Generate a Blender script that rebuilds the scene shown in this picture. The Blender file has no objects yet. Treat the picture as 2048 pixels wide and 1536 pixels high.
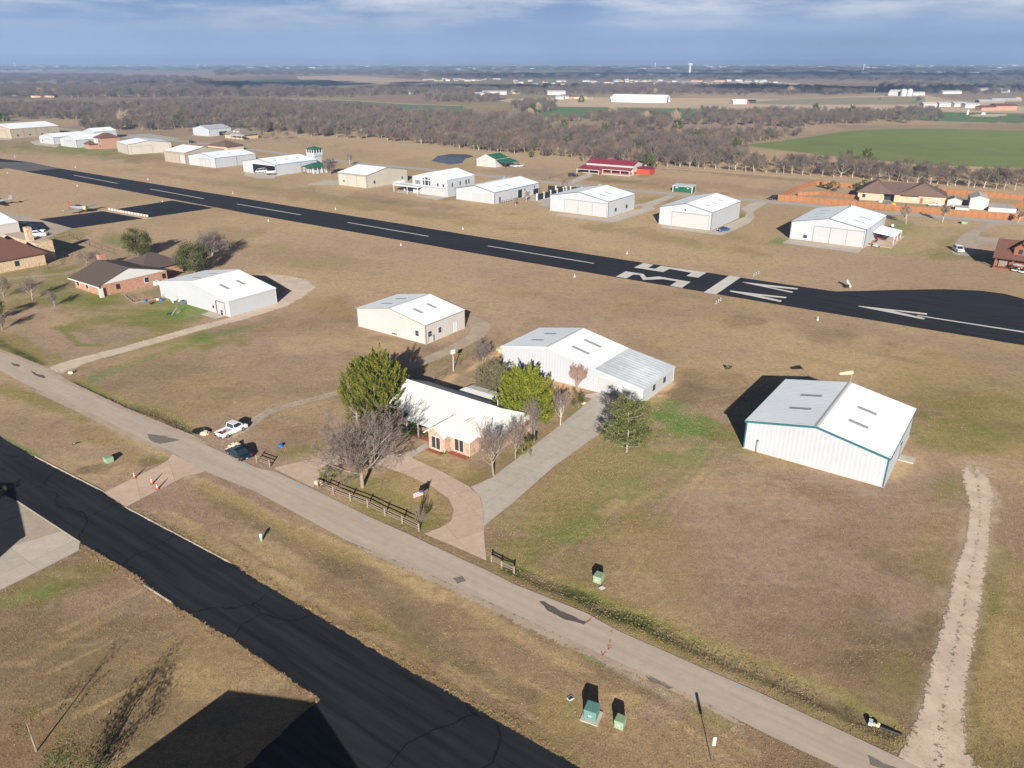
import bpy, bmesh, math, random
import numpy as np
from math import radians as R, sin, cos, pi, tan
from mathutils import Vector, Matrix
random.seed(7); rng = np.random.default_rng(7)
C = bpy.context.scene.collection
SC = bpy.context.scene

# ------------------------------------------------------------------ camera, sky, sun, exposure
FPX, TH, HC = 1500.0, math.atan(647/1500.0), 52.0     # focal length in photo pixels, pitch, height above the ground (m)
cd = bpy.data.cameras.new('camera'); cam = bpy.data.objects.new('camera', cd); C.objects.link(cam)
cam.location = (0, 0, HC); cam.rotation_euler = (R(90)-TH, 0, 0)
cd.sensor_width = 36; cd.lens = 36*FPX/2048; cd.clip_start = 0.5; cd.clip_end = 120000
SC.camera = cam
SUN_AZ, SUN_EL = 87.0, 20.0      # shadows run towards this azimuth (from +x); sun stands behind the camera
sd = bpy.data.lights.new('sun', 'SUN'); sd.energy = 5.0; sd.angle = R(0.5); sd.color = (1.0, 0.93, 0.84)
so = bpy.data.objects.new('sun', sd); C.objects.link(so)
sv = Vector((cos(R(SUN_AZ))*cos(R(SUN_EL)), sin(R(SUN_AZ))*cos(R(SUN_EL)), -sin(R(SUN_EL))))
so.rotation_euler = sv.to_track_quat('-Z', 'Y').to_euler(); so.location = (0, -60, 120)
w = bpy.data.worlds.new('World'); SC.world = w; w.use_nodes = True
nt = w.node_tree; nt.nodes.clear()
def nn(nt, t, **k):
    n = nt.nodes.new(t)
    for a, b in k.items():
        if a.startswith('_'): setattr(n, a[1:], b)
        else: n.inputs[a.replace('__', ' ')].default_value = b
    return n
sky = nn(nt, 'ShaderNodeTexSky'); sky.sky_type = 'NISHITA'; sky.sun_disc = False
sky.sun_elevation = R(SUN_EL); sky.sun_rotation = math.atan2(-sv.x, -sv.y)
sky.altitude = 200; sky.air_density = 1.0; sky.dust_density = 0.6; sky.ozone_density = 3.0
hs = nn(nt, 'ShaderNodeHueSaturation', Saturation=1.1, Value=0.22)
nt.links.new(sky.outputs[0], hs.inputs['Color'])
tc = nn(nt, 'ShaderNodeTexCoord'); mp = nn(nt, 'ShaderNodeMapping', Scale=(1.0, 1.0, 6.0), Location=(.7, 0.2, .1))
nt.links.new(tc.outputs['Generated'], mp.inputs[0])
cn = nn(nt, 'ShaderNodeTexNoise', Scale=5.5, Detail=8.0, Roughness=0.62); nt.links.new(mp.outputs[0], cn.inputs['Vector'])
cr = nn(nt, 'ShaderNodeMapRange'); cr.inputs[1].default_value = 0.38; cr.inputs[2].default_value = 0.62
nt.links.new(cn.outputs[0], cr.inputs[0])
sep = nn(nt, 'ShaderNodeSeparateXYZ'); nt.links.new(tc.outputs['Generated'], sep.inputs[0])
er = nn(nt, 'ShaderNodeMapRange'); er.inputs[1].default_value = 0.024; er.inputs[2].default_value = 0.056
nt.links.new(sep.outputs[2], er.inputs[0])
mu0 = nn(nt, 'ShaderNodeMath', _operation='MULTIPLY'); nt.links.new(cr.outputs[0], mu0.inputs[0]); nt.links.new(er.outputs[0], mu0.inputs[1])
fo = nn(nt, 'ShaderNodeMapRange'); fo.inputs[1].default_value = .10; fo.inputs[2].default_value = .22; fo.inputs[3].default_value = 1.0; fo.inputs[4].default_value = 0.0; nt.links.new(sep.outputs[2], fo.inputs[0])
mu = nn(nt, 'ShaderNodeMath', _operation='MULTIPLY'); nt.links.new(mu0.outputs[0], mu.inputs[0]); nt.links.new(fo.outputs[0], mu.inputs[1])
# deeper blue band low in the northern sky (the air opposite the sun), fading into the physical sky higher up
lowr = nn(nt, 'ShaderNodeValToRGB'); e_ = lowr.color_ramp.elements; e_[0].position = 0.0; e_[0].color = (.41, .53, .76, 1); e_[1].position = .22; e_[1].color = (.215, .36, .60, 1)
zr = nn(nt, 'ShaderNodeMapRange'); zr.inputs[1].default_value = 0.0; zr.inputs[2].default_value = 0.3; nt.links.new(sep.outputs[2], zr.inputs[0]); nt.links.new(zr.outputs[0], lowr.inputs[0])
sc_ = nn(nt, 'ShaderNodeVectorMath', _operation='SCALE'); sc_.inputs['Scale'].default_value = 7.6; nt.links.new(lowr.outputs[0], sc_.inputs[0])
hi = nn(nt, 'ShaderNodeMapRange'); hi.inputs[1].default_value = .09; hi.inputs[2].default_value = .28; nt.links.new(sep.outputs[2], hi.inputs[0])
mb_ = nn(nt, 'ShaderNodeMix', _data_type='RGBA'); nt.links.new(hi.outputs[0], mb_.inputs[0]); nt.links.new(sc_.outputs[0], mb_.inputs[6]); nt.links.new(hs.outputs[0], mb_.inputs[7])
mx = nn(nt, 'ShaderNodeMix', _data_type='RGBA'); nt.links.new(mu.outputs[0], mx.inputs[0]); nt.links.new(mb_.outputs[2], mx.inputs[6]); mx.inputs[7].default_value = (5.4, 5.6, 6.4, 1)
bg = nn(nt, 'ShaderNodeBackground', Strength=0.06); nt.links.new(mx.outputs[2], bg.inputs[0])
ow = nn(nt, 'ShaderNodeOutputWorld'); nt.links.new(bg.outputs[0], ow.inputs[0])
SC.view_settings.view_transform = 'Standard'; SC.view_settings.look = 'None'; SC.view_settings.exposure = 1.08; SC.view_settings.gamma = 1.0
SC.cycles.max_bounces = 6; SC.cycles.volume_bounces = 0; SC.cycles.transparent_max_bounces = 12

# ------------------------------------------------------------------ helpers
def G(p, z=0.0):
    """world point at height z seen at photo pixel p"""
    x = (p[0]-1024)/FPX; y = (768-p[1])/FPX
    dy = cos(TH)+y*sin(TH); dz = -sin(TH)+y*cos(TH); t = (z-HC)/dz
    return Vector((x*t, dy*t, z))
def PXofXY(X, Y, Z=0.0):
    dep = Y*cos(TH)+(HC-Z)*sin(TH); up = Y*sin(TH)-(HC-Z)*cos(TH)
    return 1024+FPX*X/dep, 768-FPX*up/dep
def tag(o, label=None, cat=None, group=None, kind=None):
    if label: o['label'] = label
    if cat: o['category'] = cat
    if group: o['group'] = group
    if kind: o['kind'] = kind
    return o
def empty(name, loc, rz, label, cat, group=None):
    o = bpy.data.objects.new(name, None); C.objects.link(o); o.location = loc; o.rotation_euler = (0, 0, rz); o.empty_display_size = .3
    return tag(o, label, cat, group)
def mkobj(name, me, mat, parent=None):
    if mat: me.materials.append(mat)
    o = bpy.data.objects.new(name, me); C.objects.link(o)
    if parent: o.parent = parent
    return o
class MB:
    def __init__(s): s.v = []; s.f = []
    def add(s, vs, fs):
        b = len(s.v); s.v += [tuple(v) for v in vs]; s.f += [tuple(b+i for i in f) for f in fs]; return s
    def box(s, x0, x1, y0, y1, z0, z1, m=None):
        vs = [Vector(p) for p in ((x0,y0,z0),(x1,y0,z0),(x1,y1,z0),(x0,y1,z0),(x0,y0,z1),(x1,y0,z1),(x1,y1,z1),(x0,y1,z1))]
        if m: vs = [m @ v for v in vs]
        return s.add(vs, [(0,3,2,1),(4,5,6,7),(0,1,5,4),(1,2,6,5),(2,3,7,6),(3,0,4,7)])
    def poly(s, pts): return s.add(pts, [tuple(range(len(pts)))])
    def slab(s, pts, t=0.1):
        """plate of thickness t below the polygon pts"""
        pts = [Vector(p) for p in pts]; n = len(pts)
        nor = Vector((0, 0, 0))
        for i in range(n): nor += (pts[i]-pts[0]).cross(pts[(i+1) % n]-pts[0])
        nor.normalize()
        if nor.z < 0: nor = -nor; pts = pts[::-1]
        lo = [p-nor*t for p in pts]
        return s.add(pts+lo, [tuple(range(n)), tuple(range(2*n-1, n-1, -1))]+[(i, i+n, (i+1) % n+n, (i+1) % n) for i in range(n)])
    def tube(s, a, b, r0, r1=None, n=8, cap=True):
        a = Vector(a); b = Vector(b); r1 = r0 if r1 is None else r1
        d = (b-a).normalized(); u = d.orthogonal().normalized(); v = d.cross(u)
        vs = [a+(u*cos(2*pi*i/n)+v*sin(2*pi*i/n))*r0 for i in range(n)]+[b+(u*cos(2*pi*i/n)+v*sin(2*pi*i/n))*r1 for i in range(n)]
        fs = [(i, (i+1) % n, (i+1) % n+n, i+n) for i in range(n)]
        if cap: fs += [tuple(range(n-1, -1, -1)), tuple(range(n, 2*n))]
        return s.add(vs, fs)
    def lathe(s, prof, o=(0,0,0), axis='z', n=12):
        vs = []; o = Vector(o)
        for r, h in prof:
            for i in range(n):
                a = 2*pi*i/n; q = (r*cos(a), r*sin(a), h)
                if axis == 'x': q = (h, r*cos(a), r*sin(a))
                if axis == 'y': q = (r*sin(a), h, r*cos(a))
                vs.append(o+Vector(q))
        m = len(prof); fs = [(j*n+i, j*n+(i+1) % n, (j+1)*n+(i+1) % n, (j+1)*n+i) for j in range(m-1) for i in range(n)]
        fs += [tuple(range(n-1, -1, -1)), tuple((m-1)*n+i for i in range(n))]
        return s.add(vs, fs)
    def build(s, name, mat, parent=None, smooth=False, bevel=0):
        me = bpy.data.meshes.new(name); me.from_pydata(s.v, [], s.f); me.validate()
        bm = bmesh.new(); bm.from_mesh(me)
        if bevel:
            bmesh.ops.remove_doubles(bm, verts=bm.verts, dist=1e-4)
            bmesh.ops.bevel(bm, geom=[e for e in bm.edges if len(e.link_faces) == 2 and e.calc_face_angle(0) > .35], offset=bevel, segments=2, affect='EDGES', profile=.6)
        bmesh.ops.recalc_face_normals(bm, faces=bm.faces); bm.to_mesh(me); bm.free()
        if smooth:
            for p in me.polygons: p.use_smooth = True
        return mkobj(name, me, mat, parent)
def npmesh(name, verts, faces):
    """faces: (n,k) int array"""
    me = bpy.data.meshes.new(name); n, k = faces.shape
    me.vertices.add(len(verts)); me.vertices.foreach_set('co', np.asarray(verts, np.float32).ravel())
    me.loops.add(n*k); me.loops.foreach_set('vertex_index', faces.astype(np.int32).ravel())
    me.polygons.add(n); me.polygons.foreach_set('loop_start', np.arange(0, n*k, k, dtype=np.int32))
    me.update(calc_edges=True); return me
def copy_tree(o, parent=None):
    c = o.copy(); C.objects.link(c)
    if parent: c.parent = parent
    for ch in list(o.children): copy_tree(ch, c)
    return c
ORD = ['first','second','third','fourth','fifth','sixth','seventh','eighth','ninth','tenth','eleventh','twelfth','thirteenth','fourteenth','fifteenth','sixteenth','seventeenth','eighteenth','nineteenth']
TENS = ['','','twent','thirt','fort','fift','sixt','sevent','eight','ninet']
def ordw(i):
    """i from 0"""
    n = i+1
    if n < 20: return ORD[n-1]
    if n >= 100: return ('hundred and '+ordw(n-101)) if n > 100 else 'hundredth'
    t = TENS[n//10]
    return t+'ieth' if n % 10 == 0 else t+'y-'+ORD[n % 10-1]

# ------------------------------------------------------------------ materials
def mat_base(name):
    m = bpy.data.materials.new(name); m.use_nodes = True; nt = m.node_tree
    return m, nt, nt.nodes['Principled BSDF']
def mat(name, col, rough=0.7, var=0.12, scale=2.0, metal=0.0, inst=0.0, ribs=0.0, ribw=0.3, axes=(0, 1), bump=0.0, stain=0.0, spec=0.3, island=0.0):
    m, nt, bs = mat_base(name); L = nt.links.new
    bs.inputs['Roughness'].default_value = rough; bs.inputs['Metallic'].default_value = metal
    bs.inputs['Specular IOR Level'].default_value = spec
    tc = nn(nt, 'ShaderNodeTexCoord')
    n1 = nn(nt, 'ShaderNodeTexNoise', Scale=scale, Detail=6.0, Roughness=0.65); L(tc.outputs['Object'], n1.inputs['Vector'])
    r = nn(nt, 'ShaderNodeMapRange'); r.inputs[1].default_value = .3; r.inputs[2].default_value = .7
    r.inputs[3].default_value = 1-var; r.inputs[4].default_value = 1+var; L(n1.outputs[0], r.inputs[0])
    hv = nn(nt, 'ShaderNodeHueSaturation'); hv.inputs['Color'].default_value = (*col, 1); L(r.outputs[0], hv.inputs['Value'])
    out = hv.outputs[0]
    if stain:
        n2 = nn(nt, 'ShaderNodeTexNoise', Scale=scale*.12, Detail=4.0); L(tc.outputs['Object'], n2.inputs['Vector'])
        r2 = nn(nt, 'ShaderNodeMapRange'); r2.inputs[1].default_value = .4; r2.inputs[2].default_value = .7; r2.inputs[3].default_value = 1; r2.inputs[4].default_value = 1-stain; L(n2.outputs[0], r2.inputs[0])
        h2 = nn(nt, 'ShaderNodeHueSaturation'); L(out, h2.inputs['Color']); L(r2.outputs[0], h2.inputs['Value']); out = h2.outputs[0]
    if island:
        ge = nn(nt, 'ShaderNodeNewGeometry'); r3 = nn(nt, 'ShaderNodeMapRange'); r3.inputs[3].default_value = 1-island; r3.inputs[4].default_value = 1+island; L(ge.outputs['Random Per Island'], r3.inputs[0])
        h3 = nn(nt, 'ShaderNodeHueSaturation'); L(out, h3.inputs['Color']); L(r3.outputs[0], h3.inputs['Value']); out = h3.outputs[0]
    if inst:
        oi = nn(nt, 'ShaderNodeObjectInfo'); rr = nn(nt, 'ShaderNodeValToRGB'); E4 = rr.color_ramp.elements; E4[0].color = (.72, .72, .80, 1); E4[1].color = (1.25, 1.08, .90, 1)
        for ps, cc in ((.35, (1.0, .95, .95, 1)), (.6, (.86, .95, .74, 1)), (.8, (1.1, .92, .84, 1)), (.95, (1.5, 1.4, 1.2, 1))): e5 = E4.new(ps); e5.color = cc
        L(oi.outputs['Random'], rr.inputs[0]); m4 = nn(nt, 'ShaderNodeMix', _data_type='RGBA', _blend_type='MULTIPLY'); m4.inputs[0].default_value = inst; L(out, m4.inputs[6]); L(rr.outputs[0], m4.inputs[7]); out = m4.outputs[2]
    if ribs:
        sp = nn(nt, 'ShaderNodeSeparateXYZ'); L(tc.outputs['Object'], sp.inputs[0]); outs = []
        for k in axes:
            a = nn(nt, 'ShaderNodeMath', _operation='MULTIPLY'); L(sp.outputs[k], a.inputs[0]); a.inputs[1].default_value = 2*pi/ribw
            b = nn(nt, 'ShaderNodeMath', _operation='SINE'); L(a.outputs[0], b.inputs[0]); outs.append(b.outputs[0])
        ad = nn(nt, 'ShaderNodeMath', _operation='ADD'); L(outs[0], ad.inputs[0]); L(outs[-1], ad.inputs[1])
        bp = nn(nt, 'ShaderNodeBump', Strength=ribs, Distance=0.04); L(ad.outputs[0], bp.inputs['Height']); L(bp.outputs[0], bs.inputs['Normal'])
    elif bump:
        bp = nn(nt, 'ShaderNodeBump', Strength=bump, Distance=0.1); L(n1.outputs[0], bp.inputs['Height']); L(bp.outputs[0], bs.inputs['Normal'])
    L(out, bs.inputs['Base Color'])
    return m
def mat_brick(name, c1, c2, mortar):
    m, nt, bs = mat_base(name); L = nt.links.new; bs.inputs['Roughness'].default_value = .9
    tc = nn(nt, 'ShaderNodeTexCoord'); sp = nn(nt, 'ShaderNodeSeparateXYZ'); L(tc.outputs['Object'], sp.inputs[0])
    ad = nn(nt, 'ShaderNodeMath', _operation='ADD'); L(sp.outputs[0], ad.inputs[0]); L(sp.outputs[1], ad.inputs[1])
    cb = nn(nt, 'ShaderNodeCombineXYZ'); L(ad.outputs[0], cb.inputs[0]); L(sp.outputs[2], cb.inputs[1])
    br = nn(nt, 'ShaderNodeTexBrick', Scale=1.0, Mortar__Size=0.012, Bias=0.0, Brick__Width=0.25, Row__Height=0.09)
    br.inputs['Color1'].default_value = (*c1, 1); br.inputs['Color2'].default_value = (*c2, 1); br.inputs['Mortar'].default_value = (*mortar, 1)
    L(cb.outputs[0], br.inputs['Vector'])
    n = nn(nt, 'ShaderNodeTexNoise', Scale=2.2, Detail=5.0); L(tc.outputs['Object'], n.inputs['Vector'])
    r = nn(nt, 'ShaderNodeMapRange'); r.inputs[1].default_value = .35; r.inputs[2].default_value = .65; r.inputs[3].default_value = .75; r.inputs[4].default_value = 1.2; L(n.outputs[0], r.inputs[0])
    hv = nn(nt, 'ShaderNodeHueSaturation'); L(br.outputs[0], hv.inputs['Color']); L(r.outputs[0], hv.inputs['Value']); L(hv.outputs[0], bs.inputs['Base Color'])
    return m
def mat_ground(name):
    m, nt, bs = mat_base(name); L = nt.links.new; bs.inputs['Roughness'].default_value = .95; bs.inputs['Specular IOR Level'].default_value = .1
    at = nn(nt, 'ShaderNodeAttribute'); at.attribute_name = 'soil'
    tc = nn(nt, 'ShaderNodeTexCoord')
    def noise(s, d=5.0, ro=.6, sc=None):
        n = nn(nt, 'ShaderNodeTexNoise', Scale=s, Detail=d, Roughness=ro)
        if sc:
            mpn = nn(nt, 'ShaderNodeMapping', Scale=sc, Rotation=(0, 0, R(35.6))); L(tc.outputs['Object'], mpn.inputs[0]); L(mpn.outputs[0], n.inputs['Vector'])
        else: L(tc.outputs['Object'], n.inputs['Vector'])
        return n.outputs[0]
    def mr(x, a, b, c, d):
        r = nn(nt, 'ShaderNodeMapRange'); L(x, r.inputs[0])
        for i, v in enumerate((a, b, c, d)): r.inputs[i+1].default_value = v
        return r.outputs[0]
    def mixc(f, a, b, typ='MIX'):
        x = nn(nt, 'ShaderNodeMix', _data_type='RGBA', _blend_type=typ); L(f, x.inputs[0]); 
        for s, v in ((6, a), (7, b)):
            if isinstance(v, tuple): x.inputs[s].default_value = (*v, 1)
            else: L(v, x.inputs[s])
        return x.outputs[2]
    fine = noise(6.5, 5.0, .75); clod = noise(1.3, 5.0, .7); mid = noise(.5, 5.0, .65); big = noise(.06, 5.0, .6); blade = noise(13.0, 3.0, .8)
    streak = noise(.35, 4.0, .6, (0.25, 1.6, 1)); huge = noise(.012, 4.0, .55)
    c = at.outputs['Color']
    # drier, straw coloured clumps and greener weeds scattered at two scales
    c = mixc(mr(big, .42, .62, 0, .42), c, mixc(mr(huge, .45, .55, 0, 1), (.43, .31, .165), (.38, .26, .185)))
    c = mixc(mr(mid, .50, .68, 0, .42), c, (.20, .142, .082))
    c = mixc(mr(streak, .53, .72, 0, .30), c, (.50, .37, .22))
    v = nn(nt, 'ShaderNodeMath', _operation='MULTIPLY'); L(mr(fine, .33, .67, .58, 1.42), v.inputs[0]); L(mr(clod, .33, .67, .80, 1.18), v.inputs[1])
    hv = nn(nt, 'ShaderNodeHueSaturation'); L(c, hv.inputs['Color']); L(v.outputs[0], hv.inputs['Value']); hv.inputs['Saturation'].default_value = 1.0
    L(hv.outputs[0], bs.inputs['Base Color'])
    bp = nn(nt, 'ShaderNodeBump', Strength=.22, Distance=.12); L(fine, bp.inputs['Height']); L(bp.outputs[0], bs.inputs['Normal'])
    return m
def mat_asphalt(name, col, streak_ang, var=.25, crack=0.0, rough=.85, crackscale=.12):
    m, nt, bs = mat_base(name); L = nt.links.new; bs.inputs['Roughness'].default_value = .95; bs.inputs['Specular IOR Level'].default_value = .12
    tc = nn(nt, 'ShaderNodeTexCoord')
    mpn = nn(nt, 'ShaderNodeMapping', Rotation=(0, 0, -streak_ang), Scale=(.03, 1.2, 1)); mpn.vector_type = 'TEXTURE'
    mpn.inputs['Scale'].default_value = (14, .8, 1); mpn.inputs['Rotation'].default_value = (0, 0, streak_ang)
    L(tc.outputs['Object'], mpn.inputs[0])
    n = nn(nt, 'ShaderNodeTexNoise', Scale=1.0, Detail=6.0, Roughness=.6); L(mpn.outputs[0], n.inputs['Vector'])
    f = nn(nt, 'ShaderNodeTexNoise', Scale=.9, Detail=7.0, Roughness=.7); L(tc.outputs['Object'], f.inputs['Vector'])
    r = nn(nt, 'ShaderNodeMapRange'); r.inputs[1].default_value = .3; r.inputs[2].default_value = .7; r.inputs[3].default_value = 1-var; r.inputs[4].default_value = 1+var; L(n.outputs[0], r.inputs[0])
    r2 = nn(nt, 'ShaderNodeMapRange'); r2.inputs[1].default_value = .3; r2.inputs[2].default_value = .7; r2.inputs[3].default_value = .93; r2.inputs[4].default_value = 1.07; L(f.outputs[0], r2.inputs[0])
    mu = nn(nt, 'ShaderNodeMath', _operation='MULTIPLY'); L(r.outputs[0], mu.inputs[0]); L(r2.outputs[0], mu.inputs[1]); val = mu.outputs[0]
    if crack:
        nd = nn(nt, 'ShaderNodeTexNoise', Scale=.22, Detail=5.0); L(tc.outputs['Object'], nd.inputs['Vector'])
        mxv = nn(nt, 'ShaderNodeMix', _data_type='VECTOR'); mxv.inputs[0].default_value = .12; L(tc.outputs['Object'], mxv.inputs[4])
        sc = nn(nt, 'ShaderNodeVectorMath', _operation='SCALE'); L(nd.outputs['Color'], sc.inputs[0]); sc.inputs['Scale'].default_value = 4.0
        av = nn(nt, 'ShaderNodeVectorMath', _operation='ADD'); L(tc.outputs['Object'], av.inputs[0]); L(sc.outputs[0], av.inputs[1])
        vo = nn(nt, 'ShaderNodeTexVoronoi', Scale=crackscale); vo.feature = 'DISTANCE_TO_EDGE'; L(av.outputs[0], vo.inputs['Vector'])
        rc = nn(nt, 'ShaderNodeMapRange'); rc.inputs[1].default_value = .003; rc.inputs[2].default_value = .0075; rc.inputs[3].default_value = 1-crack; rc.inputs[4].default_value = 1; L(vo.outputs['Distance'], rc.inputs[0])
        m2 = nn(nt, 'ShaderNodeMath', _operation='MULTIPLY'); L(val, m2.inputs[0]); L(rc.outputs[0], m2.inputs[1]); val = m2.outputs[0]
    hv = nn(nt, 'ShaderNodeHueSaturation'); hv.inputs['Color'].default_value = (*col, 1); L(val, hv.inputs['Value']); L(hv.outputs[0], bs.inputs['Base Color'])
    bp = nn(nt, 'ShaderNodeBump', Strength=.2, Distance=.03); L(f.outputs[0], bp.inputs['Height']); L(bp.outputs[0], bs.inputs['Normal'])
    return m
def mat_slabs(name, col, ang, sx, sy, var=.1):
    """concrete with cast slabs and dark joints"""
    m, nt, bs = mat_base(name); L = nt.links.new; bs.inputs['Roughness'].default_value = .9; bs.inputs['Specular IOR Level'].default_value = .2
    tc = nn(nt, 'ShaderNodeTexCoord'); mpn = nn(nt, 'ShaderNodeMapping', Rotation=(0, 0, -ang)); L(tc.outputs['Object'], mpn.inputs[0])
    br = nn(nt, 'ShaderNodeTexBrick', Scale=1.0, Mortar__Size=0.03, Mortar__Smooth=.5, Bias=0.0, Brick__Width=sx, Row__Height=sy); br.offset = 0
    a = tuple(x*1.06 for x in col); b = tuple(x*.93 for x in col)
    br.inputs['Color1'].default_value = (*a, 1); br.inputs['Color2'].default_value = (*b, 1); br.inputs['Mortar'].default_value = (*[x*.62 for x in col], 1)
    L(mpn.outputs[0], br.inputs['Vector'])
    n = nn(nt, 'ShaderNodeTexNoise', Scale=.9, Detail=8.0, Roughness=.72); L(tc.outputs['Object'], n.inputs['Vector'])
    r = nn(nt, 'ShaderNodeMapRange'); r.inputs[1].default_value = .3; r.inputs[2].default_value = .7; r.inputs[3].default_value = 1-var*1.6; r.inputs[4].default_value = 1+var; L(n.outputs[0], r.inputs[0])
    hv = nn(nt, 'ShaderNodeHueSaturation'); L(br.outputs[0], hv.inputs['Color']); L(r.outputs[0], hv.inputs['Value']); L(hv.outputs[0], bs.inputs['Base Color'])
    return m
def mat_gravel(name, c1, c2, s=18.0, grass=.0, soft=False):
    m, nt, bs = mat_base(name); L = nt.links.new; bs.inputs['Roughness'].default_value = .95; bs.inputs['Specular IOR Level'].default_value = .1
    tc = nn(nt, 'ShaderNodeTexCoord')
    n = nn(nt, 'ShaderNodeTexNoise', Scale=s, Detail=5.0, Roughness=.75); L(tc.outputs['Object'], n.inputs['Vector'])
    n2 = nn(nt, 'ShaderNodeTexNoise', Scale=.35, Detail=6.0, Roughness=.65); L(tc.outputs['Object'], n2.inputs['Vector'])
    n3 = nn(nt, 'ShaderNodeTexNoise', Scale=4.5, Detail=3.0, Roughness=.7); L(tc.outputs['Object'], n3.inputs['Vector'])
    mx = nn(nt, 'ShaderNodeMix', _data_type='RGBA'); mx.inputs[6].default_value = (*c1, 1); mx.inputs[7].default_value = (*c2, 1)
    r = nn(nt, 'ShaderNodeMapRange'); r.inputs[1].default_value = .4; r.inputs[2].default_value = .6; L(n2.outputs[0], r.inputs[0]); L(r.outputs[0], mx.inputs[0]); out = mx.outputs[2]
    if grass:
        r5 = nn(nt, 'ShaderNodeMapRange'); r5.inputs[1].default_value = .60-grass*.1; r5.inputs[2].default_value = .64-grass*.1; L(n3.outputs[0], r5.inputs[0])
        m5 = nn(nt, 'ShaderNodeMix', _data_type='RGBA'); L(r5.outputs[0], m5.inputs[0]); L(out, m5.inputs[6]); m5.inputs[7].default_value = (.13, .095, .045, 1); out = m5.outputs[2]
    rv = nn(nt, 'ShaderNodeMapRange'); rv.inputs[1].default_value = .3; rv.inputs[2].default_value = .7; rv.inputs[3].default_value = .86; rv.inputs[4].default_value = 1.12; L(n.outputs[0], rv.inputs[0])
    hv = nn(nt, 'ShaderNodeHueSaturation'); L(out, hv.inputs['Color']); L(rv.outputs[0], hv.inputs['Value']); L(hv.outputs[0], bs.inputs['Base Color'])
    if soft:
        at = nn(nt, 'ShaderNodeAttribute'); at.attribute_name = 'edge'
        n6 = nn(nt, 'ShaderNodeTexNoise', Scale=1.7, Detail=7.0, Roughness=.75); L(tc.outputs['Object'], n6.inputs['Vector'])
        ma = nn(nt, 'ShaderNodeMath', _operation='MULTIPLY_ADD'); L(n6.outputs[0], ma.inputs[0]); ma.inputs[1].default_value = 2.0; L(at.outputs['Fac'], ma.inputs[2])
        ra = nn(nt, 'ShaderNodeMapRange'); ra.inputs[1].default_value = 1.28; ra.inputs[2].default_value = 1.42; L(ma.outputs[0], ra.inputs[0]); L(ra.outputs[0], bs.inputs['Alpha'])
    return m
def mat_leaf(name, c1, c2):
    m, nt, bs = mat_base(name); L = nt.links.new; bs.inputs['Roughness'].default_value = .75; bs.inputs['Specular IOR Level'].default_value = .15
    ge = nn(nt, 'ShaderNodeNewGeometry'); tc = nn(nt, 'ShaderNodeTexCoord')
    n = nn(nt, 'ShaderNodeTexNoise', Scale=1.1, Detail=3.0); L(tc.outputs['Object'], n.inputs['Vector'])
    ad = nn(nt, 'ShaderNodeMath', _operation='MULTIPLY_ADD'); L(n.outputs[0], ad.inputs[0]); ad.inputs[1].default_value = 2.4; L(ge.outputs['Random Per Island'], ad.inputs[2])
    r = nn(nt, 'ShaderNodeMapRange'); r.inputs[1].default_value = 1.1; r.inputs[2].default_value = 2.3; L(ad.outputs[0], r.inputs[0])
    mx = nn(nt, 'ShaderNodeMix', _data_type='RGBA'); L(r.outputs[0], mx.inputs[0]); mx.inputs[6].default_value = (*c1, 1); mx.inputs[7].default_value = (*c2, 1)
    L(mx.outputs[2], bs.inputs['Base Color']); return m
def mat_flat(name, col, rough=.5, metal=0.0, spec=.5):
    m, nt, bs = mat_base(name); bs.inputs['Base Color'].default_value = (*col, 1); bs.inputs['Roughness'].default_value = rough; bs.inputs['Metallic'].default_value = metal; bs.inputs['Specular IOR Level'].default_value = spec
    return m
RD = R(-35.6)
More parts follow.
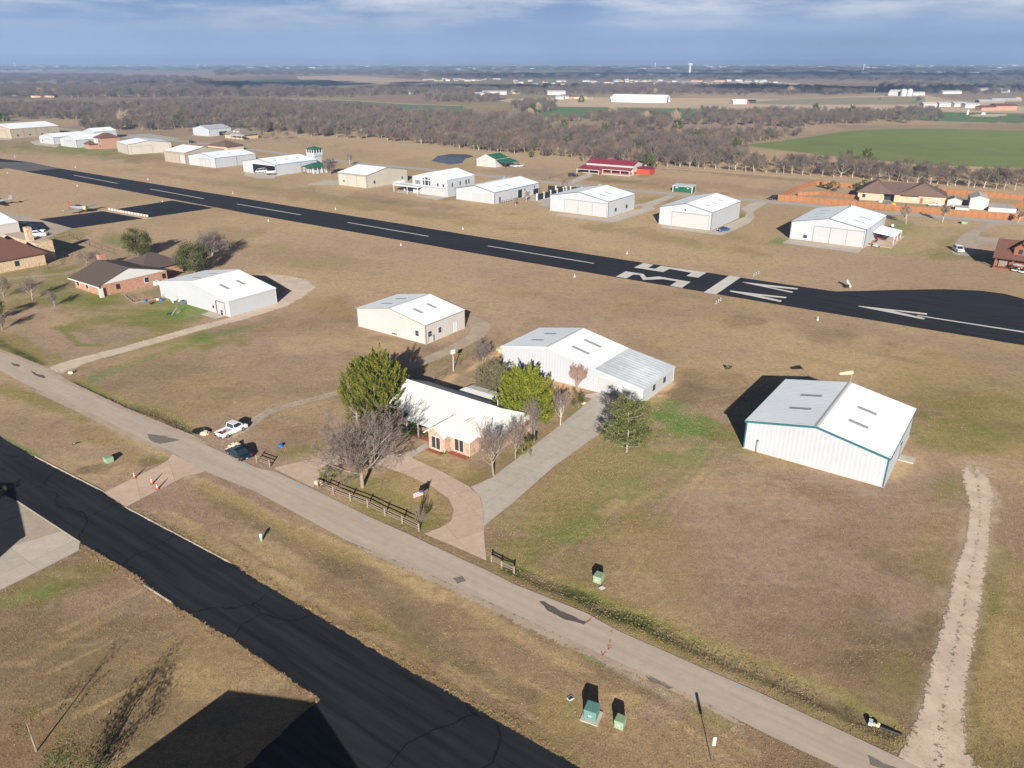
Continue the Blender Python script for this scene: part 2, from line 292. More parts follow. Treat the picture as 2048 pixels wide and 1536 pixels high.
M = dict(
 ground=mat_ground('ground_soil_and_grass'),
 runway=mat_asphalt('runway_asphalt', (.0195,.0205,.0255), RD, .5, .45), oldrun=mat_asphalt('old_runway', (.115,.11,.11), RD, .15, .3),
 taxi=mat_asphalt('taxiway_asphalt', (.016,.018,.023), RD, .5, .6, crackscale=.06),
 road=mat_asphalt('road_chipseal', (.42,.355,.295), RD, .10, 0), street=mat_asphalt('street_grey', (.38,.36,.335), RD, .08),
 pink=mat_slabs('pink_concrete', (.51,.39,.305), R(30), 4.5, 4.5), grey=mat_slabs('grey_concrete', (.44,.40,.35), R(54.4), 5, 3.6),
 pad=mat_slabs('pad_concrete', (.47,.42,.36), R(54.4), 5, 5), apron=mat_slabs('apron_concrete', (.40,.335,.27), R(54.4), 6, 6),
 gravel=mat_gravel('pale_gravel', (.62,.50,.405), (.54,.43,.34), grass=.2), gravel2=mat_gravel('brown_gravel', (.46,.375,.29), (.38,.31,.24), grass=.25),
 dirt=mat_gravel('dirt_track', (.48,.38,.27), (.40,.315,.22), 2.0), paint=None,
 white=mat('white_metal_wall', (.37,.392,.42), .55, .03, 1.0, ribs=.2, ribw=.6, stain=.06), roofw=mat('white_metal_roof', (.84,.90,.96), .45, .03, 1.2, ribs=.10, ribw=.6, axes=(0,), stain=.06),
 cream=mat('cream_metal_wall', (.38,.355,.305), .6, .03, 1.0, ribs=.25, ribw=.6, stain=.06), beige=mat('beige_metal_wall', (.32,.28,.215), .6, .03, 1.0, ribs=.25, ribw=.6, stain=.06),
 ivory=mat('ivory_metal_wall', (.42,.40,.385), .6, .03, 1.0, ribs=.28, ribw=.6, stain=.05),
 galv=mat('galvanised_roof', (.60,.65,.70), .5, .14, .8, metal=.0, ribs=.22, ribw=.9, axes=(0,), stain=.25), greyroof=mat('grey_metal_roof', (.42,.44,.47), .45, .08, 1.0, ribs=.5, ribw=.6),
 standing=mat('standing_seam_roof', (.63,.635,.61), .45, .04, 1.2, ribs=.14, ribw=.5, axes=(1,), stain=.07),
 trimgreen=mat_flat('green_trim', (.025,.105,.13), .4), trimblue=mat_flat('slate_trim', (.10,.12,.15), .4), trimdark=mat_flat('dark_trim', (.06,.055,.06), .5), trimwhite=mat_flat('white_trim', (.48,.49,.49), .5), trimtan=mat_flat('tan_trim', (.24,.19,.14), .5), trimred=mat_flat('rust_trim', (.22,.07,.04), .5),
 door=mat('white_door', (.355,.365,.37), .5, .03), sky=mat_flat('skylight_panel', (.30,.30,.31), .6), glass=mat_flat('window_glass', (.02,.03,.045), .12, spec=.6), screen=mat_flat('dark_screen', (.028,.022,.02), .7),
 dark=mat_flat('black_parts', (.012,.012,.014), .6), black=mat_flat('black_rubber', (.014,.014,.014), .8), chrome=mat_flat('bare_metal', (.5,.5,.52), .3, .8),
 brick=mat_brick('rose_brick', (.33,.17,.115), (.40,.24,.17), (.42,.36,.30)), brick2=mat_brick('red_brick', (.34,.15,.085), (.28,.12,.07), (.36,.28,.22)), tanbrick=mat_brick('tan_brick', (.47,.32,.215), (.42,.28,.19), (.46,.36,.28)), stone=mat_brick('buff_stone', (.46,.34,.22), (.34,.23,.14), (.46,.38,.28)),
 shingle=mat('brown_shingles', (.082,.062,.053), .9, .25, 3.0, bump=.3), shingred=mat('redbrown_shingles', (.125,.058,.042), .9, .25, 3.0, bump=.3), shingtan=mat('light_brown_shingles', (.12,.08,.065), .9, .2, 3.0, bump=.3), shinggrey=mat('grey_shingles', (.19,.165,.14), .9, .2, 3.0),
 redroof=mat('red_metal_roof', (.23,.03,.05), .45, .08, ribs=.5, ribw=.6), greenroof=mat('green_metal_roof', (.025,.115,.065), .45, .1, ribs=.5, ribw=.6), greenwall=mat('green_wall', (.006,.08,.045), .5, .08, ribs=.5, ribw=.6), redwall=mat('red_wainscot', (.33,.05,.03), .6, .1),
 cedarwood=mat('orange_fence_boards', (.28,.125,.05), .8, .25, 2.5), greywood=mat('weathered_wood', (.20,.165,.13), .85, .2, 4.0), brownwood=mat('stained_wood', (.20,.075,.04), .7, .15),
 bark=mat('pale_bark', (.22,.185,.15), .9, .25, 3.0), twig=mat('grey_twigs', (.185,.15,.13), .9, .15, island=.3), twigw=mat('wood_twigs', (.145,.118,.10), .9, var=.15, island=.35, inst=.9), twigpale=mat('pale_twigs', (.42,.33,.23), .9, .15, island=.2), twigpink=mat('pinkish_twigs', (.30,.20,.165), .9, .15, island=.25), palebark=mat('white_bark', (.42,.37,.30), .9, .15, 2.0), brush=mat('olive_brush', (.15,.135,.075), .9, .2, island=.45),
 cedar=mat_leaf('cedar_leaf', (.016,.042,.007), (.19,.175,.022)), cedaryellow=mat_leaf('yellow_cedar_leaf', (.055,.08,.008), (.20,.20,.022)), oak=mat_leaf('oak_leaf', (.035,.048,.014), (.105,.105,.03)), pine=mat_leaf('pine_needle', (.035,.06,.018), (.17,.175,.05)), shrub=mat_leaf('shrub_leaf', (.02,.07,.01), (.06,.13,.02)), farcedar=mat_leaf('dark_evergreen', (.03,.045,.012), (.10,.105,.025)),
 mulch=mat('red_mulch', (.25,.085,.045), .95, .2, 3.0), rock=mat('limestone', (.46,.385,.28), .9, .2, 4.0, bump=.5), utility=mat_flat('pale_green_cabinet', (.22,.31,.20), .5), utility2=mat_flat('teal_cabinet', (.10,.21,.19), .5), blue=mat_flat('blue_plastic', (.01,.14,.5), .5), orange=mat_flat('orange_plastic', (.75,.10,.03), .6), red=mat_flat('red_plastic', (.42,.02,.03), .5), yellow=mat_flat('yellow_paint', (.75,.48,.02), .3),
 carwhite=mat_flat('white_car_paint', (.68,.70,.73), .25), carnavy=mat_flat('dark_blue_car_paint', (.004,.018,.034), .18), carblue=mat_flat('blue_car_paint', (.01,.06,.22), .25), carblack=mat_flat('black_car_paint', (.015,.016,.02), .2), carsilver=mat_flat('silver_car_paint', (.35,.38,.42), .3, .4), tail=mat_flat('red_lens', (.35,.01,.02), .3), lamp=mat_flat('clear_lens', (.7,.72,.75), .15),
 teal=mat('teal_wheat', (.045,.13,.04), .95, .15, .03), pond=mat_flat('pond_water', (.03,.035,.05), .25, spec=.25),
)
mp_ = mat('white_road_paint', (.60,.58,.55), .7, .10, .8, stain=.12); M['paint'] = mp_
M['gravel_soft'] = mat_gravel('scattered_pale_gravel', (.60,.49,.40), (.50,.40,.32), soft=True); M['gravel2_soft'] = mat_gravel('scattered_brown_gravel', (.43,.35,.27), (.36,.29,.225), soft=True)
# ------------------------------------------------------------------ ground
def vnoise(X, Y, s, seed=0):
    """value noise on world metres, cell size s"""
    r = np.random.default_rng(seed); T = r.random((256, 256))
    x = X/s; y = Y/s; xi = np.floor(x).astype(int); yi = np.floor(y).astype(int); fx = x-xi; fy = y-yi
    fx = fx*fx*(3-2*fx); fy = fy*fy*(3-2*fy)
    a = T[xi % 256, yi % 256]; b = T[(xi+1) % 256, yi % 256]; c = T[xi % 256, (yi+1) % 256]; d = T[(xi+1) % 256, (yi+1) % 256]
    return (a*(1-fx)+b*fx)*(1-fy)+(c*(1-fx)+d*fx)*fy
def band_dist(X, Y, pts):
    best = np.full(X.shape, 1e9)
    for a, b in zip(pts, pts[1:]):
        dx, dy = b[0]-a[0], b[1]-a[1]; l2 = dx*dx+dy*dy+1e-9
        t = np.clip(((X-a[0])*dx+(Y-a[1])*dy)/l2, 0, 1)
        best = np.minimum(best, np.hypot(X-a[0]-t*dx, Y-a[1]-t*dy))
    return best
def smooth(e0, e1, x):
    t = np.clip((x-e0)/(e1-e0), 0, 1); return t*t*(3-2*t)
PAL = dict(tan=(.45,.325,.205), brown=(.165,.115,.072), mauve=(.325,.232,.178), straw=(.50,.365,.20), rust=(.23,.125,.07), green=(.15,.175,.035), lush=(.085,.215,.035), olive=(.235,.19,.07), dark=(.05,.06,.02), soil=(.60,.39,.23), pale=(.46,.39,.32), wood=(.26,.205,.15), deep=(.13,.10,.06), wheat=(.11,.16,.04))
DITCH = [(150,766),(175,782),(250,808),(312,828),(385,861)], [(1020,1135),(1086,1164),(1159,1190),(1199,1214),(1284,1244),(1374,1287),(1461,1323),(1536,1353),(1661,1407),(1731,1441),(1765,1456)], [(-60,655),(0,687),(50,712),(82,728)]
def build_ground():
    ys = list(np.arange(1640, 131, -3.0)); Yl = [-9000, -2500, -700, -200, -60, -20, 0, 15, 25, 33]+[G((1024, y)).y for y in ys]
    y0 = Yl[-1]
    while Yl[-1] < 42000: Yl.append(Yl[-1]*1.12)
    Yl = np.array(Yl)
    u = np.arange(-1.02, 1.0201, .0034); out = np.array([1.06, 1.15, 1.3, 1.6, 2.2, 4, 9]); u = np.concatenate([-out[::-1], u, out])
    X = u[None, :]*(np.abs(Yl)[:, None]*.925+34); Y = np.repeat(Yl[:, None], len(u), 1)
    px = 1024+FPX*X/np.maximum(Y*cos(TH)+HC*sin(TH), 5); py = 768-FPX*(Y*sin(TH)-HC*cos(TH))/np.maximum(Y*cos(TH)+HC*sin(TH), 5)
    Z = np.zeros_like(X)
    n1 = vnoise(X, Y, 9, 1); n2 = vnoise(X, Y, 3, 2); n3 = vnoise(X, Y, 40, 3); n4 = vnoise(X, Y, 1.2, 4); nb = .5*n1+.3*n2+.2*n4
    col = np.zeros(X.shape+(3,))
    def P(c): return np.array(PAL[c])
    def lay(c, wgt):
        col[:] = col*(1-wgt[..., None])+P(c)*wgt[..., None]
    col[:] = P('mauve')
    lay('brown', (1-smooth(52, 100, Y))*.9); lay('straw', smooth(.55, .85, vnoise(X, Y, 14, 31))*.5); lay('olive', smooth(.5, .85, .6*vnoise(X, Y, 22, 32)+.4*vnoise(X, Y, 6, 33))*.36); lay('brown', smooth(.55, .8, .6*vnoise(X, Y, 17, 34)+.4*vnoise(X, Y, 4, 35))*.6); lay('tan', smooth(110, 200, Y)*.6); lay('straw', smooth(215, 260, Y)*.45)  # near brown puts the foreground's vignette and view-angle darkening into the soil colour
    lay('olive', smooth(.4, .75, n3)*.3)
    lay('wood', smooth(430, 620, Y)*.8)
    def ell(c, x, y, rx, ry, s=1.0, rot=0, ragged=.9):
        a = R(rot); dx = (px-x); dy = (py-y); q = (dx*cos(a)+dy*sin(a))/rx; p = (-dx*sin(a)+dy*cos(a))/ry
        d = np.sqrt(q*q+p*p)+(nb-.5)*ragged*2
        lay(c, (1-smooth(.55, 1.15, d))*s*(py > 122))
    def band(c, pts, wd, s=1.0, ragged=.6):
        W = [G(p) for p in pts]; d = band_dist(X, Y, W)/wd+(nb-.5)*ragged*2
        lay(c, (1-smooth(.55, 1.2, d))*s)
    # field between the runway and the near houses
    ell('tan', 760, 560, 260, 70, .5, 8); ell('tan', 1500, 700, 420, 60, .45, 8); ell('straw', 1750, 720, 260, 45, .35, 8)
    ell('olive', 620, 520, 160, 26, .45, 8); ell('rust', 1180, 590, 190, 40, .22, 8); ell('rust', 640, 640, 170, 60, .2)
    ell('brown', 330, 790, 230, 80, .25, 12); ell('olive', 660, 620, 60, 20, .5); ell('tan', 930, 640, 180, 60, .4)
    ell('brown', 1400, 790, 110, 26, .6, 8); ell('brown', 1480, 640, 40, 12, .7); ell('rust', 1660, 600, 30, 6, .4)
    ell('rust', 690, 600, 22, 12, .4); ell('straw', 560, 560, 120, 30, .4)
    # beyond the runway
    ell('straw', 1250, 480, 420, 36, .5, 8); ell('olive', 700, 405, 330, 13, .65, 8); ell('olive', 1300, 470, 240, 12, .6, 9); ell('olive', 1450, 470, 90, 10, .5, 10)
    ell('green', 215, 305, 240, 14, .6, 5); ell('green', 60, 300, 160, 16, .45, 4); ell('lush', 160, 300, 60, 5, .5); ell('lush', 215, 304, 45, 5, .5)
    ell('tan', 100, 330, 220, 12, .5, 8); ell('straw', 300, 345, 260, 10, .5, 9); ell('rust', 330, 325, 130, 9, .35, 8)
    ell('green', 620, 340, 60, 6, .55); ell('green', 900, 395, 40, 6, .7); ell('straw', 740, 285, 260, 22, .65, 8); ell('straw', 560, 290, 90, 20, .4)
    ell('brown', 800, 402, 160, 7, .45, 8); ell('brown', 400, 360, 160, 6, .35, 8)
    ell('green', 1850, 480, 120, 34, .5); ell('lush', 1812, 455, 40, 16, .5, 10); ell('lush', 1787, 497, 32, 10, .5); ell('lush', 1558, 482, 30, 9, .8); ell('green', 1920, 512, 90, 9, .8)
    ell('straw', 1850, 470, 110, 26, .5, -20); ell('green', 1480, 435, 22, 7, .8, -25); ell('green', 1310, 400, 40, 8, .5); ell('green', 1235, 402, 30, 6, .4, -20)
    ell('green', 1800, 410, 120, 10, .4); ell('tan', 1250, 350, 300, 18, .6, 8); ell('rust', 1420, 372, 190, 9, .35, 6); ell('rust', 1240, 365, 200, 5, .5, 6); ell('green', 1210, 358, 90, 6, .55, 6); ell('lush', 1295, 350, 25, 4, .7)
    ell('mauve', 1620, 385, 120, 12, .6, 4); ell('deep', 1500, 352, 260, 3, .5, 5); ell('mauve', 1060, 348, 90, 14, .8, 6)
    ell('olive', 430, 300, 60, 8, .4); ell('straw', 60, 240, 120, 12, .4); ell('tan', 100, 232, 160, 10, .5)
    # near the left houses
    ell('green', 250, 640, 190, 62, .85, 6); ell('green', 160, 560, 110, 40, .7, 12); ell('green', 240, 478, 50, 14, .7); ell('lush', 225, 480, 26, 8, .6); ell('green', 130, 470, 50, 30, .6)
    ell('mauve', 220, 672, 80, 22, .75, -8); ell('mauve', 70, 640, 70, 26, .6); ell('rust', 70, 612, 60, 8, .4, 10); ell('green', 330, 590, 50, 24, .7); ell('lush', 380, 625, 60, 14, .5); ell('olive', 60, 700, 120, 18, .8, 20)
    ell('lush', 240, 705, 90, 8, .4, -14); ell('green', 30, 570, 60, 50, .5); ell('olive', 470, 470, 60, 20, .5)
    band('green', [(118,655),(160,690),(205,692)], .8, .8); band('green', [(118,655),(240,640),(300,628)], 1.4, .8); band('lush', [(160,770),(240,735),(420,672),(520,650)], 1.6, .5)
    band('pale', [(0,560),(60,553),(130,547),(190,530)], 1.3, .5)
    # lawns round the brick house in the middle
    ell('soil', 900, 757, 66, 12, .95, -25); ell('soil', 940, 740, 34, 9, .9, -30); ell('soil', 1110, 765, 75, 11, .95, 16); ell('soil', 1330, 772, 24, 12, .9, -30); ell('soil', 1303, 800, 30, 10, .9, -12); ell('straw', 1330, 770, 26, 10, .5)
    ell('soil', 985, 715, 20, 10, .8); ell('olive', 885, 722, 90, 16, .6, -25); ell('deep', 900, 790, 90, 16, .7, 18)
    ell('brown', 620, 870, 130, 40, .5, -12); ell('green', 600, 905, 60, 14, .55, -10); ell('rust', 560, 860, 60, 22, .4); ell('olive', 820, 1000, 110, 55, .75, 20); ell('straw', 830, 985, 60, 26, .4, 20); ell('green', 720, 960, 50, 14, .6); ell('green', 860, 1040, 70, 22, .5, 20); ell('deep', 690, 930, 34, 8, .6)
    ell('straw', 890, 930, 60, 20, .45, 20); ell('olive', 960, 955, 60, 22, .6, -20); ell('rust', 730, 880, 60, 18, .4)
    ell('olive', 1100, 870, 90, 24, .6, -42); ell('green', 1150, 815, 34, 12, .6, -35)
    # green seepage patches right of the long drive
    ell('straw', 1250, 960, 190, 70, .55, -20); ell('green', 1230, 925, 110, 44, .75, 20); ell('lush', 1385, 850, 95, 26, .8, 14); ell('lush', 1360, 862, 52, 16, .6, 10); ell('lush', 1300, 925, 60, 24, .75); ell('rust', 1290, 965, 60, 14, .85, 12); ell('rust', 1445, 870, 60, 22, .65); ell('lush', 1255, 972, 32, 16, .7, 30); ell('lush', 1395, 905, 34, 26, .6, -45); ell('lush', 1340, 810, 60, 12, .5, 10)
    ell('green', 1120, 1050, 130, 44, .7, 10); ell('rust', 1130, 1020, 50, 10, .75); ell('lush', 1180, 1012, 30, 9, .6); ell('green', 1040, 1100, 60, 34, .6, 20); ell('lush', 1160, 1060, 40, 24, .45, -30); ell('mauve', 1040, 1000, 60, 18, .5, -30); ell('lush', 1330, 985, 60, 12, .4, -30)
    ell('olive', 1560, 905, 170, 30, .7, 14); ell('green', 1890, 870, 110, 46, .65, 10); ell('lush', 1960, 880, 60, 22, .35); ell('green', 1900, 975, 60, 40, .6); ell('olive', 2000, 860, 130, 70, .5); ell('straw', 1790, 940, 40, 24, .5)
    ell('mauve', 1560, 1130, 290, 130, .7, 22); ell('brown', 1700, 1330, 170, 110, .45, 25); ell('olive', 1790, 1350, 60, 90, .55, -15); ell('olive', 2000, 1340, 80, 260, .75, 10); ell('green', 1985, 1180, 30, 120, .5, 10); ell('straw', 2020, 1330, 60, 120, .35); ell('olive', 1860, 1100, 40, 150, .5, 8); ell('straw', 1560, 1010, 200, 34, .4, 15)
    ell('pale', 1955, 940, 46, 24, .7, 20); ell('pale', 1975, 1010, 28, 60, .85, 12); ell('lush', 1610, 1152, 34, 8, .6)
    # tyre tracks, mower lines and drag marks
    tr_ = np.random.default_rng(77)
    for pts in ([(500,843),(560,818),(640,797),(740,768)], [(505,853),(566,828),(648,806),(745,778)], [(1236,1150),(1330,1010),(1430,885)], [(1262,1158),(1356,1018),(1450,895)], [(1100,1120),(1180,1060),(1300,960)], [(150,725),(300,690),(420,660)], [(690,560),(900,590),(1150,640)], [(700,566),(905,597),(1150,648)], [(1880,880),(1930,960)], [(1400,800),(1500,780),(1620,720)]):
        band('straw', pts, .35, .3, .5); band('deep', [(x+4, y+4) for x, y in pts], .3, .22, .5)
    for k in range(46):
        x0 = tr_.uniform(250, 1250); y0 = np.interp(x0, [250, 1250], [1040, 1500])+tr_.uniform(-60, 10); l_ = tr_.uniform(60, 220)
        band(['deep', 'straw', 'olive', 'rust'][k % 4], [(x0, y0), (x0+l_*.5, y0+l_*.29+tr_.uniform(-4, 4)), (x0+l_, y0+l_*.585)], tr_.uniform(.25, .7), tr_.uniform(.25, .5), .5)
    for k in range(44):
        x0 = tr_.uniform(420, 1900); y0 = tr_.uniform(540, 1000); l_ = tr_.uniform(50, 200)
        band(['deep', 'straw', 'olive', 'rust'][k % 4], [(x0, y0), (x0+l_, y0+l_*.20)], tr_.uniform(.5, 1.6), tr_.uniform(.15, .35), .7)
    for k in range(30):
        x0 = tr_.uniform(0, 300); y0 = tr_.uniform(1180, 1480); l_ = tr_.uniform(80, 200)
        band(['deep', 'straw', 'olive'][k % 3], [(x0, y0), (x0+l_, y0-l_*.5)], tr_.uniform(.2, .6), tr_.uniform(.2, .45), .5)
    ell('mauve', 1560, 1130, 300, 130, .75, 22); ell('brown', 1640, 1250, 220, 80, .5, 24); ell('lush', 1160, 1060, 60, 26, .35, -30); ell('green', 1220, 940, 120, 60, .5, -35); ell('olive', 1330, 1080, 90, 130, .5, -35); ell('olive', 1150, 960, 200, 60, .45, -38); ell('green', 1480, 880, 120, 16, .4, 12); ell('olive', 1930, 780, 160, 60, .5, 8); ell('green', 1300, 1010, 170, 14, .35, -38)
    band('pale', [(1957,1030),(1950,1100),(1934,1180),(1920,1240),(1903,1310),(1890,1370),(1883,1430),(1878,1490)], 1.9, .4, .8)
    ell('green', 1330, 880, 230, 60, .35, 5); ell('green', 800, 1020, 120, 50, .45, 22); ell('lush', 1370, 855, 80, 30, .5, 10); ell('lush', 1250, 980, 60, 26, .35, 10); ell('olive', 1240, 1090, 170, 70, .4, -20); ell('green', 1130, 1060, 120, 44, .5, -15); ell('green', 1950, 850, 150, 70, .35, 0); ell('lush', 1120, 1075, 60, 12, .35, 20)
    # verges, ditches
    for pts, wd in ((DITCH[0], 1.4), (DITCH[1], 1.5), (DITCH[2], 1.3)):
        band('olive', pts, wd*1.5, .8); band('green', pts, wd, .9, .4); band('dark', pts, wd*.62, .9, .5)  # green weeds, with the ditch's shade painted dark along the centre
    band('straw', [(100,765),(260,870),(345,908)], 1.5, .6); band('green', [(0,775),(90,805),(170,840)], 1.4, .7); band('lush', [(0,880),(70,915)], 1.0, .8)
    band('straw', [(380,955),(560,1045),(760,1130),(880,1190)], 1.2, .7); band('olive', [(400,975),(520,1035),(700,1120)], 1.6, .6); band('deep', [(440,1010),(560,1075),(700,1150),(800,1210)], 1.1, .6); band('olive', [(260,1030),(460,1140),(700,1290),(1000,1450),(1150,1530)], 1.6, .65); band('straw', [(900,1190),(1100,1310),(1250,1390),(1500,1510)], 1.0, .5); band('pale', [(1180,1310),(1290,1370),(1480,1460)], .5, .6)
    band('lush', [(1165,1310),(1200,1325)], .5, .7); band('deep', [(860,1260),(980,1350),(1080,1400)], 1.1, .5); band('green', [(1380,1415),(1450,1450)], .8, .6); band('deep', [(1180,1330),(1320,1400),(1420,1470),(1500,1520)], .8, .5)
    ell('olive', 1120, 1430, 90, 50, .75, 40); ell('deep', 1150, 1480, 60, 18, .7, -20); ell('deep', 1180, 1360, 60, 14, .5, 20); ell('green', 1145, 1425, 40, 30, .5); ell('mauve', 1330, 1420, 90, 40, .5)
    ell('olive', 210, 880, 120, 26, .5, 25); ell('deep', 180, 938, 60, 8, .7, -12); ell('mauve', 190, 905, 60, 16, .6); ell('deep', 300, 925, 22, 8, .8); ell('green', 320, 920, 30, 10, .5)
    ell('green', 60, 1180, 150, 34, .6, -18); ell('lush', 50, 1195, 60, 14, .35, -18); ell('deep', 210, 1260, 180, 14, .55, -30); ell('deep', 60, 1330, 100, 12, .6, -28); ell('rust', 60, 1480, 120, 60, .45); ell('straw', 430, 1360, 110, 40, .4); ell('olive', 320, 1340, 120, 60, .4); ell('mauve', 250, 1210, 120, 30, .5); ell('rust', 480, 1330, 40, 24, .5)
    # clearings and far country
    ell('rust', 1180, 264, 70, 6, .8); ell('mauve', 1440, 252, 90, 8, .8); ell('soil', 1610, 258, 90, 8, .4); ell('tan', 1700, 245, 400, 5, .7)
    far = smooth(700, 1000, Y); bandn = vnoise(X*.35, Y*.16, 90, 11); fld = vnoise(X*.25, Y*.13, 130, 12)
    lay('wood', far*.9); lay('deep', far*smooth(.45, .6, bandn)*.65); lay('tan', far*smooth(.66, .74, fld)*.7); lay('wheat', far*smooth(.70, .76, vnoise(X*.2, Y*.1, 150, 13))*.45)
    # relief: roadside ditches and a slight swell of the lawns
    for pts, wd in ((DITCH[0], 1.3), (DITCH[1], 1.5)):
        d = band_dist(X, Y, [G(p) for p in pts]); Z -= .20*np.exp(-(d/(wd*.62))**2)
    Z -= .02*n2*(Y < 120)
    Z[Y > 2600] = Z[Y > 2600]
    nr, nc = X.shape; V = np.stack([X, Y, Z], -1).reshape(-1, 3)
    idx = np.arange(nr*nc).reshape(nr, nc); F = np.stack([idx[:-1, :-1], idx[:-1, 1:], idx[1:, 1:], idx[1:, :-1]], -1).reshape(-1, 4)
    me = npmesh('ground', V, F)
    ca = me.color_attributes.new('soil', 'FLOAT_COLOR', 'POINT')
    ca.data.foreach_set('color', np.concatenate([col.reshape(-1, 3), np.ones((nr*nc, 1))], 1).astype(np.float32).ravel())
    tag(mkobj('ground', me, M['ground']), kind='structure')
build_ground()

def dens(pts, step, jit, closed=True):
    out = []; n = len(pts); sl = 0.0; ph = random.uniform(0, 50)
    for i in range(n if closed else n-1):
        a, b = Vector(pts[i]), Vector(pts[(i+1) % n]); L = (b-a).length; k = min(900, max(1, int(L/step))); d = (b-a).normalized() if L > 0 else Vector((1,0,0)); nrm = Vector((-d.y, d.x, 0))
        for j in range(k):
            q = a.lerp(b, j/k); sl = .86*sl+.5*random.gauss(0, 1)*jit
            if j and jit: q = q+nrm*(sl+random.gauss(0, jit*.35))*min(1, j/3, (k-j)/3)
            out.append(q)
    return out
SHEETS = []
def soft_ribbon(name, px, widths, z, m_, ruts=0.25, amp=1.0):
    """loose gravel laid as a strip whose edge breaks up into the grass"""
    W = [G(p) for p in px]; cs = []; ws = []
    for i, (a, b) in enumerate(zip(W, W[1:])):
        k = max(1, int((b-a).length/1.2))
        for j in range(k): cs.append(a.lerp(b, j/k)); ws.append(widths[i]+(widths[i+1]-widths[i])*j/k)
    cs.append(W[-1]); ws.append(widths[-1]); n = len(cs); nc = 13; V = []; E = []
    for i in range(n):
        d = (cs[min(i+1, n-1)]-cs[max(i-1, 0)]).normalized(); nr = Vector((-d.y, d.x, 0)); end = min(1, i/3, (n-1-i)/3)
        for k in range(nc):
            s = -1+2*k/(nc-1); p = cs[i]+nr*s*ws[i]*.62; V.append((p.x, p.y, z)); E.append((.95-1.15*abs(s)**2.2-ruts*math.exp(-(s/.24)**2))*amp-(1-end)*.5)
    idx = np.arange(n*nc).reshape(n, nc); F = np.stack([idx[:-1, :-1], idx[1:, :-1], idx[1:, 1:], idx[:-1, 1:]], -1).reshape(-1, 4)
    me = npmesh(name, np.array(V), F); at = me.attributes.new('edge', 'FLOAT', 'POINT'); at.data.foreach_set('value', np.array(E, np.float32)); me.materials.append(m_)
    o = bpy.data.objects.new(name, me); C.objects.link(o); o['kind'] = 'structure'; return o
def sheet(name, px, z, m, jit=0.0, step=1.0, kind='structure', parent=None, label=None):
    pts = [G(p) for p in px]; pts = dens(pts, step, jit) if jit else pts
    pts = [Vector((p.x, p.y, z)) for p in pts]
    SHEETS.append([(G(p).x, G(p).y) for p in px])
    a = sum(p.x*q.y-q.x*p.y for p, q in zip(pts, pts[1:]+pts[:1]))
    if a < 0: pts = pts[::-1]
    me = bpy.data.meshes.new(name); me.from_pydata([tuple(p) for p in pts], [], [tuple(range(len(pts)))])
    return tag(mkobj(name, me, m, parent), kind=kind, label=label)
sheet('field', [(1488,290),(1560,283),(1625,273),(1700,262),(1780,257.5),(1900,258),(2150,264),(2260,345),(2048,336),(1850,330),(1700,316),(1560,300)], .05, mat('winter_wheat', (.16,.205,.045), .95, .12, .05, stain=.15), .6, 6)
sheet('field', [(1062,234),(1085,225),(1104,214),(1280,216),(1449,219.5),(1749,221.5),(2048,228),(2160,232),(2160,248),(2048,246),(1900,243),(1700,235),(1300,237)], .05, mat('winter_wheat_far', (.10,.17,.06), .95, .12, .05), .8, 8)
sheet('field', [(350,197.5),(512,198.5),(700,202),(830,210),(925,212),(932,233),(880,226),(760,218),(700,208),(512,203),(350,202)], .05, mat('wheat_strip', (.12,.16,.07), .95, .12, .03), .8, 8)
sheet('field', [(980,198),(1200,195),(1500,196.5),(1560,199),(1700,193),(1850,190),(1900,200),(2048,214),(2048,226),(1749,220.5),(1104,212.6),(1040,208)], .04, mat('dry_hay_field', (.50,.38,.25), .95, .12, .03), 1.0, 10)
sheet('field', [(1560,199.5),(1700,195),(1850,193),(1855,209),(1560,209.5),(1480,206)], .09, mat('olive_field', (.27,.24,.14), .95, .12, .03), 1.0, 10)
sheet('field', [(1700,221.5),(1790,222),(1790,226),(1720,226)], .02, M['dirt'])
sheet('field', [(590,152.5),(700,151.5),(850,160),(852,168.5),(760,168),(600,159)], .04, mat('dry_stubble', (.46,.33,.23), .95, .1, .01), 2, 20)
sheet('field', [(430,163),(560,158.5),(660,160),(700,169),(600,176),(512,177.5),(440,173)], .04, mat('painted_cloud_shadow', (.035,.085,.035), .95, .15, .01), 3, 20)  # dark teal sheet: a cloud's shadow painted onto the far land
sheet('field', [(0,135.5),(110,136.5),(155,141),(0,143)], .04, mat('dry_stubble_two', (.42,.33,.24), .95, .1, .01), 3, 25)
sheet('field', [(170,133.5),(420,136),(430,139),(170,138)], .04, mat('far_green', (.07,.14,.06), .95, .1, .01), 3, 25)
sheet('field', [(700,196),(940,186),(1020,192),(1010,199),(850,208)], .04, mat('ploughed_red_field', (.27,.17,.12), .95, .12, .02), 1.5, 15)
sheet('field', [(1850,160.5),(2048,161),(2150,164),(2150,176),(2048,175),(1960,170)], .04, mat('far_pasture', (.09,.15,.05), .95, .12, .02), 1.5, 15)
sheet('field', [(1260,160.5),(1550,163),(1640,170),(1500,171),(1260,166)], .04, mat('bare_plot', (.46,.37,.29), .95, .1, .02), 1.5, 15)
sheet('field', [(1160,146.5),(1450,149.5),(1440,152),(1160,149.5)], .04, mat('bare_plot_two', (.46,.36,.27), .95, .1, .02), 1.5, 25)
sheet('field', [(720,217),(735,215.5),(790,217.5),(797,222.5),(722,224.5)], .06, M['dirt'], .5, 5)
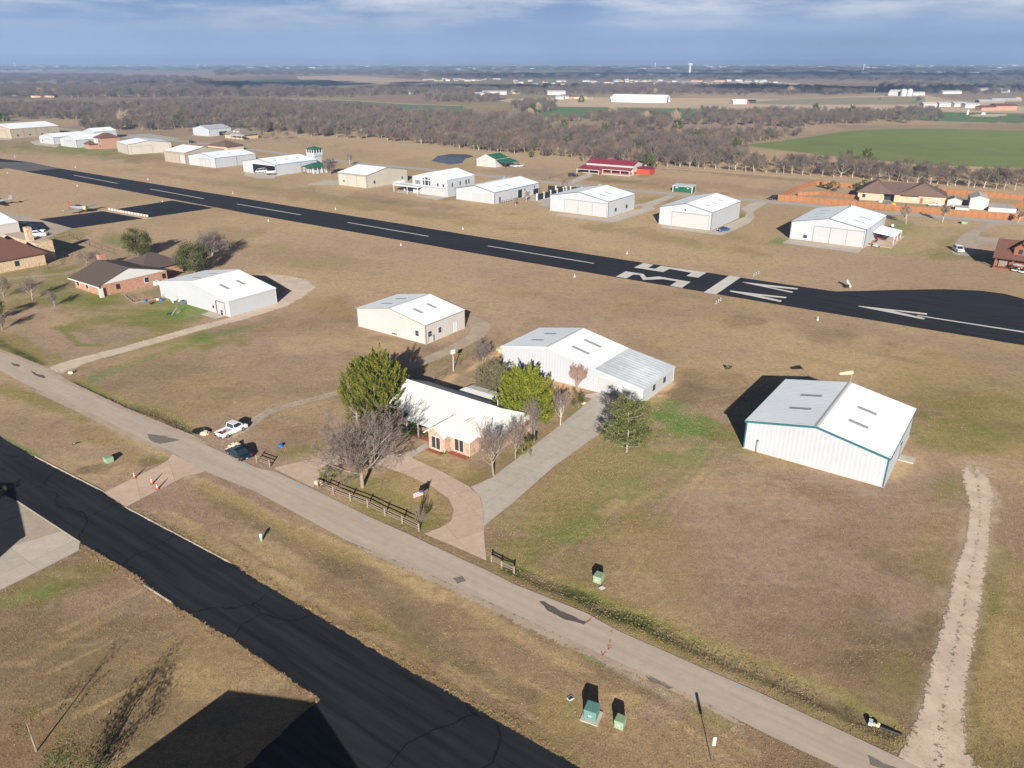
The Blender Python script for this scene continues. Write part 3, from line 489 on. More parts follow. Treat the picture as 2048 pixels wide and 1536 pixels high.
# runway, taxiways, roads
sheet('runway', [(60,323.5+1),(120,337),(1024,484.3),(1289,526),(1412,545),(1536,563.5),(1600,573),(1648,580),(1671,583),(1720,582),(1786,580),(1886,578.5),(1961,581.5),(2011,588),(2048,598),(2250,660),(2250,728),(2048,691),(1536,606),(1024,519.5),(512,430),(50,343)], .03, M['runway'], .07, 1.5)
sheet('old_runway_end', [(0,324),(60,325),(122,337.2),(50,343.2),(0,334),(-200,315),(-200,296)], .04, M['oldrun'], .1, 2)
sheet('runway', [(-200,288),(0,317.3),(60,324.6),(0,325.2),(-200,297)], .035, M['runway'], .07, 1.5)
sheet('old_runway_tail', [(-200,316),(0,334.5),(12,336.4),(0,338),(-200,322)], .036, M['runway'], .07, 1.5)
def mark(px): return sheet('runway_marking', px, .042, M['paint'])
Z6 = lambda L: [(1160+a/6.0235, 510+b/6.0235) for a, b in L]
mark(Z6([(650,152),(765,97),(885,118),(820,155),(905,168),(975,132),(1525,212),(1425,275),(1280,253),(1345,215),(1080,168),(1000,207)]))
mark(Z6([(433,262),(550,198),(765,230),(800,272),(950,260),(1332,325),(1228,397),(1083,372),(1165,318),(1000,292),(760,302),(715,240),(640,238),(562,283)]))
mark(Z6([(1488,452),(1800,247),(1938,270),(1638,477)]))
Z3 = lambda L: [(1460+a/3.483, 540+b/3.483) for a, b in L]
mark(Z3([(80,83),(475,128),(468,137),(262,118),(440,152),(433,160),(110,92)])); mark(Z3([(0,143),(160,163),(395,189),(387,198),(215,180),(362,215),(352,224),(0,151)]))
mark(Z3([(893,250),(1375,303),(1370,314),(1130,283),(1357,337),(1350,345),(893,254)])); mark(Z3([(1305,315),(2250,460),(2250,469),(1305,321)]))
for a, b in (((147.5,350.5),(235,366.8)), ((300,378),(407,397.5)), ((473.8,408),(602,430)), ((694.5,444.8),(857,472.8)), ((975.8,492),(1187.8,527))):
    A, B = G(a), G(b); d = (B-A).normalized(); n = Vector((-d.y, d.x, 0))*.3
    MB().poly([Vector((q.x, q.y, .042)) for q in (A+n, A-n, B-n, B+n)]).build('centre_line', M['paint'])['kind'] = 'structure'
sheet('taxiway', [(345,401),(430,416),(300,435),(145,456.8),(128,452),(108,447),(77,438.6),(215,421)], .034, M['taxi'], .1, 1.2)
sheet('taxiway', [(-260,742),(-100,818),(0,873),(70,915.5),(207.5,985.5),(250,1015.5),(462,1128),(512,1159.5),(794.5,1327),(1024,1459.5),(1159,1536),(1400,1680),(700,1900),(420,1640),(490,1534),(606,1428),(640.8,1399.5),(512,1312),(342.5,1206),(275,1152),(160,1085.5),(33,1003),(0,984),(-260,868)], .03, M['taxi'], .085, .22)
sheet('concrete_apron', [(-30,418),(0,424),(20,424),(75,438.8),(110,447),(128,452),(145,457),(100,475),(60,481),(20,481),(-30,480)], .028, M['apron'])
sheet('concrete_pad', [(-260,880),(0,984.5),(33,1003.5),(160,1086),(157,1102),(0,1181),(-300,1330)], .034, M['apron'], .04, 1)
sheet('concrete_pad', [(0,1100),(128,1062),(160,1086),(157,1101),(0,1180)], .040, M['pad'])
sheet('road', [(-120,655),(0,704),(87,739),(136,768),(250,822),(350,863),(420,893),(512,935.5),(549,943),(629.5,980),(737,1033),(824,1072),(990,1149),(1024,1167),(1174,1227),(1231,1259.5),(1361.5,1317),(1536,1393.5),(1696,1468),(1841,1536),(2100,1660),(1900,1640),(1676,1536),(1536,1470),(1346.5,1373),(1199,1307),(1024,1225.5),(872,1154.5),(697,1083),(512,984),(410,943),(345,906),(250,861),(155,813),(50,768),(0,742),(-140,690)], .036, M['road'], .012, .3)
dk = mat('dark_patch', (.10,.085,.075), .9, .2, 2.0); md = mat('road_stain', (.17,.15,.135), .9, .2, 2.0)
for px, m_ in (([(1078,1203),(1088,1203),(1120,1222),(1174,1244),(1168,1250),(1130,1240),(1095,1222)], dk), ([(905,1157),(925,1152),(932,1162),(915,1168)], md), ([(295,868),(330,872),(362,880),(345,884),(320,888),(300,880)], md), ([(22,725),(40,730),(38,734),(26,731)], dk), ([(62,742),(92,754),(88,757),(70,750)], dk), ([(1735,1510),(1800,1540),(1790,1550),(1740,1530)], md), ([(1290,1352),(1345,1376),(1338,1379),(1300,1364)], md)):
    sheet('road_patch', px, .041, m_, .12, .4)
rp = mat_flat('red_marking_paint', (.45,.09,.07), .8); bpnt = mat_flat('blue_marking_paint', (.22,.42,.55), .8)
def stroke(a, b, wd, m_, name='utility_mark'):
    A, B = G(a), G(b); d = (B-A).normalized(); n = Vector((-d.y, d.x, 0))*wd/2
    MB().poly([Vector((q.x, q.y, .046)) for q in (A+n, A-n, B-n, B+n)]).build(name, m_)['kind'] = 'structure'
for a, b in (((1225,1260),(1222,1265)), ((1221,1279),(1219,1286)), ((1215,1290),(1222,1293)), ((1215,1298),(1223,1296)), ((1216,1292),(1217,1300)), ((1212,1303),(1204,1312)), ((1202,1303),(1206,1311)), ((1183,1235),(1174,1246)), ((1172,1243),(1182,1241))): stroke(a, b, .09, rp)
for a, b in (((272,835),(283,838)), ((487,929),(494,931)), ((1474,1373),(1482,1375)), ((590,970),(598,974)), ((728,1038),(734,1041))): stroke(a, b, .3, bpnt)
sheet('driveway', [(207.5,985.5),(317,932),(335,921),(343,913),(346,908),(410,943),(392,949),(370,953),(327,975),(252,1014.5)], .045, M['pink'], .03, 1)
sheet('driveway', [(549,938),(552,935),(652,912),(700,904.5),(762,902.5),(790,905),(807,910),(822,915),(887,945),(937,972.5),(959.5,992.5),(966,1017.5),(968,1050),(969,1084),(973,1122),(910,1094),(848,1068),(882,1055),(902,1042.5),(908,1020),(897,997.5),(862,972.5),(812,950),(762,931),(712,926),(672,930),(647,944),(634,960),(627,976)], .045, M['pink'])
sheet('garden_walk', [(806,911),(853,886),(858,893),(823,916)], .049, M['grey'])
sheet('driveway', [(941,974),(985,955),(1024,925),(1120,851),(1184,798),(1168,793),(1172,789),(1210,783),(1284,807),(1272,815),(1214,857.5),(1111.5,930),(1024,1007.5),(968,1052.5),(966.5,1017.5),(960,993)], .040, M['grey'], .02, 1)
GS, G2 = M['gravel_soft'], M['gravel2_soft']
soft_ribbon('gravel_drive', [(96,748),(120,737),(160,722),(245,700),(388,659),(490,633),(562,609),(590,590),(602,577),(588,565),(560,556),(515,549)], [7,6,4.2,3.8,3.8,3.8,4.6,6,8,8,6,4], .028, GS, .15)
soft_ribbon('gravel_drive', [(800,742),(842,725),(905,699),(952,672),(963,655),(950,641),(934,631)], [3.2,3.2,3.4,4.2,5,5,3.6], .028, G2, .3)
soft_ribbon('gravel_drive', [(424,895),(450,875),(503,846),(535,824),(575,812),(640,795),(735,768)], [6,4,2.6,2.4,2.2,2.2,2], .028, G2, .45, .8)
soft_ribbon('gravel_track', [(1905,1610),(1880,1530),(1878,1480),(1886,1425),(1896,1350),(1910,1290),(1928,1210),(1938,1150),(1952,1100),(1958,1050),(1961,1015),(1958,985),(1952,955),(1940,930)], [9,6.6,4.3,3.4,3.2,3.1,3.0,2.9,2.6,2.4,2.6,3.4,3.6,3], .034, GS, .5, .95)
soft_ribbon('road_shoulder', [(-120,652),(0,702),(90,737),(136,766),(250,820),(350,861),(425,892)], [1.3]*7, .033, G2, 0, .8)
soft_ribbon('road_shoulder', [(700,1087),(872,1161),(1024,1233),(1110,1274),(1199,1312),(1270,1344),(1346,1377),(1536,1476)], [.8,1.2,1.5,1.7,1.6,1.2,.8,.6], .033, G2, 0, .66)
soft_ribbon('road_shoulder', [(60,776),(155,816),(250,865),(345,908)], [1.2,1.8,1.8,1.2], .033, G2, 0, .8)
st = [(60,250),(117,257.5),(235,272.5),(350,281),(425,289),(512,300),(667,321),(737,329),(862,340),(962,351),(1064,361),(1144,370),(1249,380),(1349,389),(1450,397),(1536,404),(1611,410.5),(1786,427),(1911,437),(2048,447.5),(2250,462)]
def ribbon(name, px, wd, z, m_, jit=0.0):
    W = [G(p) for p in px]; L_, R_ = [], []
    for i, p in enumerate(W):
        d = ((W[min(i+1, len(W)-1)]-W[max(i-1, 0)])).normalized(); n = Vector((-d.y, d.x, 0))*wd/2
        L_.append(p+n); R_.append(p-n)
    pts = dens(L_, 3, jit, False)+[L_[-1]]+dens(R_[::-1], 3, jit, False)+[R_[0]]; pts = [Vector((p.x, p.y, z)) for p in pts]
    me = bpy.data.meshes.new(name); me.from_pydata([tuple(p) for p in pts[::-1]], [], [tuple(range(len(pts)))])
    o = mkobj(name, me, m_); o['kind'] = 'structure'; return o
ribbon('street', st, 6.4, .05, M['street'], .05)
ribbon('dirt_track', [(560,262),(600,268),(662,276),(762,285),(887,299),(1012,311),(1049,315),(1174,327.5),(1299,335),(1424,342.5),(1536,351),(1686,360),(1861,372.5),(2048,387.5),(2200,400)], 4.5, .05, M['dirt'], .3)
ribbon('dirt_track', [(930,213.5),(1104,213),(1449,219.5),(1749,221.5),(2048,227.5)], 6, .10, M['dirt'], .3); ribbon('dirt_track', [(1370,216.5),(1410,210),(1450,207.5),(1480,207)], 7, .11, M['dirt'], .3)
ribbon('dirt_track', [(512,196.5),(600,198),(700,201),(830,209),(925,212)], 9, .10, M['dirt'], .4); ribbon('dirt_track', [(0,205),(120,196),(350,197)], 8, .10, M['dirt'], .4)
for px, m_ in (([(1564,486.5),(1577,479),(1727,496),(1716,507)], 'pad'), ([(1321,450),(1421,462.5),(1436,458),(1490,433),(1493,425),(1480,418),(1500,407),(1515,403),(1533,407),(1507,423),(1509,435),(1500,446),(1455,466.5),(1444,471),(1420,469),(1323,456)], 'pad'),
    ([(1109,431),(1118,427.5),(1216,437),(1224,435),(1286,416.5),(1280,412),(1264,418),(1262,413),(1268,410),(1285,408),(1336,391),(1352,393),(1305,413),(1311,418.5),(1234,444),(1216.5,446)], 'pad'),
    ([(1043,399),(1066,392),(1100,395.5),(1100,414),(1074,411),(1083,407)], 'pad'), ([(832,391),(833,393),(874,400.5),(900,394)], 'pad'), ([(614,369.5),(650,359.5),(677,361),(678,369.5),(640,371.5)], 'pad'), ([(493,344),(553,351),(548,358),(515,357),(488,351)], 'pad'),
    ([(1972,445),(1941,461),(1921,471),(1909,488),(1902,503),(1908,511),(1936.5,512.5),(1960,499),(1952.7,493),(1965,489),(1997,488),(2012,478),(1960,473),(1960,465.7),(1992,452.5),(2015,448)], 'apron'), ([(60,284),(75,280),(118,291),(112,295),(70,290)], 'pad'), ([(0,275),(25,277),(22,281),(-60,279),(-60,270)], 'pad'),
    ([(1145,368),(1140,362),(1178,345),(1186,352)], 'pad'), ([(790,381),(830,383),(830,388),(795,386)], 'pad'), ([(235,270),(300,268),(360,277),(340,281),(240,275)], 'street')):
    sheet('driveway', px, .058, M[m_])
# curb strips along the dark taxiway
for P_ in ([(70,913),(207,983)], [(252,1015),(462,1126)], [(287,1170),(342,1205)], [(33,1002),(160,1085)]):
    A, B = G(P_[0]), G(P_[1]); d = (B-A); ang = math.atan2(d.y, d.x)
    o = MB().box(0, d.length, -.075, .075, -.05, .07).build('kerb', M['pad']); o.location = A; o.rotation_euler.z = ang; o['kind'] = 'structure'
# pond
sheet('pond', [(862,322),(875,312),(900,308),(935,309),(948,313),(930,318),(925,326),(900,329)], .062, M['pond'], .3, 3)
# far hills on the skyline
def ridge(px0, px1, Yd, prof, m_, name='hills'):
    n = 90; W = 3000; vs = []; fs = []
    for i in range(n+1):
        t = i/n; x = (px0+(px1-px0)*t-1024)/FPX*(Yd*cos(TH)+HC*sin(TH)); h = prof(t)
        for k, (dy, hh) in enumerate(((0, -1), (W*.25, .65), (W*.5, 1), (W*.8, .8), (W*1.3, -.5))):
            vs.append((x*(1+dy/Yd), Yd+dy, h*hh if hh > 0 else -2))
    for i in range(n):
        for k in range(4): a = i*5+k; fs.append((a, a+5, a+6, a+1))
    me = bpy.data.meshes.new(name); me.from_pydata(vs, [], fs); mkobj(name, me, m_)['kind'] = 'structure'
hm = mat('wooded_hills', (.07,.085,.075), .95, .3, .0012)
def nz(t, s, sd):
    return float(vnoise(np.array([t*100.]), np.array([0.3]), s, sd)[0])
ridge(-600, 900, 17000, lambda t: 40+30*nz(t, 9, 21)+(25 if t < .7 else 25*(1-t)/.3), hm)
ridge(1100, 2700, 15500, lambda t: 30+38*min(1, t*2.2)+20*nz(t, 10, 22), hm)
ridge(700, 1500, 18500, lambda t: 30+30*nz(t, 6, 23)+40*math.exp(-((t-.63)/.03)**2), hm)
# ------------------------------------------------------------------ buildings
A2 = R(54.4)
class Bld:
    """x runs along the right-hand face (away to the right), y along the left-hand face, origin at the near corner"""
    def __init__(s, name, label, cat, N, rot=A2, group=None):
        s.r = empty(name, (N[0], N[1], 0) if not isinstance(N, Vector) else (N.x, N.y, 0), rot, label, cat, group)
    def b(s, mb, name, m, par=None, **k): return mb.build(name, m, par or s.r, **k)
def prof_pt(prof, t):
    for (a, za), (b, zb) in zip(prof, prof[1:]):
        if a <= t <= b: return za+(zb-za)*(t-a)/(b-a+1e-9)
    return prof[-1][1]
def hangar(name, label, cat, Npx, Lx, Ly, prof, gable='L', wall='white', roof='roofw', trim='trimdark', rot=54.4, doors=(), windows=(), skylights=(), open_front=None, trimw=.22, oh=.14, group=None, roofs=None, base=True, cornertrim=None):
    N = G(Npx) if not isinstance(Npx, Vector) else Npx
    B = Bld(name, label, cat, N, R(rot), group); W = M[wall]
    ext = Lx if gable == 'L' else Ly; T = prof[-1][0]
    m = (lambda t, s, z: (s, t, z)) if gable == 'L' else (lambda t, s, z: (t, s, z))
    w_ = MB(); n = len(prof)
    for s_ in (0, ext):
        if s_ == 0 and open_front:
            t0, t1, zt = open_front
            w_.poly([m(0, 0, 0), m(t0, 0, 0), m(t0, 0, prof_pt(prof, t0)), m(0, 0, prof[0][1])] if t0 > 0 else [m(0,0,0), m(.1,0,0), m(.1,0,zt), m(0,0,zt)])
            pts = [p for p in prof if t0 < p[0] < t1]
            w_.poly([m(t0, 0, zt), m(t1, 0, zt), m(t1, 0, prof_pt(prof, t1))]+[m(p[0], 0, p[1]) for p in pts[::-1]]+[m(t0, 0, prof_pt(prof, t0))])
            w_.poly([m(t1, 0, 0), m(T, 0, 0), m(T, 0, prof[-1][1]), m(t1, 0, prof_pt(prof, t1))])
        else:
            w_.poly([m(0, s_, 0)]+[m(t, s_, z) for t, z in prof]+[m(T, s_, 0)])
    w_.poly([m(0, 0, 0), m(0, ext, 0), m(0, ext, prof[0][1]), m(0, 0, prof[0][1])]); w_.poly([m(T, 0, 0), m(T, ext, 0), m(T, ext, prof[-1][1]), m(T, 0, prof[-1][1])])
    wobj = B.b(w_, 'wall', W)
    # roof planes
    for i, ((a, za), (b, zb)) in enumerate(zip(prof, prof[1:])):
        sl = (zb-za)/(b-a); a2 = a-oh if i == 0 else a; b2 = b+oh if i == n-2 else b; za2 = za-sl*(a-a2); zb2 = zb+sl*(b2-b)
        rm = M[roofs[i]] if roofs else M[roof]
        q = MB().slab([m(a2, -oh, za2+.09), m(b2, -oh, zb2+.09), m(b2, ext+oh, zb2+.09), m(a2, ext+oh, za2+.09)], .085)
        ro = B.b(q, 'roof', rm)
        for (seg, u0, u1, s0, wd) in skylights:
            if seg != i: continue
            t0 = a+(b-a)*u0; t1 = a+(b-a)*u1
            MB().slab([m(t0, s0, za+sl*(t0-a)+.11), m(t1, s0, za+sl*(t1-a)+.11), m(t1, s0+wd, za+sl*(t1-a)+.11), m(t0, s0+wd, za+sl*(t0-a)+.11)], .035).build('skylight', M['sky'], ro)
    if len(prof) > 2:
        k = max(range(n), key=lambda i: prof[i][1]); t, z = prof[k]
        rc = MB().slab([m(t-.28, -oh, z+.075), m(t, -oh, z+.14), m(t, ext+oh, z+.14), m(t-.28, ext+oh, z+.075)], .02).slab([m(t+.28, -oh, z+.075), m(t, -oh, z+.14), m(t, ext+oh, z+.14), m(t+.28, ext+oh, z+.075)], .02)
        B.b(rc, 'ridge_cap', M['trimwhite'])
    # trim: rakes, eaves, corners
    tr = MB(); pr = .035
    for s_, sg in ((0, -1), (ext, 1)):
        f0 = s_+sg*(oh+.012)
        for (a, za), (b, zb) in zip(prof, prof[1:]):
            sl = (zb-za)/(b-a); a2 = a-oh if a == prof[0][0] else a; b2 = b+oh if b == T else b; za2 = za-sl*(a-a2); zb2 = zb+sl*(b2-b)
            tr.add([m(a2, f0, za2+.1), m(b2, f0, zb2+.1), m(b2, f0, zb2+.1-trimw), m(a2, f0, za2+.1-trimw), m(a2, f0-sg*.03, za2+.1), m(b2, f0-sg*.03, zb2+.1), m(b2, f0-sg*.03, zb2+.1-trimw), m(a2, f0-sg*.03, za2+.1-trimw)], [(0,1,2,3),(7,6,5,4),(0,4,5,1),(3,2,6,7)])
    for t, sg, z in ((0, -1, prof[0][1]), (T, 1, prof[-1][1])):
        q = sorted((t+sg*(oh+.012), t+sg*(oh+.05)))
        c0 = m(q[0], -oh, z-.08); c1 = m(q[1], ext+oh, z+.085)
        tr.box(min(c0[0], c1[0]), max(c0[0], c1[0]), min(c0[1], c1[1]), max(c0[1], c1[1]), c0[2], c1[2])
        for s_, sg2 in ((0, -1), (ext, 1)):
            cw = .16 if cornertrim is None else cornertrim
            a = sorted((t+sg*.03, t-sg*cw)); b = sorted((s_+sg2*.03, s_-sg2*cw)); c0 = m(a[0], b[0], 0); c1 = m(a[1], b[1], z-.05)
            tr.box(min(c0[0], c1[0]), max(c0[0], c1[0]), min(c0[1], c1[1]), max(c0[1], c1[1]), 0, c1[2])
    B.b(tr, 'trim', M[trim])
    if base:
        e = .1; X_, Y_ = (ext, T) if gable == 'L' else (T, ext)
        B.b(MB().box(-e, X_+e, -e, Y_+e, -.1, .07), 'foundation', M['pad'])
    def face(f, t0, t1, z0, z1, p0, p1):
        """box on face f between proud distances"""
        X_, Y_ = (ext, T) if gable == 'L' else (T, ext)
        if f == 'L': return (-p1, -p0, t0, t1, z0, z1)
        if f == 'R': return (t0, t1, -p1, -p0, z0, z1)
        if f == 'BL': return (X_+p0, X_+p1, t0, t1, z0, z1)
        if f == 'BR': return (t0, t1, Y_+p0, Y_+p1, z0, z1)
    for d in doors:
        f, t0, t1, z1, nd = d[:5]; m_ = M[d[5]] if len(d) > 5 else M['door']; fm = M[d[6]] if len(d) > 6 else M[trim]
        do = B.b(MB().box(*face(f, t0, t1, .03, z1, 0.0, .06)), 'door', m_)
        fr = MB(); g = .05
        for k in range(nd+1):
            c = t0+(t1-t0)*k/nd; fr.box(*face(f, c-g, c+g, .03, z1, .061, .085))
        fr.box(*face(f, t0-g, t1+g, z1, z1+.12, 0, .10)); fr.build('door_frame', fm, do)
    for f, t, z, ww, hh in windows:
        wo = B.b(MB().box(*face(f, t-ww/2-.07, t+ww/2+.07, z-.07, z+hh+.07, 0, .05)), 'window', M['trimwhite'] if wall not in ('white',) else M['trimdark'])
        MB().box(*face(f, t-ww/2, t+ww/2, z, z+hh/2-.02, .051, .065)).box(*face(f, t-ww/2, t+ww/2, z+hh/2+.02, z+hh, .051, .065)).build('pane', M['glass'], wo)
    return B
def gp(T, e, r): return [(0, e), (T/2, r), (T, e)]

H1 = hangar('hangar', 'big white hangar with dark green trim standing alone right of the brick house', 'hangar', (1766.2,974.5), 18.4, 19.0, gp(19.0, 4.4, 6.25), trim='trimgreen', trimw=.34, oh=.2,
    doors=[('R', 9.5, 10.6, 2.2, 1)], skylights=[(1, .25, .57, 5.6, .85), (1, .25, .57, 11.2, .85), (0, .42, .70, 5.3, .85), (0, .42, .70, 10.6, .85)])
H1.b(MB().box(9.2, 11.0, -2.1, -.12, -.05, .12), 'doorstep', M['pad'])
H1.b(MB().tube((-.5, 16.9, 0), (-.5, 16.9, 1.9), .05, n=6).tube((-.5, 16.9, 1.9), (-.5, 16.7, 2.05), .09, n=6), 'vent_pipe', M['chrome'])
H2 = hangar('hangar', 'ivory walled hangar with white roof and two windows at its near corner', 'hangar', (852.5,688.5), 12.3, 19.3, gp(19.3, 3.95, 5.7), wall='ivory', trim='trimtan', trimw=.16,
    doors=[('R', 8.6, 9.6, 2.1, 1, 'trimwhite', 'trimwhite')], windows=[('L', 2.3, 1.3, .9, 1.1), ('R', 1.2, 1.3, .95, 1.1), ('R', 4.2, 1.3, .95, 1.1)], skylights=[(0, .42, .68, 3.4, .8), (0, .42, .68, 7.6, .8), (1, .3, .62, 3.4, .8), (1, .3, .62, 7.6, .8)])
H2.b(MB().box(-.07, 0, 8.0, 9.4, .35, .55), 'vent', M['dark'])
H2.b(MB().box(1.9, 2.2, -.25, -.03, .2, 1.5).tube((.6, -.08, 0), (.6, -.08, 2.4), .04, n=6), 'meter_box', M['chrome'])
H3 = hangar('hangar', 'white hangar with four roof skylights beside the brown-roofed brick house', 'hangar', (461.3,634), 12.6, 27.0, gp(27.0, 3.6, 5.9), trim='trimwhite', trimw=.16, rot=54.4,
    doors=[('L', 1.6, 4.6, 2.9, 1, 'door', 'trimdark')], windows=[('L', 6.0, 1.0, .5, .5)], skylights=[(0, .38, .62, 3.6, .8), (0, .4, .62, 8.0, .8), (1, .15, .4, 3.6, .8), (1, .15, .4, 8.0, .8)])
H3.b(MB().box(-.11, -.03, 4.75, 4.9, 0, 2.9), 'downpipe', M['trimred'])
N4 = G((1284,808))
H4 = hangar('hangar', 'long white hangar with a ribbed grey metal lean-to beside the crepe myrtle', 'hangar', (1284,808), 12.2, 28.4, [(0, 2.6), (9.2, 4.0), (18.8, 5.9), (28.4, 4.0)], trim='trimwhite', trimw=.2, roofs=['galv', 'roofw', 'roofw'],
    doors=[('L', 4.6, 8.6, 2.9, 1, 'door', 'trimwhite'), ('L', .6, 3.6, 2.1, 1, 'door', 'trimwhite'), ('L', 3.75, 4.45, 2.05, 1, 'trimwhite', 'trimwhite')], windows=[('R', 4.2, 1.0, .8, .9), ('R', 8.3, 1.0, .8, .9)], skylights=[(1, .35, .72, 3.6, .8), (1, .35, .72, 7.8, .8), (2, .35, .62, 3.6, .8), (2, .35, .62, 7.8, .8)])
# the row across the runway, right to left
HA = hangar('hangar', 'white three-panel-door hangar with a side awning and cluttered patio', 'hangar', (1727.3,495.3), 28.0, 22.3, gp(22.3, 5.4, 7.5), trim='trimblue', doors=[('L', .5, 15.2, 4.7, 3)], windows=[('L', 17.5, .8, 1.0, .8)], skylights=[(0, .2, .5, 7, .8), (0, .2, .5, 14, .8), (1, .4, .7, 5, .8), (1, .4, .7, 12, .8), (1, .4, .7, 19, .8)])
aw = MB().slab([(9, -6.6, 2.5), (21, -6.6, 2.5), (21, -.2, 3.3), (9, -.2, 3.3)], .12)
HA.b(aw, 'awning', M['roofw'])
for x in (9.2, 15, 20.8): HA.b(MB().box(x-.07, x+.07, -6.5, -6.36, 0, 2.45), 'post', M['trimwhite'])
HA.b(MB().box(4, 24, -7.0, -.1, -.02, .09), 'patio', M['pink'])
HA.b(MB().lathe([(.25, 6.9), (.25, 8.1), (.32, 8.1), (.32, 8.3)], (25, 10.6, 0)), 'chimney_pipe', M['chrome'])
HB = hangar('hangar', 'white hangar with one wide plain door and a blue car parked outside', 'hangar', (1421,461), 26.6, 18.9, gp(18.9, 5.9, 7.95), trim='trimblue', doors=[('L', .9, 14.2, 4.7, 1)], skylights=[(0, .35, .55, 6, .8), (0, .35, .55, 12, .8), (0, .35, .55, 18, .8)], windows=[('L', 9.5, 5.6, .4, .35)])
HB.b(MB().box(-.04, 0, -.05, .1, .1, .3), 'vent', M['dark'])
HC_ = hangar('hangar', 'white hangar with three tall door panels and two dark side windows', 'hangar', (1216,435.3), 20.5, 25.0, gp(25.0, 5.65, 7.9), trim='trimblue', doors=[('L', .6, 18.6, 4.8, 3)], windows=[('R', 5.5, 1.4, 1.3, 1.2), ('R', 14.0, 1.4, 1.3, 1.2)], skylights=[(0, .35, .6, 5, .8), (0, .35, .6, 10, .8)])
HD = hangar('hangar', 'long low white hangar with black railing between two-storey hangar and fenced yard', 'hangar', (989.5,407.9), 31.5, 19.8, gp(19.8, 4.4, 6.3), trim='trimdark', doors=[('L', .4, 11.6, 3.7, 2, 'door', 'trimwhite'), ('R', 16, 18.6, 3.2, 1, 'dark', 'dark'), ('R', 3.0, 3.8, 2.1, 1, 'dark', 'dark'), ('R', 27, 31, 2.4, 1, 'dark', 'trimwhite')], windows=[('R', 20.8, 2.6, .6, .7), ('R', 28.0, 2.9, .6, .7)], skylights=[(0, .3, .5, 8, .8), (0, .3, .5, 14, .8)])
rl = MB()
for k in range(9): rl.box(.8+1.5*k, .9+1.5*k, -2.0, -1.9, 0, 1.1)
rl.box(.8, 13.6, -1.97, -1.93, 1.05, 1.12).box(.8, 13.6, -1.97, -1.93, .5, .55); HD.b(rl, 'railing', M['dark'])
HD.b(MB().lathe([(.3, 5.5), (.3, 6.9), (.45, 7.0), (.3, 7.2)], (24, 13, 0)), 'roof_vent', M['chrome'])
HE = hangar('hangar', 'tall two-storey white hangar home with arched upstairs windows', 'hangar', (895,394.4), 18.0, 19.0, gp(19.0, 6.95, 9.2), trim='trimwhite', doors=[('L', .7, 12.2, 3.2, 1, 'door', 'trimblue'), ('L', 13.6, 18.0, 2.6, 1, 'door', 'trimwhite')],
    windows=[('R', 3.3, 3.9, .5, 1.4), ('R', 8.4, 3.9, .6, 1.5), ('R', 12.4, 3.9, .7, 1.7), ('R', 14.3, 4.0, .6, 1.6), ('L', 2.0, 3.9, .6, 1.1), ('L', 5.0, 4.0, .6, 1.1), ('L', 9.6, 4.0, .6, 1.6), ('L', 11.2, 4.0, 1.3, 1.7), ('L', 12.9, 4.0, .6, 1.6), ('L', 9.6, 6.2, .5, .5), ('L', 11.2, 6.3, 1.2, .7), ('L', 12.9, 6.2, .5, .5), ('L', 15.4, 4.0, .4, 1.5), ('L', 16.3, 4.0, .4, 1.5), ('L', 17.2, 4.0, .4, 1.5)], roof='roofw')
HE.b(MB().box(-3.5, 4.0, 19.05, 27.5, 3.0, 3.35), 'balcony', M['galv'])
for q in ((-3.3, 19.4), (-3.3, 27.2), (3.7, 27.2), (-3.3, 13.6)): HE.b(MB().box(q[0]-.1, q[0]+.1, q[1]-.1, q[1]+.1, 0, 3.0), 'post', M['trimwhite'])
HE.b(MB().box(-3.5, -.1, 13.2, 19.04, 3.0, 3.35), 'balcony', M['galv'])
rl = MB().box(-3.5, 4, 27.4, 27.5, 3.35, 4.4).box(-3.5, -3.4, 13.2, 27.39, 4.3, 4.4)
for k in range(12): rl.box(-3.5, -3.44, 13.3+k*1.25, 13.38+k*1.25, 3.35, 4.3)
HE.b(rl, 'railing', M['trimwhite'])
HE.b(MB().box(1.5, 15, 19.05, 26, 0, 2.98), 'annex', M['white']); HE.b(MB().box(1.44, 1.5, 19.6, 25.0, .2, 2.6), 'window', M['glass'])
HE.b(MB().box(8, 15, 19.05, 24, 3.0, 6.0), 'upper_annex', M['white'])
for k in range(4): HE.b(MB().box(7.95, 8.0, 19.5+k*1.1, 20.2+k*1.1, 3.6, 5.0), 'window', M['glass'])
HF = hangar('hangar', 'cream hangar with three plain door panels and a concrete pad at left', 'hangar', (734.5,376.3), 26.2, 18.5, gp(26.2, 5.4, 7.5), gable='R', wall='cream', roof='roofw', trim='trimdark', doors=[('L', .4, 18.0, 4.9, 3, 'cream', 'trimdark')], windows=[('R', 4.6, 1.4, 1.2, 1.3), ('R', 22.5, 1.4, 1.0, 1.2), ('L', 14.6, 1.4, .9, 1.0)], cornertrim=.08)
HG = hangar('hangar', 'white hangar standing open with aircraft parked inside beside the green-roofed tower', 'hangar', (553.3,351.3), 26.0, 26.2, gp(26.2, 5.1, 7.1), trim='trimblue', open_front=(.6, 18.0, 4.4), doors=[('R', 15.5, 15.6, 4.9, 1)], skylights=[(0, .45, .6, 5, .8), (0, .45, .6, 12, .8), (0, .45, .6, 19, .8)], base=False)
HG.b(MB().box(-.1, 26.1, -.1, 26.3, -.1, .07), 'floor', M['pad'])
HI = hangar('hangar', 'white hangar left of the open hangar, narrow double door at its left end', 'hangar', (432.5,335.8), 25.5, 24.2, gp(24.2, 4.9, 6.8), trim='trimblue', doors=[('L', 4.5, 13.5, 4.0, 2, 'door', 'trimdark'), ('R', 13, 13.1, 4.8, 1)], skylights=[(0, .45, .6, 6, .8), (0, .45, .6, 13, .8)])
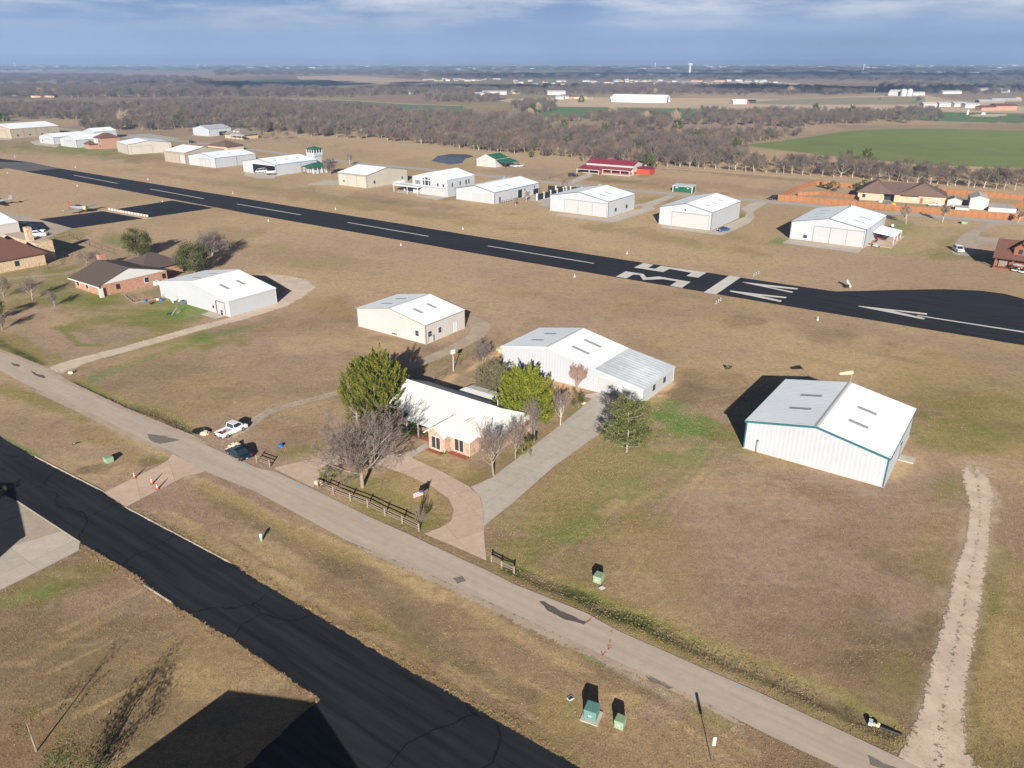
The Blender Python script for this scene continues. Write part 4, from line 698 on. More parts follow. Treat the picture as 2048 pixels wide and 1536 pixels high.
HJ = hangar('hangar', 'beige hangar with brown corner trim tucked behind the long white hangar', 'hangar', (373,327.5), 24.5, 20.5, gp(24.5, 5.7, 7.9), gable='R', wall='beige', doors=[('L', .5, 5.5, 4.6, 1, 'door'), ('L', 5.7, 18, 4.9, 3, 'beige')], cornertrim=.1)
HK = hangar('hangar', 'pale cream hangar with wide double door right of the red brick house', 'hangar', (257.5,309.3), 25.5, 24.0, gp(25.5, 5.6, 7.3), gable='R', wall='cream', rot=40, doors=[('R', 2, 14, 4.5, 2, 'cream')], cornertrim=.1)
HM = hangar('hangar', 'white hangar with two dark-edged door leaves left of the red brick house', 'hangar', (155,295.5), 26, 21.5, gp(21.5, 4.7, 6.9), trim='trimblue', doors=[('L', 3.0, 16.0, 3.9, 3)], skylights=[(0, .4, .5, 9, .8)])
HN = hangar('hangar', 'white hangar with low lean-to and blue bins in front of the tan hangar', 'hangar', (110,288.8), 24, 21.0, gp(21.0, 4.5, 6.3), trim='trimblue', doors=[('L', .6, 14.0, 2.9, 2)], windows=[('L', 16.5, 1, .7, 1.2)])
HP = hangar('hangar', 'small grey-white hangar behind the red brick house', 'hangar', (192,279), 16, 16.5, gp(16.5, 5.2, 7.2), trim='trimblue', doors=[('R', 4.5, 10, 3.9, 1, 'door', 'trimdark')], roof='roofw')
HO = hangar('hangar', 'very long tan hangar with brown bay lines at far left', 'hangar', (24.5,277), 36, 34, gp(34, 6.4, 9.2), wall='beige', rot=60, trim='trimred', doors=[('R', 9, 9.1, 6.2, 1), ('R', 18, 18.1, 6.2, 1), ('R', 27, 27.1, 6.2, 1), ('L', 6, 30, 5, 2, 'beige')], windows=[('R', 4.5, 1.2, 1.4, 1.3), ('R', 13, 1.2, 1.4, 1.0), ('R', 22, 1.2, 1.4, 1.0), ('R', 31, 1.2, 1.4, 1.0)])
HQ = hangar('workshop', 'small grey metal workshop beside the grey-roofed farmhouse near the woods', 'workshop', (420,273), 19, 21, gp(21, 5.1, 7.2), trim='trimblue', roof='greyroof', wall='white', doors=[('R', 8, 15, 3.0, 2, 'dark', 'trimwhite')], skylights=[(0, .4, .7, 10, .8)])
# green-roofed barn and its neighbours
BG = hangar('barn', 'tan barn with green metal roof and open carport behind the pond', 'barn', (991,335), 12, 12.5, [(0, 4.0), (6.2, 6.2), (12.5, 3.6)], wall='ivory', roof='greenroof', trim='trimwhite', doors=[('L', 5.5, 9.0, 3.2, 2, 'ivory', 'trimtan')])
BG.b(MB().slab([(-.2, -6.5, 2.4), (12.2, -6.5, 2.4), (12.2, -.2, 3.95), (-.2, -.2, 3.95)], .1), 'lean_to', M['greenroof'])
for x in (.2, 6, 11.8): BG.b(MB().box(x-.1, x+.1, -6.3, -6.1, 0, 2.4), 'post', M['trimred'])
# green shed
SG = hangar('shed', 'small green livestock shed with grey sloping roof and white corner posts', 'shed', (1384,386.5), 4.0, 8.8, [(0, 2.5), (4.0, 3.0)], gable='R', wall='greenwall', roof='greyroof', trim='trimwhite', rot=58, trimw=.2, base=False, cornertrim=.3)
for y in (2.0, 7.0): SG.b(MB().box(-.05, 0, y-.45, y+.45, 1.6, 2.1), 'window', M['trimwhite'])
# cream shed with a low wing, behind the plank fence
SC2 = hangar('shed', 'cream gabled shed with a low side wing behind the plank fence', 'shed', (1974,420), 11, 6.2, gp(6.2, 4.0, 5.0), wall='ivory', roof='ivory', trim='trimtan', rot=64, cornertrim=.06)
SC2.b(MB().box(-3, 8, -9, -.1, 0, 1.5), 'wing', M['ivory']); SC2.b(MB().box(-6, -.1, 6.3, 11, 0, 1.1), 'plinth', M['ivory'])
hangar('shed', 'small tool shed with weathered shingle roof between tan house and cream shed', 'shed', (1922,414), 6.5, 5.0, gp(5.0, 2.3, 3.3), wall='ivory', roof='shinggrey', trim='trimtan', rot=64, base=False)

# red-roofed barn house
b = Bld('barn_house', 'barn house with magenta-red metal roof and long front porch', 'house', G((1257.8,352.5)), R(58)); N = None
# x back, y to the left: main block set back 5 m behind the porch
L_ = 27.0
b.b(MB().box(4.5, 16, 0, L_-1.5, 0, 4.3), 'wall', M['ivory'])
b.b(MB().box(4.46, 4.5, .2, L_-1.7, .1, 1.3).box(6, 14, -.04, 0, .1, 1.3), 'wainscot', M['redwall'])
b.b(MB().poly([(4.5, 0, 4.3), (16, 0, 4.3), (10.2, 0, 5.8)]), 'gable', M['ivory']); b.b(MB().poly([(4.5, L_-1.5, 4.3), (16, L_-1.5, 4.3), (10.2, L_-1.5, 5.8)]), 'gable', M['ivory'])
b.b(MB().slab([(4.2, -.3, 4.35), (4.2, L_-1.2, 4.35), (10.25, L_-1.2, 6.0), (10.25, -.3, 6.0)], .1).slab([(16.3, -.3, 4.35), (16.3, L_-1.2, 4.35), (10.25, L_-1.2, 6.0), (10.25, -.3, 6.0)], .1), 'roof', M['redroof'])
b.b(MB().slab([(0, -.4, 2.5), (0, 14.5, 2.5), (4.45, 14.5, 3.4), (4.45, -.4, 3.4)], .1).slab([(-3.5, 14.52, 2.2), (-3.5, L_, 2.2), (4.45, L_, 3.4), (4.45, 14.52, 3.4)], .1), 'porch_roof', M['redroof'])
b.b(MB().box(-.1, .0, -.4, 14.5, 2.25, 2.45).box(-3.6, -3.5, 14.5, L_, 1.95, 2.15), 'fascia', M['trimwhite'])
for x, y in ((.1, 0), (.1, 4.8), (.1, 9.6), (.1, 14.2), (-3.4, 14.8), (-3.4, 20), (-3.4, L_-.2)): b.b(MB().box(x-.15, x+.15, y-.12, y+.12, 0, 2.1), 'porch_post', M['trimwhite'])
b.b(MB().box(-.3, 4.45, -.3, L_-1.6, 0, .2), 'porch_floor', M['pad'])
for y in (3, 7, 11.5): b.b(MB().box(4.4, 4.46, y-.8, y+.8, 1.4, 2.6), 'window', M['glass'])
b.b(MB().box(-3.3, 4.3, 14.7, 14.8, .1, 2.4), 'carport_wall', M['redwall']); b.b(MB().box(9, 16, -7, -.1, 0, 2.6), 'side_wing', M['redwall']); b.b(MB().slab([(8.8, -7.2, 2.7), (16.2, -7.2, 2.7), (16.2, 0, 3.4), (8.8, 0, 3.4)], .1), 'wing_roof', M['redroof'])
b.b(MB().slab([(16.25, 0, 4.2), (16.25, 5, 4.2), (22, 5, 3.2), (22, 0, 3.2)], .1).box(21.5, 21.7, 0, 5, 0, 3.2), 'back_wing', M['ivory'])

# two-storey red brick house
b = Bld('brick_house', 'two-storey red brick house with brown hip roof between white hangars', 'house', G((204,298.5)), R(48))
b.b(MB().box(0, 12, 0, 10, 0, 6.6), 'wall', M['brick2'])
hip = lambda x0, x1, y0, y1, z0, z1, c: MB().poly([(x0,y0,z0),(x1,y0,z0),(x1-c,(y0+y1)/2,z1),(x0+c,(y0+y1)/2,z1)]).poly([(x1,y0,z0),(x1,y1,z0),(x1-c,(y0+y1)/2,z1)]).poly([(x1,y1,z0),(x0,y1,z0),(x0+c,(y0+y1)/2,z1),(x1-c,(y0+y1)/2,z1)]).poly([(x0,y1,z0),(x0,y0,z0),(x0+c,(y0+y1)/2,z1)]).poly([(x0,y0,z0),(x0,y1,z0),(x1,y1,z0),(x1,y0,z0)])
b.b(hip(-.6, 12.6, -.6, 10.6, 6.6, 9.4, 5), 'roof', M['shingred'])
b.b(MB().box(-5, -.05, 6, 14, 0, 2.8), 'porch', M['brick2']); b.b(hip(-5.5, 0, 5, 15, 2.8, 5.0, 2.4), 'porch_roof', M['shingred'])
b.b(MB().box(-1.2, -.05, 3.5, 7.0, 3.4, 6.3), 'bay', M['trimwhite'])
for y, z in ((2, 1), (2, 4.2)): b.b(MB().box(-.06, -.01, y-.9, y+.9, z, z+1.6), 'window', M['glass'])
# grey-roofed farmhouse near the woods
b = Bld('farmhouse', 'buff farmhouse with grey hip roof and twin dormers near the woods', 'house', G((484,279)), R(54))
b.b(MB().box(0, 14, 0, 20, 0, 3.0), 'wall', M['stone']); b.b(hip(-1.5, 15, -1.5, 21, 3.0, 7.2, 7), 'roof', M['shinggrey'])
b.b(MB().slab([(-4, -6, 2.7), (-4, 10, 2.7), (-1.2, 10, 3.5), (-1.2, -6, 3.5)], .1), 'porch_roof', M['greyroof'])
for y in (5, 9): b.b(MB().box(1.0, 3.2, y, y+1.6, 3.2, 5.4), 'dormer', M['trimwhite'])
for y in (-5.5, 0, 5, 9.5): b.b(MB().box(-3.9, -3.7, y, y+.2, 0, 2.7), 'porch_post', M['trimwhite'])

# tan brick ranch house with brown hip roofs, inside the plank fence
b = Bld('brick_house', 'long tan brick ranch house with brown hip roof inside the plank fence', 'house', G((1888.5,410.5)), R(64.5)); Ls = 31.5
T_ = M['tanbrick']
b.b(MB().box(0, 14, 0, 18, 0, 3.0).box(3, 14, 18, 22, 0, 3.0).box(0, 14, 22.01, Ls, 0, 3.0), 'wall', T_)
b.b(hip(-.7, 16, -.8, 17.6, 3.0, 7.2, 5.0), 'roof', M['shingtan'])
b.b(hip(-.7, 15, 18.4, Ls+.8, 3.0, 7.4, 5.4), 'roof', M['shingtan'])
b.b(MB().slab([(-.5, 12, 2.95), (-.5, 26, 2.95), (8, 26, 6.7), (8, 10, 6.7)], .1).slab([(16, 12, 2.95), (16, 26, 2.95), (8, 26, 6.7), (8, 10, 6.7)], .1), 'roof', M['shingtan'])
b.b(hip(-1.6, 6, 9.0, 15.5, 2.98, 5.4, 3.2), 'roof', M['shingtan'])
for y in (3.4,): b.b(MB().box(-.06, -.01, y-.6, y+.6, 1.9, 2.3), 'window', M['trimwhite'])
b.b(MB().box(-.06, -.01, 7.7, 8.8, .1, 2.2), 'door', M['trimred']); b.b(MB().box(-.06, -.01, 28.6, 29.8, 1.0, 2.3), 'window', M['glass']); b.b(MB().box(-.06, -.01, 10.2, 11.3, 1.2, 2.2), 'window', M['trimwhite'])
b.b(MB().box(2.9, 2.99, 18.4, 21.6, .1, 2.4), 'window', M['glass']); b.b(MB().box(9.5, 10.4, 24.9, 25.7, 7.0, 8.6), 'chimney', M['dark'])
for x, y, z in ((3, 6, 5.0), (4.4, 11, 5.4), (3.2, 17, 4.4)): b.b(MB().tube((x, y, z-.5), (x, y, z+.5), .12, n=6), 'vent_pipe', M['dark'])

# log cabin at the right edge
b = Bld('cabin', 'brown timber cabin with dormer and covered porch at right edge', 'house', G((2058,545)), R(54.4))
b.b(MB().box(2.2, 13, -9, 8.5, 0, 3.0), 'wall', M['brownwood'])
b.b(MB().slab([(-.4, -9.5, 2.9), (-.4, 9.0, 2.9), (7.2, 9.0, 6.8), (7.2, -9.5, 6.8)], .12).slab([(14.5, -9.5, 2.9), (14.5, 9.0, 2.9), (7.2, 9.0, 6.8), (7.2, -9.5, 6.8)], .12), 'roof', M['shingred'])
b.b(MB().poly([(2.2, 8.5, 3.0), (13, 8.5, 3.0), (7.2, 8.5, 6.5)]), 'gable', M['brownwood'])
d = b.b(MB().box(1.6, 6.5, 1.6, 4.6, 3.6, 5.8).poly([(1.6, 1.6, 5.8), (1.6, 4.6, 5.8), (1.6, 3.1, 7.0)]), 'dormer', M['brownwood'])
MB().slab([(1.0, 1.1, 5.5), (1.0, 3.1, 7.2), (7, 3.1, 7.2), (7, 1.1, 5.5)], .1).slab([(1.0, 5.1, 5.5), (1.0, 3.1, 7.2), (7, 3.1, 7.2), (7, 5.1, 5.5)], .1).build('dormer_roof', M['shingred'], d)
MB().box(1.55, 1.6, 2.6, 3.5, 4.2, 5.4).build('window', M['glass'], d)
for y in (8.0, 4.0, 0, -4): b.b(MB().box(0, .25, y, y+.25, 0, 2.9), 'porch_post', M['brownwood'])
b.b(MB().box(-.6, 2.2, -9, 8.6, 0, .35), 'porch_floor', M['brownwood'])
b.b(MB().box(1.8, 2.19, 5.0, 7.4, .36, 2.7), 'stone_wall', M['greywood'])

# ------- the brick house with the pale metal roof, in the middle
b = Bld('brick_house', 'pink brick ranch house with pale standing-seam metal roof and curved drive', 'house', G((939,914.2)))
E_, RZ = 2.75, 5.0
BR = M['brick']
b.b(MB().box(0, 12, 0, 3.4, 0, E_).box(-1.3, 12, 3.41, 6.5, 0, E_).box(2.6, 12, -2.4, -.01, 0, E_).box(2.2, 12, 6.51, 17.9, 0, E_), 'wall', BR)
b.b(MB().poly([(-1.3, 3.41, E_), (-1.3, 6.5, E_), (-1.3, 5.0, 3.95)]), 'gable', BR); b.b(MB().poly([(2.6, -2.4, E_), (2.6, 0, E_), (2.6, .6, 3.6), (2.6, -.6, 3.3)]), 'gable', BR)
SR = M['standing']
ro = b.b(MB().slab([(1.7, 12.6, E_-.05), (1.7, 18.7, E_-.05), (7.2, 18.7, RZ+.1), (7.2, 12.6, RZ+.1)], .12).slab([(.1, 6.0, E_-.25), (.1, 12.6, E_-.25), (7.2, 12.6, RZ+.1), (7.2, 6.0, RZ+.1)], .12).slab([(7.2, 6.0, RZ+.1), (7.2, .6, RZ+.1), (2.1, -3.0, E_+.1), (1.7, -.5, E_-.02), (1.7, 6.0, E_-.02)], .12)
    .slab([(7.2, .6, RZ+.1), (2.1, -3.0, E_-.05), (10.6, -3.0, E_-.05)], .12).slab([(10.6, -3.0, E_-.05), (7.2, .6, RZ+.1), (7.2, 18.7, RZ+.1), (12.6, 18.7, E_-.05), (12.6, -3, E_-.05)], .12), 'roof', SR)
b.b(MB().poly([(2.2, 17.9, E_), (12, 17.9, E_), (7.2, 17.9, RZ-.1)]), 'gable', BR)
# front wing: a small front gable on the left, a hipped bay on the right
b.b(MB().slab([(-1.8, 5.0, 4.14), (5.1, 5.0, 4.14), (2.2, 7.1, E_+.05), (-1.8, 7.0, E_-.1)], .12).slab([(-1.8, 5.0, 4.14), (5.1, 5.0, 4.14), (3.6, 3.2, 3.5), (-.6, 3.3, E_+.12), (-1.8, 3.0, E_-.1)], .12)
    .slab([(-.6, -.6, E_-.08), (-.6, 3.4, E_-.08), (2.4, 2.6, 4.0)], .12).slab([(-.6, -.6, E_-.08), (2.4, 2.6, 4.0), (4.6, 2.6, 4.0), (3.2, -.6, E_+.3)], .12).slab([(-.6, 3.4, E_-.08), (2.4, 2.6, 4.0), (4.6, 2.6, 4.0), (3.7, 3.3, 3.6)], .12), 'wing_roof', SR)
b.b(MB().slab([(-1.86, 5.0, 4.18), (-1.86, 7.05, E_-.06), (-1.86, 7.05, E_-.22), (-1.86, 5.0, 3.98), (-1.86, 2.95, E_-.22), (-1.86, 2.95, E_-.06)], .04), 'fascia', M['trimwhite'])
for y0 in (4.3, 5.15): b.b(MB().box(-1.36, -1.3, y0-.06, y0+.76, .35, 2.3), 'window', M['trimwhite']); b.b(MB().box(-1.38, -1.361, y0, y0+.70, .42, 2.23), 'window_screen', M['screen'])
for y0 in (1.05, 1.9): b.b(MB().box(-.06, 0, y0-.06, y0+.76, .35, 2.3), 'window', M['trimwhite']); b.b(MB().box(-.08, -.061, y0, y0+.70, .42, 2.23), 'window_screen', M['screen'])
b.b(MB().box(2.14, 2.19, 13.3, 14.9, 1.0, 2.3), 'window', M['trimwhite']); b.b(MB().box(2.12, 2.139, 13.4, 14.8, 1.08, 2.22), 'window_screen', M['screen'])
for y in (7.6, 9.9, 12.2): b.b(MB().box(.2, .38, y, y+.18, 0, 2.55), 'porch_post', M['trimwhite'])
b.b(MB().box(2.1, 2.19, 8.3, 9.4, 0, 2.15), 'door', M['trimwhite']); b.b(MB().box(2.1, 2.19, 10.2, 11.6, .8, 2.2), 'window', M['glass'])
b.b(MB().tube((-.1, -.12, .1), (-.1, -.12, 2.6), .05, n=6), 'downpipe', M['trimwhite']); b.b(MB().tube((10.0, -2.5, .1), (10.0, -2.5, 2.6), .05, n=6), 'downpipe', M['trimwhite'])
b.b(MB().slab([(12.65, 2.0, 2.3), (12.65, 13.0, 2.3), (14.6, 12.4, 2.6), (14.6, 3.0, 2.6)], .1).slab([(16.6, 3.0, 2.3), (16.6, 12.4, 2.3), (14.6, 12.4, 2.6), (14.6, 3.0, 2.6)], .1), 'back_roof', M['standing'])
b.b(MB().box(12.1, 16.2, 3.4, 12.0, 0, 2.15), 'back_wing', BR)
b.b(MB().box(-2.1, -1.35, 3.6, 6.4, -.02, .06).box(-1.0, -.05, -.1, 3.3, -.02, .06).box(.1, 2.1, 7, 12.8, -.02, .05), 'flower_bed', M['mulch'])
b.b(MB().tube((9.0, 1.6, 4), (9.0, 1.6, 5.2), .07, n=6), 'vent_pipe', M['trimwhite'])
# brown-roofed brick house, left
b = Bld('brick_house', 'brick house with brown shingle roof and white gable beside the white hangar', 'house', G((208.8,593.5)))
b.b(MB().box(0, 16.8, .4, 13.6, 0, 2.8), 'wall', M['brick2'])
b.b(MB().poly([(-.2, .36, 2.8), (17.0, .36, 2.8), (7.4, .36, 5.3)]), 'gable', M['trimwhite'])
b.b(MB().slab([(-1.0, .25, 2.6), (-1.0, 14.4, 2.6), (7.3, 14.4, 5.6), (7.3, .25, 5.6)], .15).slab([(18.2, .25, 2.6), (18.2, 14.4, 2.6), (7.3, 14.4, 5.6), (7.3, .25, 5.6)], .15), 'roof', M['shingle'])
b.b(MB().box(14, 24, 5, 16, 0, 2.8), 'wall', M['brick2']); b.b(hip(12.5, 25, 4.2, 17, 2.82, 5.6, 5.5), 'roof', M['shingle'])
b.b(MB().box(7.2, 8.8, 13.6, 15.0, 0, 6.8), 'chimney', M['brick2']); b.b(MB().box(-1.1, -1.0, -.6, 14.4, 2.35, 2.62), 'fascia', M['trimwhite'])
for y in (1.2, 6.8, 11.2): b.b(MB().box(-.07, 0, y, y+1.2, .7, 2.2), 'window', M['trimwhite']); b.b(MB().box(-.09, -.071, y+.1, y+1.1, .8, 2.1), 'pane', M['glass'])
for x in (10.6, ): b.b(MB().box(x, x+1.0, .32, .39, .8, 2.3), 'window', M['trimwhite'])
for x, m_ in ((3.4, 'dark'), (10.7, 'glass'), (15.4, 'dark')): b.b(MB().box(x, x+.9, .29, .315, 1.0, 2.2), 'pane', M[m_])
b.b(MB().box(12.6, 13.8, -.9, .1, 0, 1.0), 'air_conditioner', M['galv']); b.b(MB().box(-.9, -.1, -.3, .4, 0, 2.3), 'screen_panel', M['trimwhite'])
# far-left house with red-brown roofs
b = Bld('stone_house', 'buff stone house with red-brown hip roofs and tall chimney at left edge', 'house', G((75,532)))
b.b(MB().box(-12, 2.4, 0, 9, 0, 3.2).box(2.41, 7, 4, 24, 0, 5.4).box(-12, 2.4, 9.01, 24, 0, 3.2), 'wall', M['stone'])
b.b(hip(-13, 3.2, -.8, 12, 3.2, 7.2, 5.5), 'roof', M['shingred']); b.b(hip(-13, 3, 8, 26, 3.25, 8.2, 7), 'roof', M['shingred'])
b.b(MB().box(2.5, 3.9, 7.6, 9.6, 5, 9.2), 'chimney', M['stone']); b.b(MB().box(-5.4, -4.3, -.06, -.01, 1.0, 2.4), 'window', M['glass'])
# blue-grey roofed hangar corner behind it
hangar('hangar', 'white hangar corner with shaded roof behind the red-brown roofed house', 'hangar', (3,484), 6, 24, gp(24, 5.2, 7.0), wall='ivory', rot=54.4, roof='roofw', trim='trimwhite')

b = Bld('ranch_house', 'low brown-roofed house hidden behind the beige and white hangars', 'house', G((455,303)), A2); b.b(MB().box(0, 12, 0, 20, 0, 2.8), 'wall', M['tanbrick']); b.b(hip(-1, 13, -1, 21, 2.8, 5.6, 6), 'roof', M['shingtan'])
# control tower and gazebo beside the open hangar
b = Bld('control_tower', 'square white lookout tower with glazed cab and green roof', 'tower', G((632,337)), R(54.4))
b.b(MB().box(-2.4, 2.4, -2.4, 2.4, 0, 6.6), 'wall', M['white']); b.b(MB().box(-2.9, 2.9, -2.9, 2.9, 6.6, 8.2), 'parapet', M['white'])
b.b(MB().box(-2.6, 2.6, -2.6, 2.6, 8.2, 10.0), 'cab_glass', M['glass'])
for i in range(4):
    for a_ in (-2.66, -.9, .9):
        q = [(-2.7, a_), (2.7, a_), (a_, -2.7), (a_, 2.7)][i]; b.b(MB().box(q[0]-.14, q[0]+.14, q[1]-.14, q[1]+.14, 8.2, 10.0), 'mullion', M['trimwhite'])
b.b(hip(-3.4, 3.4, -3.4, 3.4, 10.0, 11.3, 3.3), 'roof', M['greenroof'])
b = Bld('pavilion', 'open porch pavilion with green hip roof below the lookout tower', 'pavilion', G((627,349)), R(54.4))
b.b(hip(-.6, 12, -.6, 8.5, 3.2, 5.0, 4), 'roof', M['greenroof']); b.b(MB().box(2.5, 11.4, 1.5, 7.9, 0, 3.1), 'wall', M['white'])
for x in (0, 2.9, 5.7, 8.6, 11.4): b.b(MB().box(x-.12, x+.12, -.12, .12, 0, 3.2), 'post', M['trimwhite'])
for y in (2.6, 5.3, 7.9): b.b(MB().box(-.12, .12, y-.12, y+.12, 0, 3.2), 'post', M['brownwood'])
# unseen building just out of frame, bottom left: it throws the long shadow on the dark taxiway
hangar('hangar', 'added unseen white hangar whose shadow crosses the lower left taxiway', 'hangar', Vector((-21.2, 12.9, 0)), 18, 18.9, gp(18.9, 4.4, 5.95))
hangar('hangar', 'added unseen white hangar whose shadow falls on the left concrete pad', 'hangar', Vector((-70.5, 44.8, 0)), 20, 22, gp(22, 5.0, 7.0))
# ------------------------------------------------------------------ vegetation
def segs_mesh(segs, n=3):
    S = np.array([[*a, *b, r0, r1] for a, b, r0, r1 in segs]); a = S[:, :3]; b = S[:, 3:6]; d = b-a; d /= np.linalg.norm(d, axis=1)[:, None]+1e-9
    ref = np.where(np.abs(d[:, 2:3]) > .9, np.array([[1., 0, 0]]), np.array([[0, 0, 1.]])); u = np.cross(d, ref); u /= np.linalg.norm(u, axis=1)[:, None]; v = np.cross(d, u)
    rings = []
    for base, r in ((a, S[:, 6]), (b, S[:, 7])):
        for i in range(n):
            t = 2*pi*i/n; rings.append(base+(u*cos(t)+v*sin(t))*r[:, None])
    V = np.stack(rings, 1); m = len(S); off = (np.arange(m)*2*n)[:, None]
    F = np.concatenate([off+np.array([[i, (i+1) % n, n+(i+1) % n, n+i]]) for i in range(n)], 0)
    return V.reshape(-1, 3), F
def rvec(): 
    v = Vector((random.gauss(0, 1), random.gauss(0, 1), random.gauss(0, 1))); return v.normalized()
def grow(segs, p, d, L, r, lvl, P, big):
    """one limb: bent run of pieces with side shoots"""
    k = 3 if lvl < P['lv']-1 else 2; pts = [Vector(p)]; dd = Vector(d)
    for i in range(k):
        dd = (dd+rvec()*P['wig']+Vector((0, 0, P['up']))).normalized(); pts.append(pts[-1]+dd*L/k)
    for i in range(k):
        ra, rb = r*(1-.55*i/k), r*(1-.55*(i+1)/k); (big if lvl <= P['trunk_lv'] else segs).append((pts[i], pts[i+1], max(ra, P['rmin']), max(rb, P['rmin']*.8)))
    if lvl >= P['lv']: return
    n = P['n'][lvl]
    for i in range(n):
        t = P['t0'][lvl]+(1-P['t0'][lvl])*(i+random.random()*.8)/n; t = min(t, .999); q = t*k; j = int(q); s = pts[j].lerp(pts[j+1], q-j)
        ax = (pts[j+1]-pts[j]).normalized(); az = i*2.4+random.random()*1.2; u = ax.orthogonal().normalized(); v = ax.cross(u); side = u*cos(az)+v*sin(az)
        sp = P['sp'][lvl]*(1-.35*t)+random.uniform(-.1, .1); nd = (ax*cos(sp)+side*sin(sp)).normalized()
        grow(segs, s, nd, L*P['len'][lvl]*random.uniform(.75, 1.15)*(1-.35*t), r*(1-.55*t)*.62, lvl+1, P, big)
def bare_tree(name, label, px, h, twig='twig', bark='bark', n=(9, 6, 5, 5), len_=(.75, .62, .6, .55), sp=(.9, .8, .8, .8), t0=(.3, .25, .2, .2), r=.22, up=.10, wig=.16, rmin=.012, seed=1, group=None, trunks=1, loc=None, trunk_frac=.55, cat='tree', trunk_lv=1, tname='trunk'):
    random.seed(seed); base = G(px) if loc is None else loc
    root = empty(name, base, 0, label, cat, group); segs, big = [], []
    P = dict(lv=len(n), n=n, t0=t0, sp=sp, len=len_, up=up, wig=wig, rmin=rmin, trunk_lv=trunk_lv)
    for k in range(trunks):
        d = Vector((random.gauss(0, .05+.25*(trunks > 1)), random.gauss(0, .05+.25*(trunks > 1)), 1)).normalized()
        grow(segs, Vector((0, 0, -.1)), d, h*trunk_frac, r*(1 if trunks == 1 else .6), 0, P, big)
    zs = max(b.z for a, b, _, _ in segs+big); f = h/zs
    sc = lambda S: [(a*f, b*f, ra, rb) for a, b, ra, rb in S]
    V, F = segs_mesh(sc(big), 6); mkobj(tname, npmesh(tname, V, F), M[bark], root)
    V, F = segs_mesh(sc(segs), 3); mkobj('crown', npmesh('crown', V, F), M[twig], root)
    return root
def quads(cen, size, direction=None, aspect=1.6, jitter=.6, n=4):
    """random leaf plates: cen (k,3), long axis along direction"""
    k = len(cen); d = rng.normal(size=(k, 3)) if direction is None else direction+rng.normal(size=(k, 3))*jitter
    d /= np.linalg.norm(d, axis=1)[:, None]+1e-9; q = rng.normal(size=(k, 3)); s = np.cross(d, q); s /= np.linalg.norm(s, axis=1)[:, None]+1e-9
    L = (size*rng.uniform(.6, 1.3, k))[:, None]; W = L/aspect
    V = np.stack([cen-d*L*.5, cen+s*W*.5, cen+d*L*.5, cen-s*W*.5], 1).reshape(-1, 3); F = np.arange(k*4).reshape(k, 4)
    return V, F
def cedar(name, label, px, h, rad, leaf='cedar', dens_=1.0, seed=1, group=None, stems=1, shape=1.0, size=.24, cat='tree', low=.03, loc=None):
    """dense evergreen built of upward-flaring sprays"""
    global rng; rng = np.random.default_rng(seed); random.seed(seed)
    base = G(px) if loc is None else loc; root = empty(name, base, 0, label, cat, group)
    tr = MB(); C_, D_ = [], []
    for st in range(stems):
        ox, oy = (0, 0) if st == 0 else (cos(st*2.4+seed)*rad*.5, sin(st*2.4+seed)*rad*.5); hh = h*(1 if st == 0 else random.uniform(.66, .92))
        tr.tube((ox, oy, -.1), (ox*1.1, oy*1.1, hh*.8), .16*h/8, .03, 6)
        ns = int(44*dens_*rad*hh/18)+12
        for i in range(ns):
            u = random.random()**1.15; z = hh*(low+(1-low)*u); R_ = rad*(.62 if stems > 1 else 1)*((1-u)**(.62*shape))*(.6+.4*min(1, (u+.05)/.18))*random.uniform(.62, 1.12)
            a = random.uniform(0, 2*pi); q = random.uniform(.72, 1.0); c = Vector((ox+R_*q*cos(a), oy+R_*q*sin(a), z*.94)); out = Vector((cos(a)*.55, sin(a)*.55, .95)).normalized()
            L = random.uniform(1.3, 2.7)*h/9; m = int(100*dens_)
            t = rng.random(m)**.9; w_ = .36*(1-t)*L*.75+.05; ang = rng.uniform(0, 2*pi, m); e1 = np.array(out.orthogonal().normalized()); e2 = np.cross(np.array(out), e1)
            rr = w_*np.sqrt(rng.random(m)); P_ = np.array(c)[None]+np.array(out)[None]*(t*L)[:, None]+e1[None]*(rr*np.cos(ang))[:, None]+e2[None]*(rr*np.sin(ang))[:, None]
            C_.append(P_); D_.append(np.repeat(np.array(out)[None], m, 0))
    V, F = quads(np.concatenate(C_), size, np.concatenate(D_), 1.9, .5); mkobj('crown', npmesh('crown', V, F), M[leaf], root)
    tr.build('trunk', M['bark'], root); return root
def leafy(name, label, px, h, rad, leaf='oak', seed=1, group=None, clumps=90, per=90, size=.22, trunk=.25, base_frac=.15, cat='tree', loc=None, flat=1.0, csize=.9):
    """broad evergreen or bush: leaf plates in clumps over a lumpy dome"""
    global rng; rng = np.random.default_rng(seed); random.seed(seed)
    base = G(px) if loc is None else loc; root = empty(name, base, 0, label, cat, group); C_ = []; tr = MB(); tr.tube((0, 0, -.1), (0, 0, h*.5), trunk, trunk*.6, 7)
    for i in range(clumps):
        v = rvec(); q = random.uniform(.35, 1)**.45; lump = 1+.16*sin(3*v.x+seed)+.14*sin(4*v.y+2*seed)
        c = Vector((v.x*rad*q*lump, v.y*rad*q*lump, h*(base_frac+(1-base_frac)*(.5+.5*v.z*q*lump*.95)*flat)))
        if i % 6 == 0: tr.tube((0, 0, h*.3), c, trunk*.35, .02, 5, False)
        g_ = rng.normal(size=(per, 3))*csize*h/14*random.uniform(.7, 1.2); C_.append(np.array(c)[None]+g_)
    V, F = quads(np.concatenate(C_), size, None, 1.5); V[:, 2] = np.maximum(V[:, 2], .03); mkobj('foliage' if cat != 'tree' else 'crown', npmesh('crown', V, F), M[leaf], root); tr.build('trunk' if cat == 'tree' else 'stem', M['bark'], root); return root

